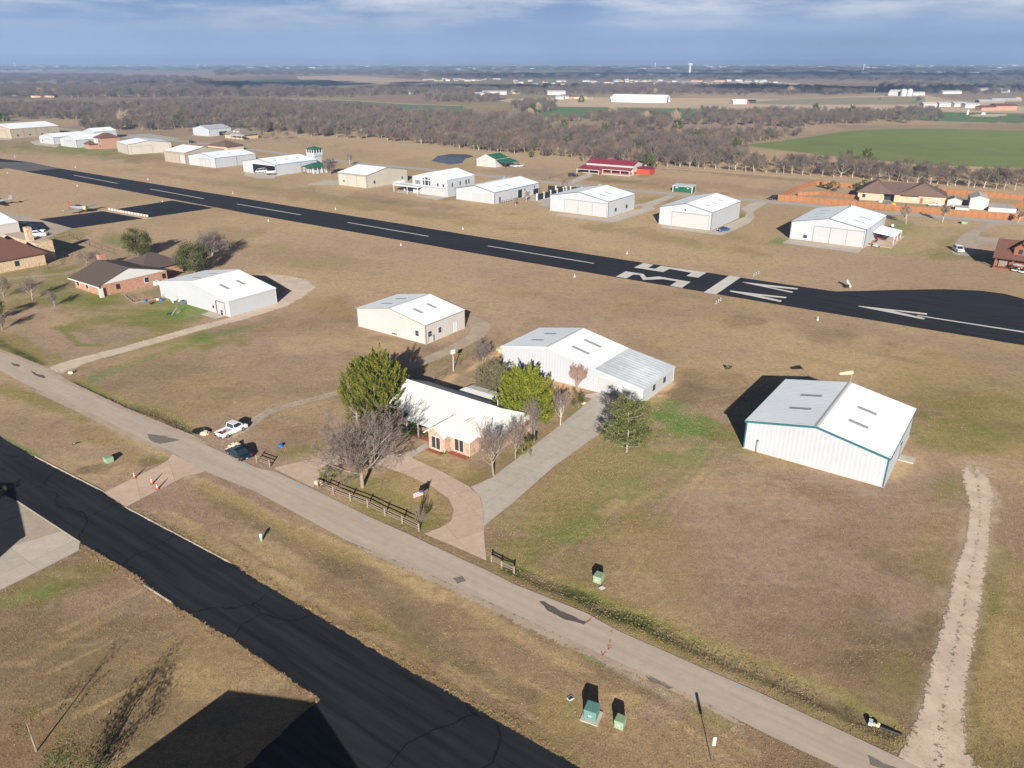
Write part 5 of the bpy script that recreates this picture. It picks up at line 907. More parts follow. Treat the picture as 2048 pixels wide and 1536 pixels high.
# trees round the brick house
bare_tree('bare_tree', 'large bare spreading tree in the lawn inside the curved drive', (725,974), 12.2, n=(16, 9, 7, 6, 3), len_=(1.14, .66, .55, .5, .5), sp=(1.12, .8, .75, .8, .8), t0=(.27, .15, .2, .2, .2), r=.30, up=.07, wig=.14, rmin=.0135, seed=11)
bare_tree('bare_tree', 'bare grey tree with pale trunk at the front right corner of the brick house', (987,950), 8.3, n=(13, 7, 6, 4), len_=(1.0, .65, .6, .5), sp=(.85, .7, .7, .7), t0=(.3, .2, .2, .2), r=.16, up=.16, seed=12, rmin=.012)
bare_tree('bare_tree', 'slim bare tree leaning over the right wall of the brick house', (1032,925), 6.8, n=(12, 7, 6, 3), len_=(.85, .6, .6, .5), sp=(.7, .7, .7, .7), r=.10, up=.16, seed=13, rmin=.011)
bare_tree('bare_tree', 'bare tree between the brick house and the yellow-green cedar', (1063,868), 6.2, n=(12, 7, 6, 3), len_=(.85, .6, .6, .5), sp=(.75, .7, .7, .7), r=.10, up=.15, seed=14, rmin=.011)
bare_tree('bare_tree', 'slender pale bare tree on the verge left of the long grey drive', (1121,850), 6.2, n=(12, 7, 6, 3), len_=(.75, .6, .6, .5), sp=(.7, .7, .7, .7), r=.10, up=.16, seed=15, bark='palebark', rmin=.011)
bare_tree('bare_tree', 'thin bare sapling nearest the yellow-green cedar on the drive verge', (1098,832), 5.0, n=(8, 5, 4), len_=(.55, .6, .6), sp=(.6, .7, .7), t0=(.3, .2, .2), r=.07, up=.18, seed=16, rmin=.012)
bare_tree('bare_tree', 'bare sapling behind the black bin at the drive edge', (1068,884), 4.6, n=(8, 5, 4), len_=(.55, .6, .6), sp=(.6, .7, .7), t0=(.3, .2, .2), r=.07, up=.18, seed=17, rmin=.012)
bare_tree('crepe_myrtle', 'vase-shaped pinkish bare crepe myrtle against the long white hangar wall', (1153,777), 4.9, twig='twigpink', bark='twigpink', n=(8, 6, 5, 4), len_=(.9, .65, .55, .5), sp=(.55, .5, .5, .6), t0=(.15, .2, .2, .2), r=.07, up=.16, wig=.09, seed=18, rmin=.018, trunks=6, trunk_frac=.5)
bare_tree('bare_tree', 'dark round bare bush tree at the back of the gravel loop', (968,722), 4.6, n=(12, 7, 5, 4), len_=(.9, .65, .6, .5), sp=(1.1, .8, .8, .8), t0=(.12, .2, .2, .2), r=.12, up=.06, seed=19, rmin=.015, trunks=2)
bare_tree('bare_shrub', 'tiny bare shrub beside the rail fence under the flag', (835,1052), 2.6, n=(9, 6, 4), len_=(.7, .6, .6), sp=(.7, .7, .7), t0=(.15, .2, .2), r=.05, up=.12, seed=20, rmin=.011, trunks=2, cat='shrub')
bare_tree('olive_tree', 'brushy grey-olive tree behind the brick house', (985,792), 6.8, twig='brush', n=(14, 8, 6, 5), len_=(.85, .6, .55, .5), sp=(1.0, .8, .8, .8), t0=(.1, .15, .2, .2), r=.16, up=.08, seed=21, rmin=.028, trunks=3)
cedar('cedar', 'tall dark green cedar, foremost of the pair left of the brick house', (766,824), 9.6, 4.3, seed=31, stems=6, dens_=1.5, shape=.95, size=.24)
cedar('cedar', 'broad green cedar behind the large bare tree, left of the pair', (722,818), 7.6, 2.7, seed=32, dens_=1.5, shape=.62, leaf='cedar', stems=4, size=.24)
cedar('cedar', 'bright yellow-green cedar between the brick house and white hangar', (1050,844), 8.6, 4.4, leaf='cedaryellow', seed=33, dens_=1.5, shape=.5, stems=4, size=.24)
leafy('shrub', 'brownish dry bush between cedar and large bare tree', (715,846), 4.2, 1.9, leaf='oak', seed=34, clumps=30, per=50, size=.16, cat='shrub', base_frac=.0)
leafy('shrub', 'dark green rounded bush at the porch corner', (822,872), 2.3, 1.5, leaf='shrub', seed=35, clumps=26, per=90, size=.13, trunk=.05, cat='shrub', base_frac=.02)
leafy('shrub', 'small green bush beside the porch post', (846,876), 1.0, .8, leaf='shrub', seed=36, clumps=12, per=60, size=.10, trunk=.04, cat='shrub', base_frac=.0)
leafy('shrub', 'tiny green bush below the front windows', (887,908), .8, .6, leaf='shrub', seed=37, clumps=10, per=60, size=.09, trunk=.04, cat='shrub', base_frac=.0)
leafy('shrub', 'pale variegated bush at the left end of the rail fence', (655,956), 1.9, 1.5, leaf='cedaryellow', seed=38, clumps=22, per=70, size=.11, trunk=.05, cat='shrub', base_frac=.02)
leafy('shrub', 'yellow-green bush under the first fence post', (648,975), .8, .8, leaf='oak', seed=39, clumps=10, per=50, size=.1, trunk=.03, cat='shrub', base_frac=.0)
leafy('shrub', 'small holly at the foot of the large bare tree', (736,944), 1.8, .9, leaf='oak', seed=40, clumps=10, per=50, size=.11, trunk=.04, cat='shrub', base_frac=.1)
leafy('shrub', 'upright green bush at the end of the drive by the long hangar', (1157,814), 2.8, 1.1, leaf='oak', seed=41, clumps=22, per=70, size=.13, trunk=.05, cat='shrub', base_frac=.05)
leafy('shrub', 'red-tipped bush on the drive verge behind the brick house', (1045,912), 2.6, 1.5, leaf='cedaryellow', seed=42, clumps=18, per=60, size=.13, trunk=.05, cat='shrub', base_frac=.05)
leafy('shrub', 'rusty red bush between house wall and drive verge', (1058,893), 1.8, 1.0, leaf='oak', seed=43, clumps=14, per=50, size=.12, trunk=.05, cat='shrub', base_frac=.05)
leafy('shrub', 'dark bush behind the left corner of the brick hangar lawn', (1130,792), 1.2, .9, leaf='oak', seed=44, clumps=10, per=50, size=.12, trunk=.05, cat='shrub', base_frac=.02)
def pine():
    global rng; rng = np.random.default_rng(50); random.seed(50)
    root = empty('pine_tree', G((1253,904)), 0, 'ragged open pine with visible grey limbs beside the long drive', 'tree'); big = [((0, 0, -.1), (.1, 0, 3.2), .2, .15), ((.1, 0, 3.2), (-.1, .1, 6.0), .15, .09), ((-.1, .1, 6.0), (.2, 0, 7.6), .09, .04)]; C_ = []; D_ = []
    big = [(Vector(a), Vector(b), r0, r1) for a, b, r0, r1 in big]
    for i in range(34):
        z = .45+7.3*(i/34); a = i*2.4+random.random(); L = (3.4*(1-((z-.45)/8.6)**2)+.6)*random.uniform(.75, 1.2); d = Vector((cos(a), sin(a), random.uniform(.15, .5))).normalized(); p = Vector((0, 0, z)); q = p+d*L*.55; e = q+(d+Vector((0, 0, .35))).normalized()*L*.5
        big += [(p, q, .055, .035), (q, e, .035, .02)]
        for k in range(6):
            t = .4+.6*k/5; s = (p.lerp(q, t/.55*.55) if t < .55 else q.lerp(e, (t-.55)/.45)); off = Vector((random.uniform(-.55, .55), random.uniform(-.55, .55), random.uniform(0, .45))); big.append((s, s+off, .015, .01))
            m = 58; c = np.array(s+off); g_ = rng.normal(size=(m, 3))*np.array([.30, .30, .20]); C_.append(c+g_); D_.append(g_*2+np.array([0, 0, .35]))
    V, F = segs_mesh(big, 5); mkobj('trunk', npmesh('trunk', V, F), M['bark'], root)
    V, F = quads(np.concatenate(C_), .24, np.concatenate(D_), 2.2, .3); mkobj('crown', npmesh('crown', V, F), M['pine'], root)
pine()
# trees at the left
leafy('oak_tree', 'round dark live oak left of the taxiway, standing clear of the house', (277,513), 7.6, 4.0, seed=51, clumps=95, per=110, size=.28)
leafy('oak_tree', 'round live oak beside the yellow car', (390,546), 7.8, 4.3, seed=52, clumps=105, per=110, size=.28)
bare_tree('bare_tree', 'wide low bare tree spreading behind the live oaks', (425,512), 8.0, n=(14, 8, 6, 4), len_=(1.15, .62, .6, .5), sp=(1.15, .8, .8, .8), t0=(.1, .15, .2, .2), r=.28, up=.02, seed=53, rmin=.024, trunks=3, trunk_frac=.45)
bare_tree('bare_tree', 'bare tree with pale lower trunk in front of the yellow car', (360,545), 5.5, n=(10, 6, 5, 3), len_=(.8, .6, .6, .5), sp=(.9, .8, .8, .8), r=.12, seed=54, rmin=.02)
for k, (p, h, lb) in enumerate([((65,600), 5.6, 'bare fruit tree on the lawn left of the brown-roofed house'), ((110,612), 4.0, 'small bare tree beside the path, nearer the lawn middle'), ((8,595), 6.0, 'bare tree at the left edge by the stone house wall'), ((175,545), 6.5, 'bare tree behind the roof of the brown-roofed house'), ((200,540), 6.0, 'bare tree just left of the brick chimney'), ((5,660), 4.5, 'dark bare tree at the left edge of the lower lawn')]):
    bare_tree('bare_tree', lb, p, h, n=(10, 7, 5, 4), len_=(.85, .62, .6, .5), sp=(.95, .8, .8, .8), t0=(.15, .2, .2, .2), r=.13, up=.08, seed=60+k, rmin=.018, bark='bark' if k else 'twigpink')
leafy('oak_tree', 'dark green tree mostly outside the left edge', (-6,640), 4.6, 2.2, seed=58, clumps=40, per=70, size=.22)
leafy('shrub', 'dark clipped bush between brown-roofed house and white hangar', (352,573), 2.0, 1.6, leaf='oak', seed=67, clumps=24, per=60, size=.14, trunk=.05, cat='shrub', base_frac=.02)
cedar('cypress', 'sparse young cypress with its trunk base bottom left', (73,1503), 4.3, 1.0, leaf='oak', seed=68, dens_=.35, shape=.8, size=.12, low=.35)
leafy('oak_tree', 'green bushy tree rising from the lower left edge', (150,1600), 5.6, 2.0, leaf='oak', seed=69, clumps=60, per=70, size=.13, trunk=.12)
leafy('shrub', 'dark bush in the corner of the shaded concrete pad', (2,992), 1.4, .9, leaf='oak', seed=70, clumps=14, per=60, size=.12, trunk=.04, cat='shrub', base_frac=.02)
bare_tree('bare_tree', 'grey bushy bare tree right of the green-roofed pavilion', (662,349), 8.5, n=(12, 7, 5, 4), len_=(.9, .65, .6, .5), sp=(.8, .8, .8, .8), t0=(.1, .15, .2, .2), r=.2, seed=71, rmin=.045, trunks=2)
for k, (p, h, lb) in enumerate([((700,331), 6.5, 'bare tree behind the cream three-panel hangar'), ((1132,383), 6.0, 'small bare tree behind the white hangar next to the fenced yard'), ((1812,448), 7, 'young bare tree with pale trunk right of the awning hangar'), ((1885,445), 6.5, 'young bare tree along the street near the pale utility box'), ((1031,411), 3.0, 'sapling left in the gravel island by the low white hangar'), ((1052,404), 4.5, 'bushy bare sapling at the driveway of the low white hangar'), ((2035,446), 4.5, 'bare sapling by the street above the timber cabin'), ((1868,388), 4.0, 'bare shrub tree by the far plank fence')]):
    bare_tree('bare_tree', lb, p, h, n=(9, 6, 5, 3), len_=(.65, .6, .6, .5), sp=(.7, .8, .8, .8), r=.12, seed=80+k, rmin=.04, bark='palebark', twig='twig')
for k, (p, h, r_, lb) in enumerate([((1657,379), 3.2, 1.6, 'round evergreen shrub on the lawn inside the plank fence'), ((1670,382), 4.2, 2.0, 'pale green young tree on the lawn inside the plank fence'), ((1643,375), 2.4, 1.6, 'dark shrub at the fence corner lawn'), ((1714,378), 3.0, 1.7, 'dark bush by the far fence left of the tan house'), ((1730,373), 3.4, 1.7, 'green bush against the far plank fence'), ((1063,315), 4.2, 2.9, 'low round juniper by the dirt track')]):
    leafy('shrub', lb, p, h, r_, leaf='farcedar', seed=90+k, clumps=20, per=40, size=.35, trunk=.08, cat='shrub', base_frac=.02)

# ------------------------------------------------------------------ woods
def proto_tree(seed, kind):
    """light bare tree for the woods: returns (trunk V,F), (crown V,F); unit: 1 m, about 8 m tall"""
    random.seed(seed); segs, big = [], []
    P = dict(lv=3, n=(11, 7, 5), t0=(.2, .2, .2), sp=(.9, .85, .8), len=(.8, .65, .55), up=.08, wig=.2, rmin=.042, trunk_lv=0 if kind else 1)
    for k in range(2 if kind == 2 else 1): grow(segs, Vector((0, 0, -.2)), Vector((random.gauss(0, .1), random.gauss(0, .1), 1)).normalized(), 5.0, .17, 0, P, big)
    f = 8/max(b.z for a, b, _, _ in segs); sc = lambda S: [(a*f, b*f, ra, rb) for a, b, ra, rb in S]
    return segs_mesh(sc(big), 5), segs_mesh(sc(segs), 3)
PROTO = []
for k in range(4):
    (v1, f1), (v2, f2) = proto_tree(200+k, k % 3); me = npmesh('wood_tree', np.concatenate([v1, v2]), np.concatenate([f1, f2+len(v1)]))
    me.materials.append(M['bark']); me.materials.append(M['twigw']); me.polygons.foreach_set('material_index', np.array([0]*len(f1)+[1]*len(f2), dtype=np.int32)); PROTO.append((me, (v1, f1), (v2, f2)))
pc = bpy.data.collections.new('tree_kinds')
for me, _, _ in PROTO: o = bpy.data.objects.new('tree_kind', me); pc.objects.link(o)
grp = bpy.data.node_groups.new('scatter', 'GeometryNodeTree')
grp.interface.new_socket('Geometry', in_out='INPUT', socket_type='NodeSocketGeometry'); grp.interface.new_socket('Geometry', in_out='OUTPUT', socket_type='NodeSocketGeometry')
gi = grp.nodes.new('NodeGroupInput'); go = grp.nodes.new('NodeGroupOutput'); ip = grp.nodes.new('GeometryNodeInstanceOnPoints'); ci = grp.nodes.new('GeometryNodeCollectionInfo'); ci.inputs[0].default_value = pc; ci.inputs['Separate Children'].default_value = True; ci.inputs['Reset Children'].default_value = True
ip.inputs['Pick Instance'].default_value = True; na = grp.nodes.new('GeometryNodeInputNamedAttribute'); na.data_type = 'FLOAT_VECTOR'; na.inputs[0].default_value = 'size'
rv = grp.nodes.new('FunctionNodeRandomValue'); rv.data_type = 'FLOAT_VECTOR'; rv.inputs[0].default_value = (0, 0, 0); rv.inputs[1].default_value = (.1, .1, 6.28)
grp.links.new(gi.outputs[0], ip.inputs['Points']); grp.links.new(ci.outputs[0], ip.inputs['Instance']); grp.links.new(na.outputs[0], ip.inputs['Scale']); grp.links.new(rv.outputs[0], ip.inputs['Rotation']); grp.links.new(ip.outputs[0], go.inputs[0])
def inside(poly, X, Y):
    r = np.zeros(X.shape, bool); n = len(poly)
    for i in range(n):
        x1, y1 = poly[i]; x2, y2 = poly[i-1]; c = ((y1 > Y) != (y2 > Y)) & (X < (x2-x1)*(Y-y1)/(y2-y1+1e-12)+x1); r ^= c
    return r
def wood(label, px, spacing, hs=1.0, gap=.30, seed=1, wide=1.0, nmax=12000):
    r = np.random.default_rng(seed); W = [(G(p).x, G(p).y) for p in px]; xs = [p[0] for p in W]; ys = [p[1] for p in W]; area = (max(xs)-min(xs))*(max(ys)-min(ys)); n = int(area/spacing**2)
    X = r.uniform(min(xs), max(xs), n); Y = r.uniform(min(ys), max(ys), n); k = inside(W, X, Y)
    nz_ = .6*vnoise(X, Y*.6, 55, seed)+.4*vnoise(X, Y, 18, seed+1); k &= nz_ > gap; X = X[k][:nmax]; Y = Y[k][:nmax]; n = len(X)
    me = bpy.data.meshes.new('woodland'); me.vertices.add(n); me.vertices.foreach_set('co', np.stack([X, Y, np.zeros(n)], 1).astype(np.float32).ravel())
    at = me.attributes.new('size', 'FLOAT_VECTOR', 'POINT'); h = hs*r.uniform(.65, 1.25, n); wd = h*wide*r.uniform(.9, 1.25, n); at.data.foreach_set('vector', np.stack([wd, wd, h], 1).astype(np.float32).ravel())
    o = mkobj('woodland', me, None); md_ = o.modifiers.new('scatter', 'NODES'); md_.node_group = grp; tag(o, label, 'wood', kind='stuff'); return n
nt_ = 0
nt_ += wood('grey-brown leafless woodland filling the middle distance left of the green field', [(165,259),(300,264),(420,262),(560,266),(600,272),(762,281),(1012,306),(1180,323),(1330,332),(1470,338),(1500,305),(1480,285),(1380,282),(1300,270),(1180,275),(1110,262),(1070,240),(1010,240),(940,236),(830,229),(700,214),(560,208),(350,206),(150,222)], 6.4, 1.0, .34, 1)
nt_ += wood('leafless wood between the two green fields on the right', [(1180,276),(1300,272),(1400,285),(1500,288),(1560,279),(1620,270),(1560,262),(1640,250),(1740,247),(1740,226),(1560,226),(1400,224),(1250,229),(1100,240),(1110,262)], 7.0, .95, .44, 2)
nt_ += wood('leafless tree belt on the far left behind the tan hangar', [(-60,238),(165,240),(190,216),(120,210),(-60,215)], 8.5, .95, .2, 3)
nt_ += wood('leafless thicket on the knoll in the right-hand green field', [(1745,248),(1880,246),(1880,226),(1800,224),(1740,232)], 9, 1.0, .15, 4)
nt_ += wood('hedgerow trees behind the pond and red-roofed barn house', [(1490,338),(1640,349),(1800,358),(2120,380),(2120,366),(1800,340),(1640,330),(1480,326)], 6.0, .85, .15, 5)
nt_ += wood('leafless wood beyond the wheat strip, upper left', [(-80,196),(220,196),(500,194),(700,195),(705,187),(500,170),(350,170),(150,173),(-80,176)], 19, 1.3, .25, 6, 2.0)
nt_ += wood('leafless copse in the centre distance beside the wheat strip', [(850,203),(990,206),(1000,197),(900,191),(850,194)], 10, 1.1, .1, 7, 1.2)
nt_ += wood('leafless copse below the white quonset building', [(1050,226),(1110,224),(1115,210),(1060,206),(1020,214)], 9, 1.1, .05, 8)
nt_ += wood('dark wood band stretching behind the quonset building', [(1024,190),(1250,189),(1500,191),(1720,190),(1760,182),(1500,174),(1300,171),(1024,176)], 17, 1.15, .2, 9, 1.8)
nt_ += wood('leafless trees round the farm buildings on the right horizon', [(1760,182),(1850,188),(2120,190),(2120,170),(1900,166),(1760,168)], 24, 1.1, .35, 10, 1.8)
nt_ += wood('wood belt beyond the stubble field, upper left', [(-80,170),(420,166),(430,160),(200,152),(-80,150)], 34, 1.4, .35, 11, 2.8)
nt_ += wood('distant wood belt along the centre horizon', [(430,152),(700,150),(1000,158),(1150,160),(1150,153),(900,143),(430,142)], 46, 1.4, .4, 12, 3.5)
nt_ += wood('distant dark wood band right of the water tower', [(1150,162),(1500,160),(1900,164),(2120,164),(2120,152),(1700,150),(1400,151),(1150,152)], 42, 1.5, .35, 13, 3.2)
nt_ += wood('leafless wood by the red ploughed field', [(700,193),(900,188),(1020,190),(1020,182),(800,178),(700,182)], 20, 1.2, .3, 14, 1.8)
nt_ += wood('faint wood belts under the horizon', [(-200,142),(800,142),(1400,146),(2250,148),(2250,134),(1400,134),(800,134),(-200,134)], 120, 1.5, .42, 15, 8.0)
print('wood trees', nt_)
# single trees that stand out at the wood edge and in the fields
def wood_individual(i, p, s, label, group, tw='twigw', bk='bark', me_cache={}):
    key = (i % 4, tw, bk)
    if key not in me_cache:
        _, (v1, f1), (v2, f2) = PROTO[i % 4]; a = npmesh('trunk', v1, f1); a.materials.append(M[bk]); c = npmesh('crown', v2, f2); c.materials.append(M[tw]); me_cache[key] = (a, c)
    a, c = me_cache[key]; r = empty('bare_tree', G(p), i*1.7, label, 'tree', group); r.scale = (s, s, s*random.uniform(.9, 1.1))
    for nm, me in (('trunk', a), ('crown', c)): o = bpy.data.objects.new(nm, me); C.objects.link(o); o.parent = r
random.seed(5); row = []
for i in range(46):
    x = 1165+i*19.2+random.uniform(-5, 5); row.append((x, np.interp(x, [1165,1299,1424,1536,1686,1861,2060], [323,331,338,346.5,355.5,368,384])+random.uniform(-1.2, .5)))
for i, p in enumerate(row): wood_individual(i, p, random.uniform(.72, 1.0)*(1.25 if i in (27, 28, 42) else 1), ordw(i)+' from the left of the pale-trunked bare trees lining the dirt track', 'pale-trunked bare trees lining the dirt track', bk='palebark')
row = sorted([(random.uniform(600, 1150)) for _ in range(26)])
for i, x in enumerate(row): wood_individual(i+1, (x, np.interp(x, [600,762,887,1012,1150], [271,280,293,306,320])), random.uniform(.75, 1.05), ordw(i)+' from the left among the wood-edge trees above the pond and hangars', 'bare trees on the near edge of the wood', bk='palebark' if i % 2 else 'bark')
for p, s, lb in (((250,254), 1.75, 'tall pale sycamore standing out of the wood edge at left'), ((1075,226), 1.5, 'pale sycamore at the left end of the central green field'), ((1225,234), 1.5, 'pale sycamore in the wood below the quonset building'), ((1292,247), 1.5, 'pale bare tree in the middle of the wood'), ((1350,246), 1.4, 'pale bare tree right of centre in the wood'), ((1580,189), 1.9, 'round pale tree in the distant wood at right'), ((1310,189), 1.5, 'pale tree behind the quonset building'), ((82,190), 1.7, 'pale tree beside the tan farmhouse at far left'), ((110,190), 1.6, 'second pale tree right of the far-left tan farmhouse'), ((1060,238), 1.4, 'pale tree left of the dark junipers')):
    wood_individual(2, p, s, lb, None, 'twigpale', 'palebark')
for i, (x, y, s, lb) in enumerate([(130,238,.9,'bare clump tree alone in the tan field at left'), (150,237,1.0,'bare tree beside the lone field clump at left'), (113,238,.8,'leftmost bare tree of the lone field clump'), (525,277,.7,'small bare tree right of the grey farmhouse'), (547,278,.75,'bare tree nearest the track right of the farmhouse'), (575,277,.7,'bare tree by the start of the dirt track'), (1835,205,1.2,'lone bare tree in the hay field right of the silos'), (1758,205,.9,'lone bare bush in the olive field'), (1998,247,.9,'lone bare shrub in the right-hand wheat strip'), (2044,247,1.1,'bare tree at the right edge of the wheat strip')]):
    wood_individual(i, (x, y), s, lb, None)
CP = cedar('juniper', 'conical dark juniper in the clearing left of the red-roofed barn house', (1208,274), 9.5, 4.2, leaf='farcedar', seed=120, dens_=.45, shape=.9, size=.8)
for (x, y, s, wd, lb) in [(1697,322,.62,1.0,'left one of two cone-shaped cedars before the big wheat field'), (1731,326,.8,1.0,'right one of two cone-shaped cedars before the big wheat field'), (1472,308,1.0,.9,'dark cedar at the left tip of the big wheat field'), (1264,289,.9,1.0,'juniper pair member above the red-roofed barn house'), (1285,292,.7,1.2,'bushy juniper above the red-roofed barn house, right of the pair'), (1128,259,.85,1.0,'juniper left of the clearing in the wood'), (1102,272,.75,1.2,'yellowish juniper on the left rim of the clearing'), (1058,281,.6,1.3,'low juniper left of the clearing rim'), (1066,226,1.1,1.5,'dark juniper clump at the left end of the green field'), (695,225,1.0,1.3,'olive cedar left of the tan bank'), (722,223,.9,1.3,'dark cedar touching the tan bank'), (680,250,.9,.8,'cedar inside the wood above the two-storey hangar'), (775,249,.8,1.2,'yellowish cedar in the wood above the pond'), (848,246,.7,1.2,'small cedar in the wood right of the yellowish one'), (558,260,.9,1.0,'dark cedar at the wood edge by the farmhouse'), (541,261,.75,.8,'narrow cedar left of the wood-edge cedar'), (360,254,1.0,1.6,'dark evergreen mass in the wood edge at left'), (1300,245,1.0,1.3,'olive juniper near the pale trees'), (1355,257,.8,1.4,'olive juniper right of the pale trees'), (1395,282,.8,1.3,'russet juniper near the russet bank'), (1163,205,.9,1.2,'small dark cedar left of the quonset building'), (1630,226,1.0,1.2,'dark cedar on the field edge, left of two'), (1703,230,1.0,1.0,'dark cedar on the field edge, right of two'), (1296,336,.75,1.4,'dark evergreen behind the barn house side wing'), (1050,232,.8,1.5,'juniper behind the sycamore'), (8,243,.8,1.8,'olive evergreen above the tan hangar roof'), (1845,187,1.0,1.3,'dark cedar by the farm pole')]:
    c = copy_tree(CP); c.location = G((x, y)); c['label'] = lb; c.rotation_euler.z = x; c.scale = (s*wd, s*wd, s)
leafy('oak_tree', 'dark evergreen beside the open hangar tower behind trees', (1400,300), 7, 3.6, leaf='farcedar', seed=131, clumps=40, per=30, size=.6)

# dry grass tufts and weeds over the nearer ground: nobody could count them, one object each kind
def tuft(name, blades, h, seed, m_):
    r = np.random.default_rng(seed); V = []; F_ = []
    for i in range(blades):
        a = r.uniform(0, 6.28); rr = r.uniform(0, .09); x, y = rr*cos(a), rr*sin(a); b = r.uniform(0, 6.28); w_ = r.uniform(.010, .02); l = r.uniform(.2, .9); hh = h*r.uniform(.6, 1.2); dx, dy = cos(a+r.normal()*.7)*l*h, sin(a+r.normal()*.7)*l*h
        k = len(V); V += [(x-w_*sin(b), y+w_*cos(b), 0), (x+w_*sin(b), y-w_*cos(b), 0), (x+dx, y+dy, hh)]; F_.append((k, k+1, k+2))
    me = bpy.data.meshes.new(name); me.from_pydata(V, [], F_); me.materials.append(m_); return me
def scatter_group(name, meshes):
    pc_ = bpy.data.collections.new(name)
    for me in meshes: pc_.objects.link(bpy.data.objects.new(name, me))
    g2 = grp.copy(); [n for n in g2.nodes if n.type == 'COLLECTION_INFO'][0].inputs[0].default_value = pc_; return g2
def field(name, label, n, box_, group_, hs, seed, keep=None):
    r = np.random.default_rng(seed); y = r.uniform(0, 1, n); Yv = box_[0]*(box_[1]/box_[0])**y; u = r.uniform(-1, 1, n); X = u*(Yv*.925+22)*.80; Y = Yv
    k = np.ones(n, bool)
    for s_ in SHEETS:
        xs = [p[0] for p in s_]; ys = [p[1] for p in s_]
        if min(ys) > box_[1] or max(xs) < X.min(): continue
        k &= ~inside(s_, X, Y)
    if keep is not None: k &= keep(X, Y)
    X = X[k]; Y = Y[k]; n = len(X); me = bpy.data.meshes.new(name); me.vertices.add(n); me.vertices.foreach_set('co', np.stack([X, Y, np.zeros(n)-.01], 1).astype(np.float32).ravel())
    at = me.attributes.new('size', 'FLOAT_VECTOR', 'POINT'); h = hs*r.uniform(.5, 1.5, n)*(1+Y/160); at.data.foreach_set('vector', np.stack([h, h, h*r.uniform(.6, 1.3, n)], 1).astype(np.float32).ravel())
    o = mkobj(name, me, None); md_ = o.modifiers.new('scatter', 'NODES'); md_.node_group = group_; tag(o, label, 'grass', kind='stuff'); return n
gd = mat('dry_blades', (.34,.25,.15), .9, .1, inst=.9, island=.3); gw = mat('weed_blades', (.12,.15,.035), .9, .1, inst=.5, island=.3)
g_dry = scatter_group('dry_tuft', [tuft('dry_tuft', 16, .11, 1, gd), tuft('dry_tuft', 22, .08, 2, gd), tuft('dry_tuft', 12, .16, 3, gd)])
g_weed = scatter_group('weed_tuft', [tuft('weed_tuft', 22, .12, 4, gw), tuft('weed_tuft', 16, .2, 5, gw)])
nk = field('dry_grass', 'dry winter grass tufts over the lots and verges', 210000, (40, 165), g_dry, .36, 5, lambda X, Y: vnoise(X, Y, 5, 61)+.5*vnoise(X, Y, 1.4, 62) > .5+.9*smooth(80, 160, Y)*vnoise(X, Y, .3, 65)+.5*smooth(100, 165, Y))
DW = [[G(p) for p in d] for d in DITCH]; DR = [[G(p) for p in L_] for L_ in ([(207,985),(462,1128),(800,1327),(1159,1536)], [(160,1086),(342,1206),(512,1312),(640,1400)])]
nw = field('weeds', 'green weeds in the ditches, damp patches and pavement edges', 150000, (40, 150), g_weed, .13, 6, lambda X, Y: np.minimum.reduce([band_dist(X, Y, d) for d in DW]) < .1+1.2*vnoise(X, Y, 2.5, 63)**1.5)
ne = field('edge_grass', 'ragged grass growing over the taxiway and gravel track edges', 200000, (40, 120), g_dry, .75, 7, lambda X, Y: np.minimum.reduce([band_dist(X, Y, d) for d in DR]) < .1+.9*vnoise(X, Y, 2.0, 64))
print('tufts', nk, nw, ne)
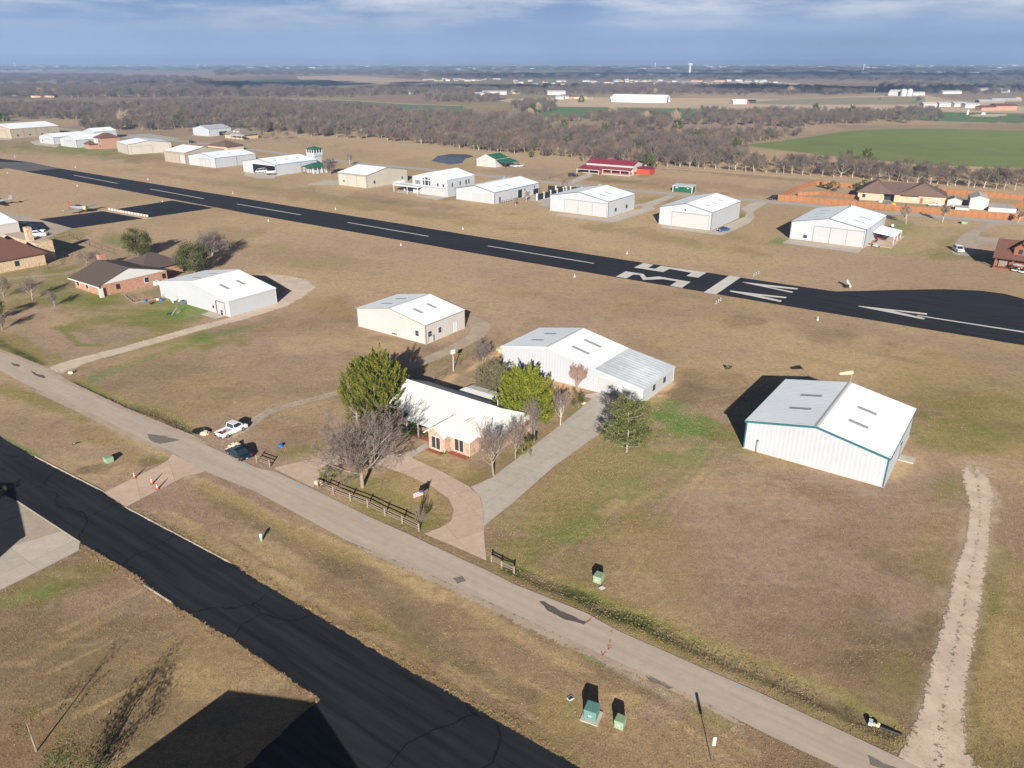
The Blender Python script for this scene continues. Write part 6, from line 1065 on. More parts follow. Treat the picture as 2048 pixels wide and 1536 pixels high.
# ------------------------------------------------------------------ vehicles
def wheels(r, pts, rad=.34, w_=.22):
    for x, y in pts:
        sg = 1 if y > 0 else -1
        t = MB().lathe([(rad*.6, -w_/2), (rad, -w_/2+.02), (rad, w_/2-.02), (rad*.6, w_/2)], (x, y, rad), 'y', 16).build('wheel', M['black'], r, smooth=False)
        MB().lathe([(rad*.58, sg*(w_/2+.005)), (rad*.5, sg*(w_/2-.01)), (rad*.15, sg*(w_/2+.01))], (x, y, rad), 'y', 12).build('rim', M['chrome'], t)
def car(name, label, cat, px, head, kind, paint, L=4.6, W=1.8, group=None, trunk_open=False, loc=None):
    """x forward, built on the ground point px"""
    r = empty(name, G(px) if loc is None else loc, head, label, cat, group); h = L/2; hw = W/2; p = M[paint]
    if kind == 'pickup': prof = [(-h, .45), (-h, 1.0), (-.15, 1.02), (h*.42, 1.05), (h*.86, .95), (h, .75), (h, .4)]; cab = [(-.2, 1.0), (-.08, 1.62), (.95, 1.66), (1.55, 1.05)]
    elif kind == 'suv': prof = [(-h, .4), (-h, 1.05), (-h*.2, 1.1), (h*.45, 1.08), (h*.9, .95), (h, .7), (h, .35)]; cab = [(-h*.98, 1.05), (-h*.86, 1.68), (h*.12, 1.72), (h*.5, 1.08)]
    elif kind == 'van': prof = [(-h, .4), (-h, 1.1), (h*.3, 1.1), (h*.85, .95), (h, .7), (h, .35)]; cab = [(-h, 1.1), (-h*.95, 1.95), (h*.3, 1.95), (h*.7, 1.05)]
    else: prof = [(-h, .38), (-h*.98, .86), (-h*.72, .93), (h*.42, .90), (h*.88, .72), (h, .55), (h, .3)]; cab = [(-h*.80, .90), (-h*.36, 1.32), (h*.02, 1.35), (h*.50, .88)]
    z0 = .26
    pts = [(prof[0][0], z0)]+prof+[(prof[-1][0], z0)]; n = len(pts); b = MB()
    if kind == 'pickup':
        pf = [(-.18, z0)]+[q for q in prof if q[0] > -.2]+[(h, z0)]; n = len(pf)
        b.add([(x, -hw, z) for x, z in pf]+[(x, hw, z) for x, z in pf], [tuple(range(n)), tuple(range(2*n-1, n-1, -1))]+[(i, i+n, (i+1) % n+n, (i+1) % n) for i in range(n)])
        body = b.build('body', p, r, bevel=.05)
        bed = MB().box(-h, -.19, hw-.09, hw, z0+.1, 1.0).box(-h, -.19, -hw, -hw+.09, z0+.1, 1.0).box(-h, -h+.08, -hw+.09, hw-.09, z0+.1, .98).build('bed', p, r, bevel=.015)
        MB().box(-h+.08, -.19, -hw+.09, hw-.09, z0+.1, .56).build('bed_liner', M['dark'], bed)
        MB().box(-.95, -.35, -hw+.15, hw-.15, .57, .80).build('tool_box', M['carsilver'], bed); MB().box(-1.55, -1.1, -.1, .35, .57, .86).build('fuel_can', M['red'], bed); MB().box(-h+.15, -1.7, -.5, .5, .57, .62).build('bed_mat', M['carsilver'], bed)
    else:
        b.add([(x, -hw, z) for x, z in pts]+[(x, hw, z) for x, z in pts], [tuple(range(n)), tuple(range(2*n-1, n-1, -1))]+[(i, i+n, (i+1) % n+n, (i+1) % n) for i in range(n)])
        body = b.build('body', p, r, bevel=.07 if kind == 'sedan' else .05)
    ti = .16 if kind == 'sedan' else .1; hb = hw-.05; ht = hb-ti; c0, c1, c2, c3 = cab
    MB().add([(c0[0], -hb, c0[1]-.02), (c3[0], -hb, c3[1]-.02), (c3[0], hb, c3[1]-.02), (c0[0], hb, c0[1]-.02), (c1[0], -ht, c1[1]), (c2[0], -ht, c2[1]), (c2[0], ht, c2[1]), (c1[0], ht, c1[1])], [(0,3,2,1),(4,5,6,7),(0,1,5,4),(1,2,6,5),(2,3,7,6),(3,0,4,7)]).build('windows', M['glass'], r, bevel=.02)
    rf = MB().box(c1[0]-.04, c2[0]+.04, -ht-.02, ht+.02, c1[1]-.01, max(c1[1], c2[1])+.045); ro = rf.build('roof', p, r, bevel=.025)
    pl = MB()
    for sg in (-1, 1):
        for (xa, za), (xb, zb) in ((c0, c1), (c3, c2)): pl.tube((xa, sg*hb, za), (xb, sg*ht, zb), .04, n=5)
        mid = [0.0] if kind in ('sedan',) else ([] if kind == 'pickup' else [(c1[0]+c2[0])/2])
        for m_ in mid: pl.tube((m_-.1, sg*hb, c0[1]), (m_, sg*ht, c1[1]), .035, n=5)
        if kind == 'pickup': pl.box(-.2, .1, sg*hb-.03, sg*hb+.03, 1.0, 1.2)
    pl.build('pillars', p, r)
    for sg in (-1, 1):
        MB().box(h-.08, h+.015, sg*(hw-.32)-.16, sg*(hw-.32)+.16, .55, .70).build('headlight', M['lamp'], r)
        MB().box(-h-.015, -h+.05, sg*(hw-.12)-.10, sg*(hw-.12)+.10, .62, .86).build('taillight', M['tail'], r)
        MB().box(c3[0]-.35, c3[0]-.2, sg*(hw+.02), sg*(hw+.16), c3[1], c3[1]+.13).build('mirror', p, r)
    MB().box(-h-.06, -h+.1, -hw+.05, hw-.05, .36, .52).box(h-.08, h+.05, -hw+.06, hw-.06, .32, .48).build('bumper', M['dark'] if kind != 'sedan' else p, r)
    MB().box(-h-.075, -h-.06, -.17, .17, .40, .5).build('number_plate', M['trimwhite'], r)
    wheels(r, [(h*.62, hw-.1), (h*.62, -hw+.1), (-h*.6, hw-.1), (-h*.6, -hw+.1)], .36 if kind != 'sedan' else .32)
    return r
def heading(a, b): d = G(b)-G(a); return math.atan2(d.y, d.x)
car('pickup_truck', 'small white pickup truck with red can in its bed, parked off the road', 'pickup', (464,866), heading((450,875),(488,857)), 'pickup', 'carwhite', 4.7, 1.75)
car('coupe', 'dark navy coupe parked at the road edge beside the limestone rocks', 'car', (478,912), heading((492,920),(462,902)), 'sedan', 'carnavy', 4.4, 1.78)
car('suv', 'white crossover parked on the concrete beside the timber cabin', 'car', (1916,503), R(-100), 'suv', 'carwhite', 4.7, 1.85)
car('car', 'bright blue hatchback outside the one-door white hangar', 'car', (1446,462), R(-150), 'sedan', 'carblue', 4.2, 1.8)
car('sports_car', 'yellow sports car beside the brown-roofed brick house', 'car', (347,543), R(10), 'sedan', 'yellow', 4.4, 1.85)
car('pickup_truck', 'silver-grey pickup nearest the hangar wall on the left apron', 'pickup', (48,456), R(15), 'pickup', 'carsilver', 5.8, 1.95)
car('sedan', 'white sedan in the middle of the left apron row', 'car', (74,464), R(10), 'sedan', 'carwhite', 4.8, 1.85)
car('pickup_truck', 'white crew pickup in front of the row on the left apron', 'pickup', (76,472), R(12), 'suv', 'carwhite', 5.6, 1.95)
car('car', 'black car beside the red-roofed barn house', 'car', (1146,353), R(20), 'suv', 'carblack', 4.6, 1.85)
car('car', 'black vehicle at the corner of the plank fence', 'car', (1547,399), R(200), 'suv', 'carblack', 4.4, 1.8)
car('car', 'teal car parked behind the plank fence by the tan house', 'car', (1868,412), R(160), 'sedan', 'carsilver', 4.4, 1.8)
car('pickup_truck', 'silver boat-towing pickup at the green-roofed barn', 'pickup', (1030,334), R(15), 'pickup', 'carsilver', 5.6, 1.9)
car('car', 'blue car under the carport of the brown-roofed brick house', 'car', (321,540), R(30), 'van', 'carblue', 4.4, 1.8)
car('car', 'dark vehicle on the grass near the street behind the farmhouse', 'car', (385,286), R(30), 'suv', 'carblack', 4.2, 1.8)
def cart(label, px, head):
    r = empty('golf_cart', G(px), head, label, 'golf cart', 'golf carts by the timber cabin')
    MB().box(-1.2, 1.2, -.6, .6, .3, .62).box(.5, 1.2, -.6, .6, .62, .95).build('body', M['carwhite'], r, bevel=.06); MB().box(-.7, .1, -.55, .55, .62, .85).box(-.85, -.68, -.55, .55, .8, 1.25).build('seat', M['dark'], r)
    MB().box(-.9, .7, -.62, .62, 1.85, 1.92).build('roof', M['carwhite'], r)
    for x, y in ((-.85, .55), (-.85, -.55), (.65, .55), (.65, -.55)): MB().tube((x, y, .6), (x, y, 1.86), .025, n=5).build('post', M['dark'], r)
    wheels(r, [(.8, .55), (.8, -.55), (-.8, .55), (-.8, -.55)], .22, .18)
cart('white golf cart left of the pair below the cabin porch', (2032,543), R(20)); cart('white golf cart at the right edge below the cabin porch', (2046,546), R(20))
def plane(label, px, head, paint='carsilver', s=1.0, nose='yellow', loc=None):
    r = empty('aircraft', (G(px) if loc is None else loc), head, label, 'aircraft'); r.scale = (s, s, s)
    MB().lathe([(.05, -4.6), (.22, -4.3), (.38, -2.6), (.58, -.6), (.66, 1.2), (.68, 2.9), (.55, 3.3), (.2, 3.45)], (0, 0, 1.65), 'x', 14).build('fuselage', M[paint], r, smooth=True)
    for sg in (-1, 1):
        MB().slab([(1.6, sg*.3, 1.35), (1.0, sg*6.2, 1.75), (-.1, sg*6.2, 1.75), (-.7, sg*.3, 1.35)], .16).build('wing', M[paint], r); MB().slab([(-3.4, sg*.1, 1.85), (-3.9, sg*2.0, 1.9), (-4.5, sg*2.0, 1.9), (-4.5, sg*.1, 1.85)], .08).build('tailplane', M[paint], r)
        MB().tube((1.1, sg*1.2, 1.25), (1.1, sg*1.3, .35), .06, n=6).build('gear_leg', M['chrome'], r); MB().lathe([(.33, -.1), (.33, .1)], (1.15, sg*1.3, .33), 'y', 12).build('wheel', M['black'], r)
    MB().slab([(-3.4, 0, 1.9), (-4.4, 0, 3.3), (-4.9, 0, 3.3), (-4.7, 0, 1.7)], .1).build('fin', M['redwall' if nose == 'yellow' else paint], r)
    MB().lathe([(.05, -1.6), (.36, -1.2), (.42, .1), (.36, 1.2), (.05, 1.6)], (0, 0, 2.15), 'x', 10).build('canopy', M['glass'], r, smooth=True)
    MB().lathe([(.69, 2.6), (.70, 3.1), (.66, 3.22)], (0, 0, 1.65), 'x', 14).build('cowl_ring', M[nose], r)
    MB().box(3.5, 3.56, -.09, .09, .5, 2.8).lathe([(.16, 3.45), (.04, 3.8)], (0, 0, 1.65), 'x', 8).build('propeller', M['dark'], r); MB().lathe([(.14, -.05), (.14, .05)], (-4.5, 0, .9), 'y', 8).tube((-4.4, 0, 1.4), (-4.5, 0, .95), .04, n=5).build('tail_wheel', M['black'], r)
plane('silver radial-engined trainer aircraft parked on the grass by the taxiway', (160,425), R(-22), s=1.15)
plane('red and grey aircraft at the left edge above the apron', (-4,411), R(-140), 'carsilver', 1.1, 'orange')
ob = HG.r.location
plane('pale aircraft with red nose parked inside the open hangar', (0,0), R(225), 'carwhite', .9, 'orange', G((541,350))+Vector((0, 0, .07))); 
car('camper_van', 'cream camper parked inside the open hangar', 'van', (0,0), R(230), 'van', 'carwhite', 5.6, 2.1, loc=G((522,345))+Vector((0, 0, .07)))
def boat():
    r = empty('boat', G((1038,334)), R(20), 'white motor boat on a trailer beside the green-roofed barn', 'boat'); MB().add([(-3, -1, .9), (2, -1, .95), (3.6, 0, 1.2), (2, 1, .95), (-3, 1, .9), (-3, -.6, .3), (1.8, -.5, .3), (2.6, 0, .4), (1.8, .5, .3), (-3, .6, .3)], [(0,1,2,3,4), (9,8,7,6,5), (0,5,6,1), (1,6,7,2), (2,7,8,3), (3,8,9,4), (4,9,5,0)]).build('hull', M['carwhite'], r); MB().box(-.5, .1, -.7, .7, .95, 1.6).build('windscreen', M['glass'], r)
    MB().box(-2.5, 3.9, -.08, .08, .2, .3).build('trailer_beam', M['dark'], r); wheels(r, [(-1, .9), (-1, -.9)], .3)
boat()
# ------------------------------------------------------------------ street furniture and small things
def cone(label, px):
    r = empty('traffic_cone', G(px), random.random(), label, 'traffic cone', 'orange traffic cones on the link road'); r.location.z = .045
    MB().box(-.2, .2, -.2, .2, 0, .05).build('base', M['black'], r); MB().lathe([(.15, .05), (.05, 1.0), (.04, 1.05)], n=12).build('body', M['orange'], r); MB().lathe([(.102, .60), (.082, .80)], n=12).lathe([(.13, .35), (.112, .5)], n=12).build('band', M['trimwhite'], r)
for p, lb in (((269.5,956.5), 'orange and white cone at the grass edge of the link road, leftmost'), ((304.5,968.5), 'orange and white cone in the middle of the link road'), ((315.5,979), 'orange and white cone nearest the camera on the link road')): cone(lb, p)
def cabinet(label, px, w_, d, h, m_, rot=54.4, pad=True, legs=False):
    r = empty('utility_box', G(px), R(rot), label, 'utility box'); MB().box(-w_/2, w_/2, -d/2, d/2, .08, h*.72).box(-w_/2-.02, w_/2+.02, -d/2-.02, d/2+.02, h*.72, h).build('body', M[m_], r, bevel=.03)
    MB().box(-w_/2-.013, -w_/2-.003, -.14, .14, h*.45, h*.6).build('notice', M['trimwhite'], r); MB().box(-w_/2-.012, -w_/2-.002, -d/2+.06, d/2-.06, .16, h*.4).build('door', M[m_], r)
    if pad: MB().box(-w_/2-.25, w_/2+.25, -d/2-.25, d/2+.25, -.05, .08).build('pad', M['pad'], r)
cabinet('pale green utility box on the grass left of the link road', (218,924), 1.0, 1.1, .85, 'utility', 50, False)
cabinet('pale green utility box beside the ditch below the long drive', (1197,1163), 1.0, .9, .95, 'utility', 60, False)
cabinet('teal utility box on a concrete pad between taxiway and road', (1183,1433), 1.15, 1.1, 1.15, 'utility2', 66, True)
cabinet('smaller green utility box right of the teal one', (1240,1453), .85, .8, .95, 'utility', 62, False)
cabinet('pale utility box beside the street above the white crossover', (1929,448), 2.0, 1.6, 1.0, 'utility', 50, False)
cabinet('small utility box behind the hangars along the street', (1200,372), 1.4, 1.2, 1.0, 'utility', 50, False)
r = empty('pedestal', G((523,1081)), 0, 'short round pedestal with white cap on the verge left of the taxiway', 'utility pedestal'); MB().lathe([(.16, 0), (.16, .55)], n=12).build('base', M['utility'], r); MB().lathe([(.2, .55), (.2, .85), (.12, .95)], n=12).build('cap', M['trimwhite'], r)
r = empty('manhole', G((1141,1397)), .6, 'small dark utility hatch on the grass left of the teal box', 'hatch'); MB().box(-.28, .28, -.2, .2, 0, .08).build('frame', M['galv'], r); MB().box(-.22, .22, -.14, .14, .081, .09).build('lid', M['dark'], r)
r = empty('manhole', G((1204,1176)), .6, 'flat concrete hatch cover beside the green box by the ditch', 'hatch'); MB().box(-.3, .3, -.22, .22, 0, .08).build('frame', M['pad'], r); MB().box(-.2, .2, -.14, .14, .081, .09).build('lid', M['galv'], r)
r = empty('manhole', G((152,887)), .6, 'dark utility covers on the grass near the left taxiway', 'hatch'); MB().box(-.5, .0, -.2, .2, 0, .06).box(.1, .6, 0, .3, 0, .05).build('frame', M['dark'], r); MB().box(-.4, -.1, -.1, .1, .061, .07).build('lid', M['galv'], r)
r = empty('street_sign', G((1423,1523)), R(5), 'thin metal sign post seen edge-on at the lower right verge', 'sign'); MB().tube((0, 0, 0), (0, 0, 2.6), .035, n=6).build('post', M['chrome'], r); MB().box(-.13, .13, -.02, .02, 1.75, 2.65).build('panel', M['galv'], r)
r = empty('basketball_hoop', G((907,742)), R(40), 'white backboard on a tall pole beside the gravel loop', 'basketball hoop'); MB().tube((0, 0, 0), (0, 0, 3.7), .07, n=8).build('pole', M['trimwhite'], r); MB().box(-.5, .5, -.03, .03, 3.35, 4.15).build('backboard', M['trimwhite'], r); MB().lathe([(.22, 3.15), (.22, 3.18)], (0, -.28, 0), n=12).build('rim', M['red'], r)
def flagpole():
    r = empty('flag_pole', G((848,1008)), 0, 'short leaning pole with a red-striped flag in the round lawn', 'flag'); MB().tube((0, 0, 0), (.05, .0, 2.3), .03, n=6).tube((.05, 0, 2.3), (-.25, 0, 1.9), .02, n=6).build('pole', M['dark'], r)
    f = MB()
    for i in range(7): f.slab([(-1.3+.0, .02*i, 1.1+.11*i), (-.05, .05, 1.3+.11*i), (-.05, .05, 1.41+.11*i), (-1.3, .02*i, 1.21+.11*i)], .012)
    st = MB(); wh = MB()
    for i in range(7): (st if i % 2 == 0 else wh).add([(-1.25, -.25, .95+.11*i), (-.02, 0, 1.35+.11*i), (-.02, 0, 1.46+.11*i), (-1.25, -.25, 1.06+.11*i), (-1.25, -.23, .95+.11*i), (-.02, .02, 1.35+.11*i), (-.02, .02, 1.46+.11*i), (-1.25, -.23, 1.06+.11*i)], [(0,1,2,3), (7,6,5,4), (0,4,5,1), (3,2,6,7), (0,3,7,4), (1,5,6,2)])
    fl = st.build('flag', mat_flat('flag_red', (.5,.03,.05), .8), r); wh.build('white_stripes', M['trimwhite'], fl); MB().box(-.5, -.02, -.12, -.07, 1.75, 2.12).build('canton', mat_flat('flag_blue', (.02,.03,.15), .8), fl)
flagpole()
r = empty('garden_flag', G((858,868)), R(54), 'red and white patterned garden flag at the porch', 'flag'); MB().tube((0, 0, 0), (0, 0, 1.5), .02, n=5).build('pole', M['dark'], r); MB().box(-.02, .02, -.45, .45, .5, 1.45).build('cloth', mat('patterned_cloth', (.55,.12,.14), .8, .5, 5.0), r)
def rail_fence(name, label, pts, hpost=1.15):
    W = [G(p) for p in pts]; r = empty(name, W[0], 0, label, 'fence'); o = W[0]
    for i, p in enumerate(W):
        q = p-o; MB().box(q.x-.09, q.x+.09, q.y-.09, q.y+.09, -.3, hpost).build('post', M['greywood'], r, bevel=.015)
    for a, b in zip(W, W[1:]):
        a = a-o; b = b-o
        for z in (.38*hpost/1.15, .72*hpost/1.15, hpost-.15): MB().tube(a+Vector((0, 0, z)), b+Vector((0, 0, z+random.uniform(-.04, .04))), .055, n=5).build('rail', M['greywood'], r)
rail_fence('rail_fence', 'weathered split-rail fence along the round lawn by the road', [(636,974),(667,988),(701,1001.5),(735.5,1014),(770,1031.5),(805,1047),(838,1063)])
rail_fence('rail_fence', 'short weathered rail fence behind the navy coupe', [(514,924),(540,934)]); rail_fence('rail_fence', 'short weathered rail fence right of the drive mouth', [(983,1123),(1003,1134),(1028,1145)], .85)
r = empty('bin', G((1069,880)), R(40), 'black wheeled bin on the drive verge behind the house', 'bin'); MB().box(-.3, .3, -.3, .3, .08, 1.0).build('body', M['dark'], r, bevel=.03); MB().box(-.33, .33, -.33, .33, 1.0, 1.07).build('lid', M['black'], r)
# rocks
def rocks(label, px, n, s, seed, group=None):
    random.seed(seed); r = empty('rock_pile', G(px), 0, label, 'rocks', group)
    for i in range(n):
        bm = bmesh.new(); bmesh.ops.create_icosphere(bm, subdivisions=2, radius=1); k = s*random.uniform(.35, 1)
        for v in bm.verts: v.co = v.co*(1+random.uniform(-.22, .22))
        for v in bm.verts: v.co = Vector((v.co.x*k*1.2+random.uniform(-.0, .0), v.co.y*k, v.co.z*k*.9+k*.5))
        me = bpy.data.meshes.new('rock'); bm.to_mesh(me); bm.free(); o = mkobj('rock', me, M['rock'], r); o.location = (random.uniform(-s, s)*1.1*(i > 0), random.uniform(-s, s)*.8*(i > 0), 0)
rocks('pile of cream limestone rocks beside the navy coupe', (468,892), 6, .5, 1); rocks('cream limestone rocks at the culvert left of the pickup', (411,869), 4, .42, 2); rocks('pale rocks at the mouth of the left gravel drive', (142,746), 5, .45, 3); rocks('pale rocks at the culvert by the right gravel track', (1752,1452), 4, .22, 4); rocks('rock border at the left end of the rail fence', (636,968), 4, .4, 5); rocks('pale boulders at the back of the gravel loop', (1006,702), 6, .9, 6); rocks('rocks around the upright bush by the long hangar', (1165,808), 4, .3, 7)
bm_ = empty('culvert', G((403,861)), 0, 'dark culvert pool in the ditch left of the white pickup', 'culvert'); MB().lathe([(2.4, .0), (2.35, .03)], n=24).build('pool', M['dark'], bm_); MB().tube((1.2, -1.2, .1), (2.6, -1.9, .1), .22, n=12).build('pipe', M['galv'], bm_); bm_.scale = (.62, .5, 1)
bm_ = empty('culvert', G((1768,1456)), R(-30), 'dark culvert pipe beside the right gravel track', 'culvert'); MB().tube((-.6, 0, -.05), (1.4, 0, -.05), .14, n=12).build('pipe', M['dark'], bm_); MB().box(-1.2, -.9, -.25, .25, -.1, .25).build('headwall', M['galv'], bm_)
r = empty('cooler', G((562,893)), .5, 'bright blue plastic tub lying on the lawn', 'tub'); MB().lathe([(.28, 0), (.34, .35), (.30, .38)], n=12).build('tub', M['blue'], r); MB().box(-.7, -.3, -.5, -.3, 0, .05).build('lid', M['trimblue'], r)
leafy('shrub', 'added dark clump standing in for a shadow on the field above the green-trimmed hangar', (1457,738), .9, .8, leaf='oak', seed=140, clumps=12, per=40, size=.14, trunk=.03, cat='shrub', base_frac=0)  # clump added in place of a shadow-like dark spot, not a known plant
# windsock
wp = H1.r.matrix_basis @ Vector((18.55, 9.5, 0)); r = empty('windsock', wp, R(195), 'pale orange windsock on a thin pole behind the green-trimmed hangar', 'windsock')
MB().tube((0, 0, 0), (0, 0, 8.4), .05, n=6).build('pole', M['chrome'], r); MB().lathe([(.34, .05), (.30, .9), (.2, 2.1), (.12, 2.3)], (0, 0, 8.0), 'x', 12).build('sock', mat('faded_orange_cloth', (.62,.40,.28), .8, .1), r)
# runway markers
def marker(label, px, k, group):
    r = empty('runway_marker', G(px), random.random()*6, label, 'runway marker', group); r.scale = (.75, .75, .8)
    if k == 'cone': MB().lathe([(.42, 0), (.12, .5), (.08, .95)], n=10).build('cone', M['trimwhite'], r); MB().lathe([(.07, .95), (.05, 1.1)], n=8).build('lamp', M['lamp'], r)
    else: MB().lathe([(.28, 0), (.05, .12)], n=10).build('base', M['trimwhite'], r); MB().tube((0, 0, .1), (0, 0, .75), .05, n=6).lathe([(.12, .7), (.1, .95)], n=8).build('lamp', M['trimwhite'], r)
near = [(15,346.5),(155,372.5),(325,404),(537,442.5),(802,491),(1149,554),(1635,640)]; farm = [(30,314.5),(151,335),(296,359.5),(466,387.5),(671,419),(926,458.5),(1254,507.5)]
for i, p in enumerate(near): marker(ordw(i)+' white edge marker from the left on the near side of the runway', p, 'cone', 'white markers along the near runway edge')
for i, p in enumerate(farm): marker(ordw(i)+' white edge marker from the left on the far side of the runway', p, 'cone', 'white markers along the far runway edge')
for i, p in enumerate([(1432,607.5),(1436.5,604.5),(1441,601.5)]): marker(ordw(i)+' lamp of the three threshold lamps on the near side', p, 'lamp', 'near threshold lamps')
for i, p in enumerate([(1507.5,552),(1512,549.5),(1517,547.5)]): marker(ordw(i)+' lamp of the three threshold lamps on the far side', p, 'lamp', 'far threshold lamps')
r = empty('landing_beacon', G((1696,576)), R(60), 'white tilted signal panel beside the runway turnaround', 'beacon'); MB().tube((0, 0, 0), (0, 0, .9), .06, n=6).build('post', M['dark'], r); MB().slab([(-.9, -.7, .4), (.9, -.7, .4), (.6, .5, 2.1), (-.4, .5, 1.9)], .15).build('panel', M['trimwhite'], r); MB().box(-1.4, -.9, -.3, .3, .5, 1.1).build('box', M['dark'], r)
# barricade across the left taxiway
A, B_ = G((213,421.5)), G((294,436)); d = B_-A; r = empty('barricade', A, math.atan2(d.y, d.x), 'orange and white board barricade across the left taxiway', 'barricade')
MB().box(-2, d.length+1.5, -1.2, 1.2, -.02, .06).build('base_strip', M['dirt'], r)
for i in range(14):
    x = 1+i*(d.length)/14; MB().box(x-.9, x+.5, .7, .85, .15, .95).build('board', M['trimwhite'] if i % 3 == 1 else M['ivory'] if i % 3 else M['dirt'], r)
# solid plank fences
def board_fence(label, px, h=1.9, posts=True, m_='cedarwood', cap=False):
    W = [G(p) for p in px]; o = W[0]; r = empty('board_fence', o, 0, label, 'fence')
    for a, b in zip(W, W[1:]):
        a = a-o; b = b-o; L = (b-a).length; mtx = Matrix.Translation(a) @ Matrix.Rotation(math.atan2(b.y-a.y, b.x-a.x), 4, 'Z'); pn = MB(); x = 0
        while x < L-.05:
            w_ = .19; hh = h+random.uniform(-.03, .03); pn.box(x, min(x+w_-.015, L), -.012, .012, .03, hh, mtx); x += w_
        pn.build('boards', M[m_], r); MB().box(0, L, .02, .06, .3, .4, mtx).box(0, L, .02, .06, h-.35, h-.25, mtx).box(0, L, -.05, -.015, .45*h, .45*h+.09, mtx).box(0, L, -.05, -.015, h-.2, h-.11, mtx).build('rail', M[m_], r)
        for i in range(int(L/2.45)+1): MB().box(i*2.45-.07, i*2.45+.07, -.09, -.02, 0, h+.06, mtx).build('post', M['brownwood'], r)
PF = M['cedarwood']
board_fence('long orange plank fence along the street in front of the tan house', [(1555,401),(1611,405),(1700,413.5),(1786,421.5),(1911,432),(2048,442.5),(2160,452)], 2.3)
board_fence('orange plank fence running back from the street corner', [(1555,401),(1592,382),(1632,370)], 2.1); board_fence('far orange plank fence in front of the dirt track, left stretch', [(1632,370),(1700,375),(1742,378)], 1.9)
board_fence('far orange plank fence behind the cream shed, right stretch', [(1868,386),(1950,393),(2048,400.5),(2140,409)], 2.2); board_fence('low inner plank fence on the lawn left of the tan house', [(1595,391),(1640,389.5),(1710,397),(1718,402)], 1.4); board_fence('inner plank fence at the right edge behind the cream shed', [(2012,420),(2048,411),(2120,404)], 1.7)
def post_fence(label, px, sp=4, h=1.2, m_='dark', rails=(1.1, .6), pr=.05, top=None, cat='fence', name='post_fence'):
    W = [G(p) for p in px]; o = W[0]; r = empty(name, o, 0, label, cat)
    for a, b in zip(W, W[1:]):
        a = a-o; b = b-o; n = max(1, min(24, int((b-a).length/sp)))
        for i in range(n+1): q = a.lerp(b, i/n); MB().tube((q.x, q.y, 0), (q.x, q.y, h), pr, n=5).build('post', M[m_], r)
        rm = MB()
        for z in rails: rm.tube(a+Vector((0, 0, z)), b+Vector((0, 0, z)), .025, n=4)
        rm.build('rail', M[top or m_], r)
post_fence('thin wire fence running from the brick house back to the gravel loop', [(868,765),(890,752),(920,731),(940,715)], 2.2, 1.3, 'greywood', (1.2, .7), .035)
post_fence('black iron fence round the stone house yard, street side', [(80,535),(97,538),(125,530),(130,515)], 3, 1.4, 'dark', (1.35, .2)); post_fence('black iron fence at the back of the stone house yard', [(110,478),(140,472),(180,492),(230,508)], 3.5, 1.4, 'dark', (1.35, .2))
post_fence('post fence along the far dirt track behind the red-roofed house', [(1299,338),(1424,346),(1536,354.5),(1640,362)], 8, 1.3, 'greywood'); post_fence('dark ranch rail fence from the track to the red-roofed house', [(1068,366),(1100,358),(1180,336)], 8, 1.3, 'dark')
# fenced yard walls beside the long low hangar
r = empty('yard_wall', G((1074,401)), R(54.4), 'white-posted black panel yard fence beside the long low hangar', 'fence')
for x, y, x1, y1 in ((0, 0, 22, 0), (22, 0, 22, 9), (4, -16, 26, -16), (26, -16, 24, 0)):
    a, b_ = Vector((x, y, 0)), Vector((x1, y1, 0)); L = (b_-a).length; mt = Matrix.Translation(a) @ Matrix.Rotation(math.atan2(y1-y, x1-x), 4, 'Z'); MB().box(0, L, -.04, .04, .1, 2.5, mt).build('panel', M['dark'], r)
    for i in range(int(L/5)+1): MB().box(i*5-.25, i*5+.25, -.25, .25, 0, 2.9, mt).build('pillar', M['trimwhite'], r)
# garden behind the left hangar
r = empty('garden_pen', G((268,607)), R(60), 'wire vegetable pen with weathered boards left of the four-skylight hangar', 'pen')
for (x, y, x1, y1) in ((0, 0, 9, -3), (9, -3, 13, 5), (0, 0, 3, 8)):
    a, b_ = Vector((x, y, 0)), Vector((x1, y1, 0)); L = (b_-a).length; mt = Matrix.Translation(a) @ Matrix.Rotation(math.atan2(y1-y, x1-x), 4, 'Z'); MB().box(0, L, -.02, .02, 0, .3, mt).box(0, L, -.01, .01, .85, .9, mt).build('board', M['greywood'], r)
    for i in range(int(L/2)+1): MB().box(i*2-.04, i*2+.04, -.04, .04, 0, 1.0, mt).build('post', M['greywood'], r)
for i, (p, m_, lb) in enumerate([((290,603), 'blue', 'blue tub inside the garden pen'), ((303,608), 'dark', 'dark planter inside the garden pen, lower one'), ((316,600), 'trimwhite', 'white planter near the wall side of the pen'), ((323,602), 'blue', 'blue barrel beside the hangar-side pen wall')]):
    r = empty('planter', G(p), i, lb, 'planter', 'planters in the garden pen'); MB().lathe([(.35, 0), (.45, .5)], n=10).build('pot', M[m_], r); MB().lathe([(.40, .5), (.3, .56)], n=10).build('soil', M['mulch'], r)
r = empty('propane_tank', G((351,604)), R(50), 'white propane tank against the four-skylight hangar wall', 'tank'); MB().lathe([(.2, -1.0), (.55, -.85), (.55, .85), (.2, 1.0)], (0, 0, .8), 'x', 12).build('tank', M['trimwhite'], r, smooth=True); MB().box(-.7, -.6, -.3, .3, 0, .4).box(.6, .7, -.3, .3, 0, .4).build('foot', M['galv'], r)
r = empty('air_conditioner', G((367,609)), R(54), 'dark air-conditioning unit by the left hangar wall', 'air conditioner'); MB().box(-.5, .5, -.5, .5, 0, 1.0).build('case', M['trimblue'], r, bevel=.03); MB().lathe([(.4, 1.0), (.38, 1.03)], n=14).build('fan_grille', M['dark'], r)
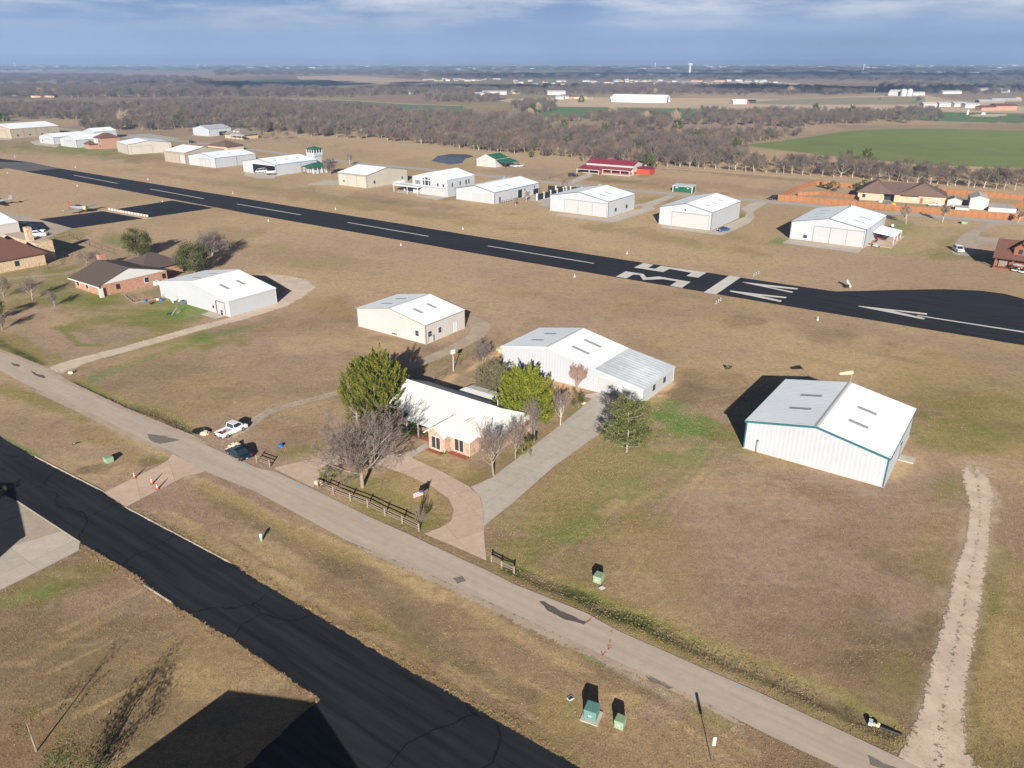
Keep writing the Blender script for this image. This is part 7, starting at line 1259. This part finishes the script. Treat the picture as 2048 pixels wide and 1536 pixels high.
r = empty('brush_pile', G((350,629)), R(54), 'weathered log arch beside the garden pen', 'logs'); MB().tube((-.8, 0, 0), (.9, .3, 1.3), .18, n=7).tube((.2, .4, 0), (1.6, .2, .3), .15, n=7).build('log', M['greywood'], r); MB().lathe([(.7, .0), (.5, .3)], (-.6, 1, 0), n=9).build('stump', M['dark'], r)
r = empty('barbecue', G((446,629)), R(54), 'black barbecue by the small door of the left hangar', 'barbecue'); MB().lathe([(.1, .5), (.42, .75), (.42, .95), (.1, 1.1)], n=12).build('bowl', M['dark'], r); MB().box(-.3, .3, -.3, .3, 0, .5).build('stand', M['dark'], r)
sheet('small_pad', [(402,629),(424,622),(452,632),(432,638)], .03, M['pad'])
# patio clutter by the awning hangar
for i, (p, m_) in enumerate([((1757,480), 'orange'), ((1763,474), 'red'), ((1750,485), 'dark'), ((1772,468), 'dark'), ((1779,462), 'blue'), ((1785,455), 'trimwhite'), ((1745,491), 'redwall')]):
    r = empty('patio_chair', G(p), i*.9, ['orange','red','near black','dark','blue','white','rust-red'][i]+' patio chair on the brick patio under the awning', 'chair', 'patio chairs beside the awning hangar'); s_ = MB().box(-.4, .4, -.4, .4, .35, .45).build('seat', M[m_], r); MB().box(-.4, -.32, -.4, .4, .45, 1.0).build('backrest', M[m_], r)
    for x, y in ((-.35, -.35), (-.35, .35), (.35, -.35), (.35, .35)): MB().box(x-.03, x+.03, y-.03, y+.03, 0, .35).build('leg', M['dark'], r)
r = empty('trailer', G((1752,494)), R(54), 'small flat trailer on the patio edge of the awning hangar', 'trailer'); MB().box(-1.5, 1.5, -.8, .8, .5, .65).build('deck', M['galv'], r); MB().box(1.5, 2.6, -.05, .05, .45, .55).build('drawbar', M['dark'], r); wheels(r, [(0, .9), (0, -.9)], .3)
for i, (p, m_, lb) in enumerate([((1775,410), 'blue', 'blue covered tub behind the plank fence'), ((1786,411), 'yellow', 'yellow slide behind the plank fence'), ((1760,404), 'trimwhite', 'white grill under the tan house porch'), ((2030,421), 'dark', 'purple-grey tarp pile behind the cream shed')]):
    r = empty('yard_item', G(p), i, lb, 'yard item'); MB().lathe([(.9, 0), (1.0, .6), (.6, .8)], n=10).build('body', M[m_], r); MB().lathe([(.6, .8), (.3, .95)], n=10).build('lid', M[m_], r)

# ------------------------------------------------------------------ far buildings and landmarks
def quonset(label, p0, p1, dep, h, m_='roofw'):
    A, B_ = G(p0), G(p1); d = B_-A; r = empty('quonset_building', A, math.atan2(d.y, d.x), label, 'building'); n = 14; vs = []; L = d.length; w_ = dep
    for x in (0, L):
        for i in range(n+1): a = pi*i/n; vs.append((x, w_/2-cos(a)*w_/2, sin(a)*h))
    fs = [(i, i+1, n+1+i+1, n+1+i) for i in range(n)]; MB().add(vs, fs).build('roof', M[m_], r, smooth=True)
    MB().add(vs[:n+1], [tuple(range(n+1))]).build('end_wall', M[m_], r); MB().box(L-1.2, L-1.1, w_*.2, w_*.8, 0, h*.75).build('door', M['dark'], r)
    MB().add([(L-1.3, y, z) for _, y, z in vs[:n+1]], [tuple(range(n+1))]).build('end_wall', M[m_], r)
quonset('very long white quonset building behind the green field', (1223,203.5), (1333,205.5), 26, 9.5)
quonset('pink-roofed quonset barn by the silos', (1776,191), (1799,191.6), 24, 9, 'ivory')
def tower(label, px, h, s=1.0, m_='trimwhite', bulb=True):
    r = empty('water_tower', G(px), 0, label, 'water tower'); MB().lathe([(4.2*s, 0), (3.6*s, 3), (3.6*s, h*.78), (6*s, h*.84)], n=16).build('column', M[m_], r, smooth=True); MB().lathe([(3.4*s, h*.82), (8.5*s, h*.86), (9*s, h*.92), (8*s, h*.98), (1, h)], n=20).build('tank', M[m_], r, smooth=True)
tower('large white water tower right of centre on the plain', (1379,149), 42, 1.15); 
r = empty('barn', G((1466,208.5)), R(8), 'white barn with red lean-to in the hay field', 'barn'); r.scale = (.72, .72, .66); MB().box(0, 26, 0, 12, 0, 6).build('wall', M['ivory'], r); MB().slab([(-.5, -.5, 6), (26.5, -.5, 6), (26.5, 6, 8.4), (-.5, 6, 8.4)], .3).slab([(-.5, 12.5, 6), (26.5, 12.5, 6), (26.5, 6, 8.4), (-.5, 6, 8.4)], .3).build('roof', M['roofw'], r); MB().box(26, 31, 2, 10, 0, 5).build('lean_to', M['redwall'], r)
def house(px, L, W, h, rh, wm, rm, rot, label, group=None, cache={}):
    key = (L, W, h, rh, wm, rm)
    if key not in cache:
        w_ = MB().box(0, L, 0, W, 0, h).poly([(0, 0, h), (0, W, h), (0, W/2, h+rh)]).poly([(L, 0, h), (L, W, h), (L, W/2, h+rh)]); a = w_.build('wall', M[wm]); b_ = MB().slab([(-.4, -.5, h), (L+.4, -.5, h), (L+.4, W/2, h+rh+.2), (-.4, W/2, h+rh+.2)], .3).slab([(-.4, W+.5, h), (L+.4, W+.5, h), (L+.4, W/2, h+rh+.2), (-.4, W/2, h+rh+.2)], .3).build('roof', M[rm]); cache[key] = (a.data, b_.data); bpy.data.objects.remove(a); bpy.data.objects.remove(b_)
    a, b_ = cache[key]; r = empty('house' if group else 'barn', G(px), rot, label, 'house' if group else 'barn', group)
    for nm, me in (('wall', a), ('roof', b_)): o = bpy.data.objects.new(nm, me); C.objects.link(o); o.parent = r
for i, (x, y, L, W, h, wm, rm, ro, lb) in enumerate([(1498,206.5,9,6,3,'dark','dark',0,'tiny dark shed alone in the hay field'), (1846,217,16,10,5,'ivory','ivory',0,'tan shed left of the white farm sheds'), (1908,214,18,9,4,'ivory','greyroof',.2,'white open-sided farm shed right of the tan shed'), (1930,216,18,9,4,'ivory','greyroof',.1,'bright white farm shed nearest the well pad'), (1962,222,18,10,4,'brick2','shingred',.2,'red-brown farm barn in the right-hand yard'), (1990,221,26,12,5,'brick2','shingred',.1,'largest red-brown barn at the right edge yard'), (1878,214,14,9,4,'ivory','greyroof',0,'small pale shed amid farm trees'), (1958,206,34,10,3,'greywood','greyroof',0,'long low grey cattle shed'), (1985,203,40,10,3,'greywood','greyroof',0,'longest grey cattle shed at the right'), (1885,188,34,10,4,'ivory','greyroof',.1,'long pale shed beyond the silos'), (1826,191,20,9,4,'ivory','greyroof',.1,'low white shed right of the silos'), (1960,182,18,10,4,'ivory','greyroof',.1,'white farmhouse on the right skyline farm, left'), (1990,184,18,10,4,'ivory','greyroof',.1,'white farmhouse on the right skyline farm, middle'), (2002,185,16,10,4,'ivory','greyroof',.1,'white farmhouse on the right skyline farm, right'), (2032,201,6,5,3,'yellow','yellow',0,'yellow machine shed at right edge'), (62,195,34,12,3,'tanbrick','shingtan',.1,'tan farmhouse in the field at far left'), (2,192,24,12,4,'greywood','greyroof',.1,'grey barn cut by the left edge'), (950,192,24,12,4,'ivory','greyroof',.1,'long white shed left of the village barns'), (965,189.5,40,14,4.5,'ivory','greyroof',.05,'longest white shed by the ploughed field'), (1095,190,30,12,5,'ivory','greyroof',.1,'small house in the trees left of the quonset building')]):
    house((x, y), L, W, h, h*.35, wm, rm, ro, lb)
for i, (x, lb) in enumerate(((1806, 'grey-blue grain silo, left of the two'), (1818, 'grey-blue grain silo, right of the two'))):
    r = empty('silo', G((x, 192)), 0, lb, 'silo', 'grain silos'); MB().lathe([(4.5, 0), (4.5, 9)], n=16).build('wall', M['greyroof'], r); MB().lathe([(4.7, 9), (.6, 11)], n=16).build('roof', M['galv'], r)
r = empty('gas_well', G((1965,229.5)), 0, 'white well tank on a gravel pad in the right wheat strip', 'tank'); MB().lathe([(1.2, 0), (1.2, 5)], (-16, 0, 0), n=10).build('stack', M['trimwhite'], r); MB().box(-2, 2, -1.2, 1.2, 0, 2.2).build('tank', M['trimwhite'], r)
sheet('well_pad', [(1938,231),(1960,228),(2012,228.5),(2016,231),(1990,233.5),(1945,233)], .1, M['gravel'])
for i, (x, y, h, lb) in enumerate([(31,117.5+18,60,'tiny water tower on the far left horizon'), (254,118+16,52,'tiny pale water tower left of centre horizon'), (396,122+12,50,'tiny water tower over the far town'), (776,122+11,46,'small water tower on the centre horizon'), (1310,123+13,66,'tiny water tower left of the large one'), (1726,134+8,60,'thin leaning-looking water tower over the right-hand town')]):
    tower(lb, (x, y), h*.55, .8)
r = empty('pylon', G((1747,194)), 0, 'thin utility pole by the distant farm track', 'pole'); MB().tube((0, 0, 0), (0, 0, 13), .35, n=5).build('mast', M['greywood'], r); MB().box(-1.6, 1.6, -.2, .2, 11, 11.5).build('crossarm', M['greywood'], r)
# far town: single small houses, each one its own thing
random.seed(9); spots = []
def cluster(x0, x1, y0, y1, n, big):
    for _ in range(n): spots.append((random.uniform(x0, x1), random.uniform(y0, y1), big))
cluster(845, 1010, 158.5, 163, 20, 0); cluster(1024, 1180, 163, 170, 16, 0); cluster(1180, 1300, 160, 170, 22, 0); cluster(1290, 1550, 162, 168, 26, 0); cluster(800, 1060, 184.5, 191, 18, 0); cluster(1110, 1222, 193, 199, 8, 0)
cluster(380, 1024, 130.5, 139, 60, 1); cluster(1400, 2048, 130, 137, 66, 2); cluster(1024, 1400, 131, 140, 26, 1); cluster(1680, 1960, 145, 149, 14, 1); cluster(60, 380, 131, 134, 10, 2)
spots.sort()
for i, (x, y, bg_) in enumerate(spots):
    k = random.choice([('ivory', 'greyroof'), ('tanbrick', 'shingtan'), ('ivory', 'shinggrey'), ('white', 'greyroof'), ('tanbrick', 'shingtan'), ('beige', 'shinggrey')] if not bg_ else [('white', 'roofw'), ('white', 'roofw'), ('ivory', 'roofw'), ('white', 'greyroof')]); L, W, h = ((12, 8, 3), (26, 14, 5), (30, 16, 6))[bg_]
    house((x, y), L*(1.5 if i % 4 == 0 else 1), W, h, h*.4, k[0], k[1], random.choice((0, .3, -.3, .8)), ordw(i)+' tiny pale far-town house counted from the left', 'tiny pale houses of the far towns')

# ------------------------------------------------------------------ clouds overhead (they only shade distant land) and the hazy air
cm = mat_flat('cloud', (.85,.85,.87), 1.0, spec=0)
for i, (p, L, W) in enumerate([((565,169), 330, 330), ((930,173), 360, 160), ((1260,153), 1300, 380), ((1640,178), 520, 140), ((80,128), 3400, 3000), ((1900,153), 1300, 400), ((1640,146), 1500, 500)]):
    s = G(p); hgt = 1500; c0 = Vector((s.x-hgt/tan(R(SUN_EL))*cos(R(SUN_AZ)), s.y-hgt/tan(R(SUN_EL))*sin(R(SUN_AZ)), hgt)); random.seed(300+i)
    mb = MB()
    for k in range(26):
        q = Vector((random.gauss(0, L*.3), random.gauss(0, W*.3), random.uniform(-20, 20))); a = random.uniform(.12, .24)*L; b_ = random.uniform(.14, .28)*W
        mb.lathe([(.05, -1), (.6, -.8), (1, 0), (.6, .8), (.05, 1)], n=10); n_ = 50
        for j in range(len(mb.v)-n_, len(mb.v)): v = mb.v[j]; mb.v[j] = (v[0]*a+q.x, v[1]*b_+q.y, v[2]*35+q.z)
    o = mb.build('cloud', cm); o.location = c0; tag(o, kind='structure')
vm = bpy.data.materials.new('haze'); vm.use_nodes = True; nt = vm.node_tree; nt.nodes.clear()
pv = nn(nt, 'ShaderNodeVolumePrincipled'); pv.inputs['Color'].default_value = (.37, .55, .90, 1); pv.inputs['Density'].default_value = 1.75e-4; pv.inputs['Anisotropy'].default_value = 0.0
oo = nn(nt, 'ShaderNodeOutputMaterial'); nt.links.new(pv.outputs[0], oo.inputs['Volume'])
HZ = MB().box(-45000, 45000, -9500, 50000, -3, 140).build('haze', vm); HZ['kind'] = 'stuff'
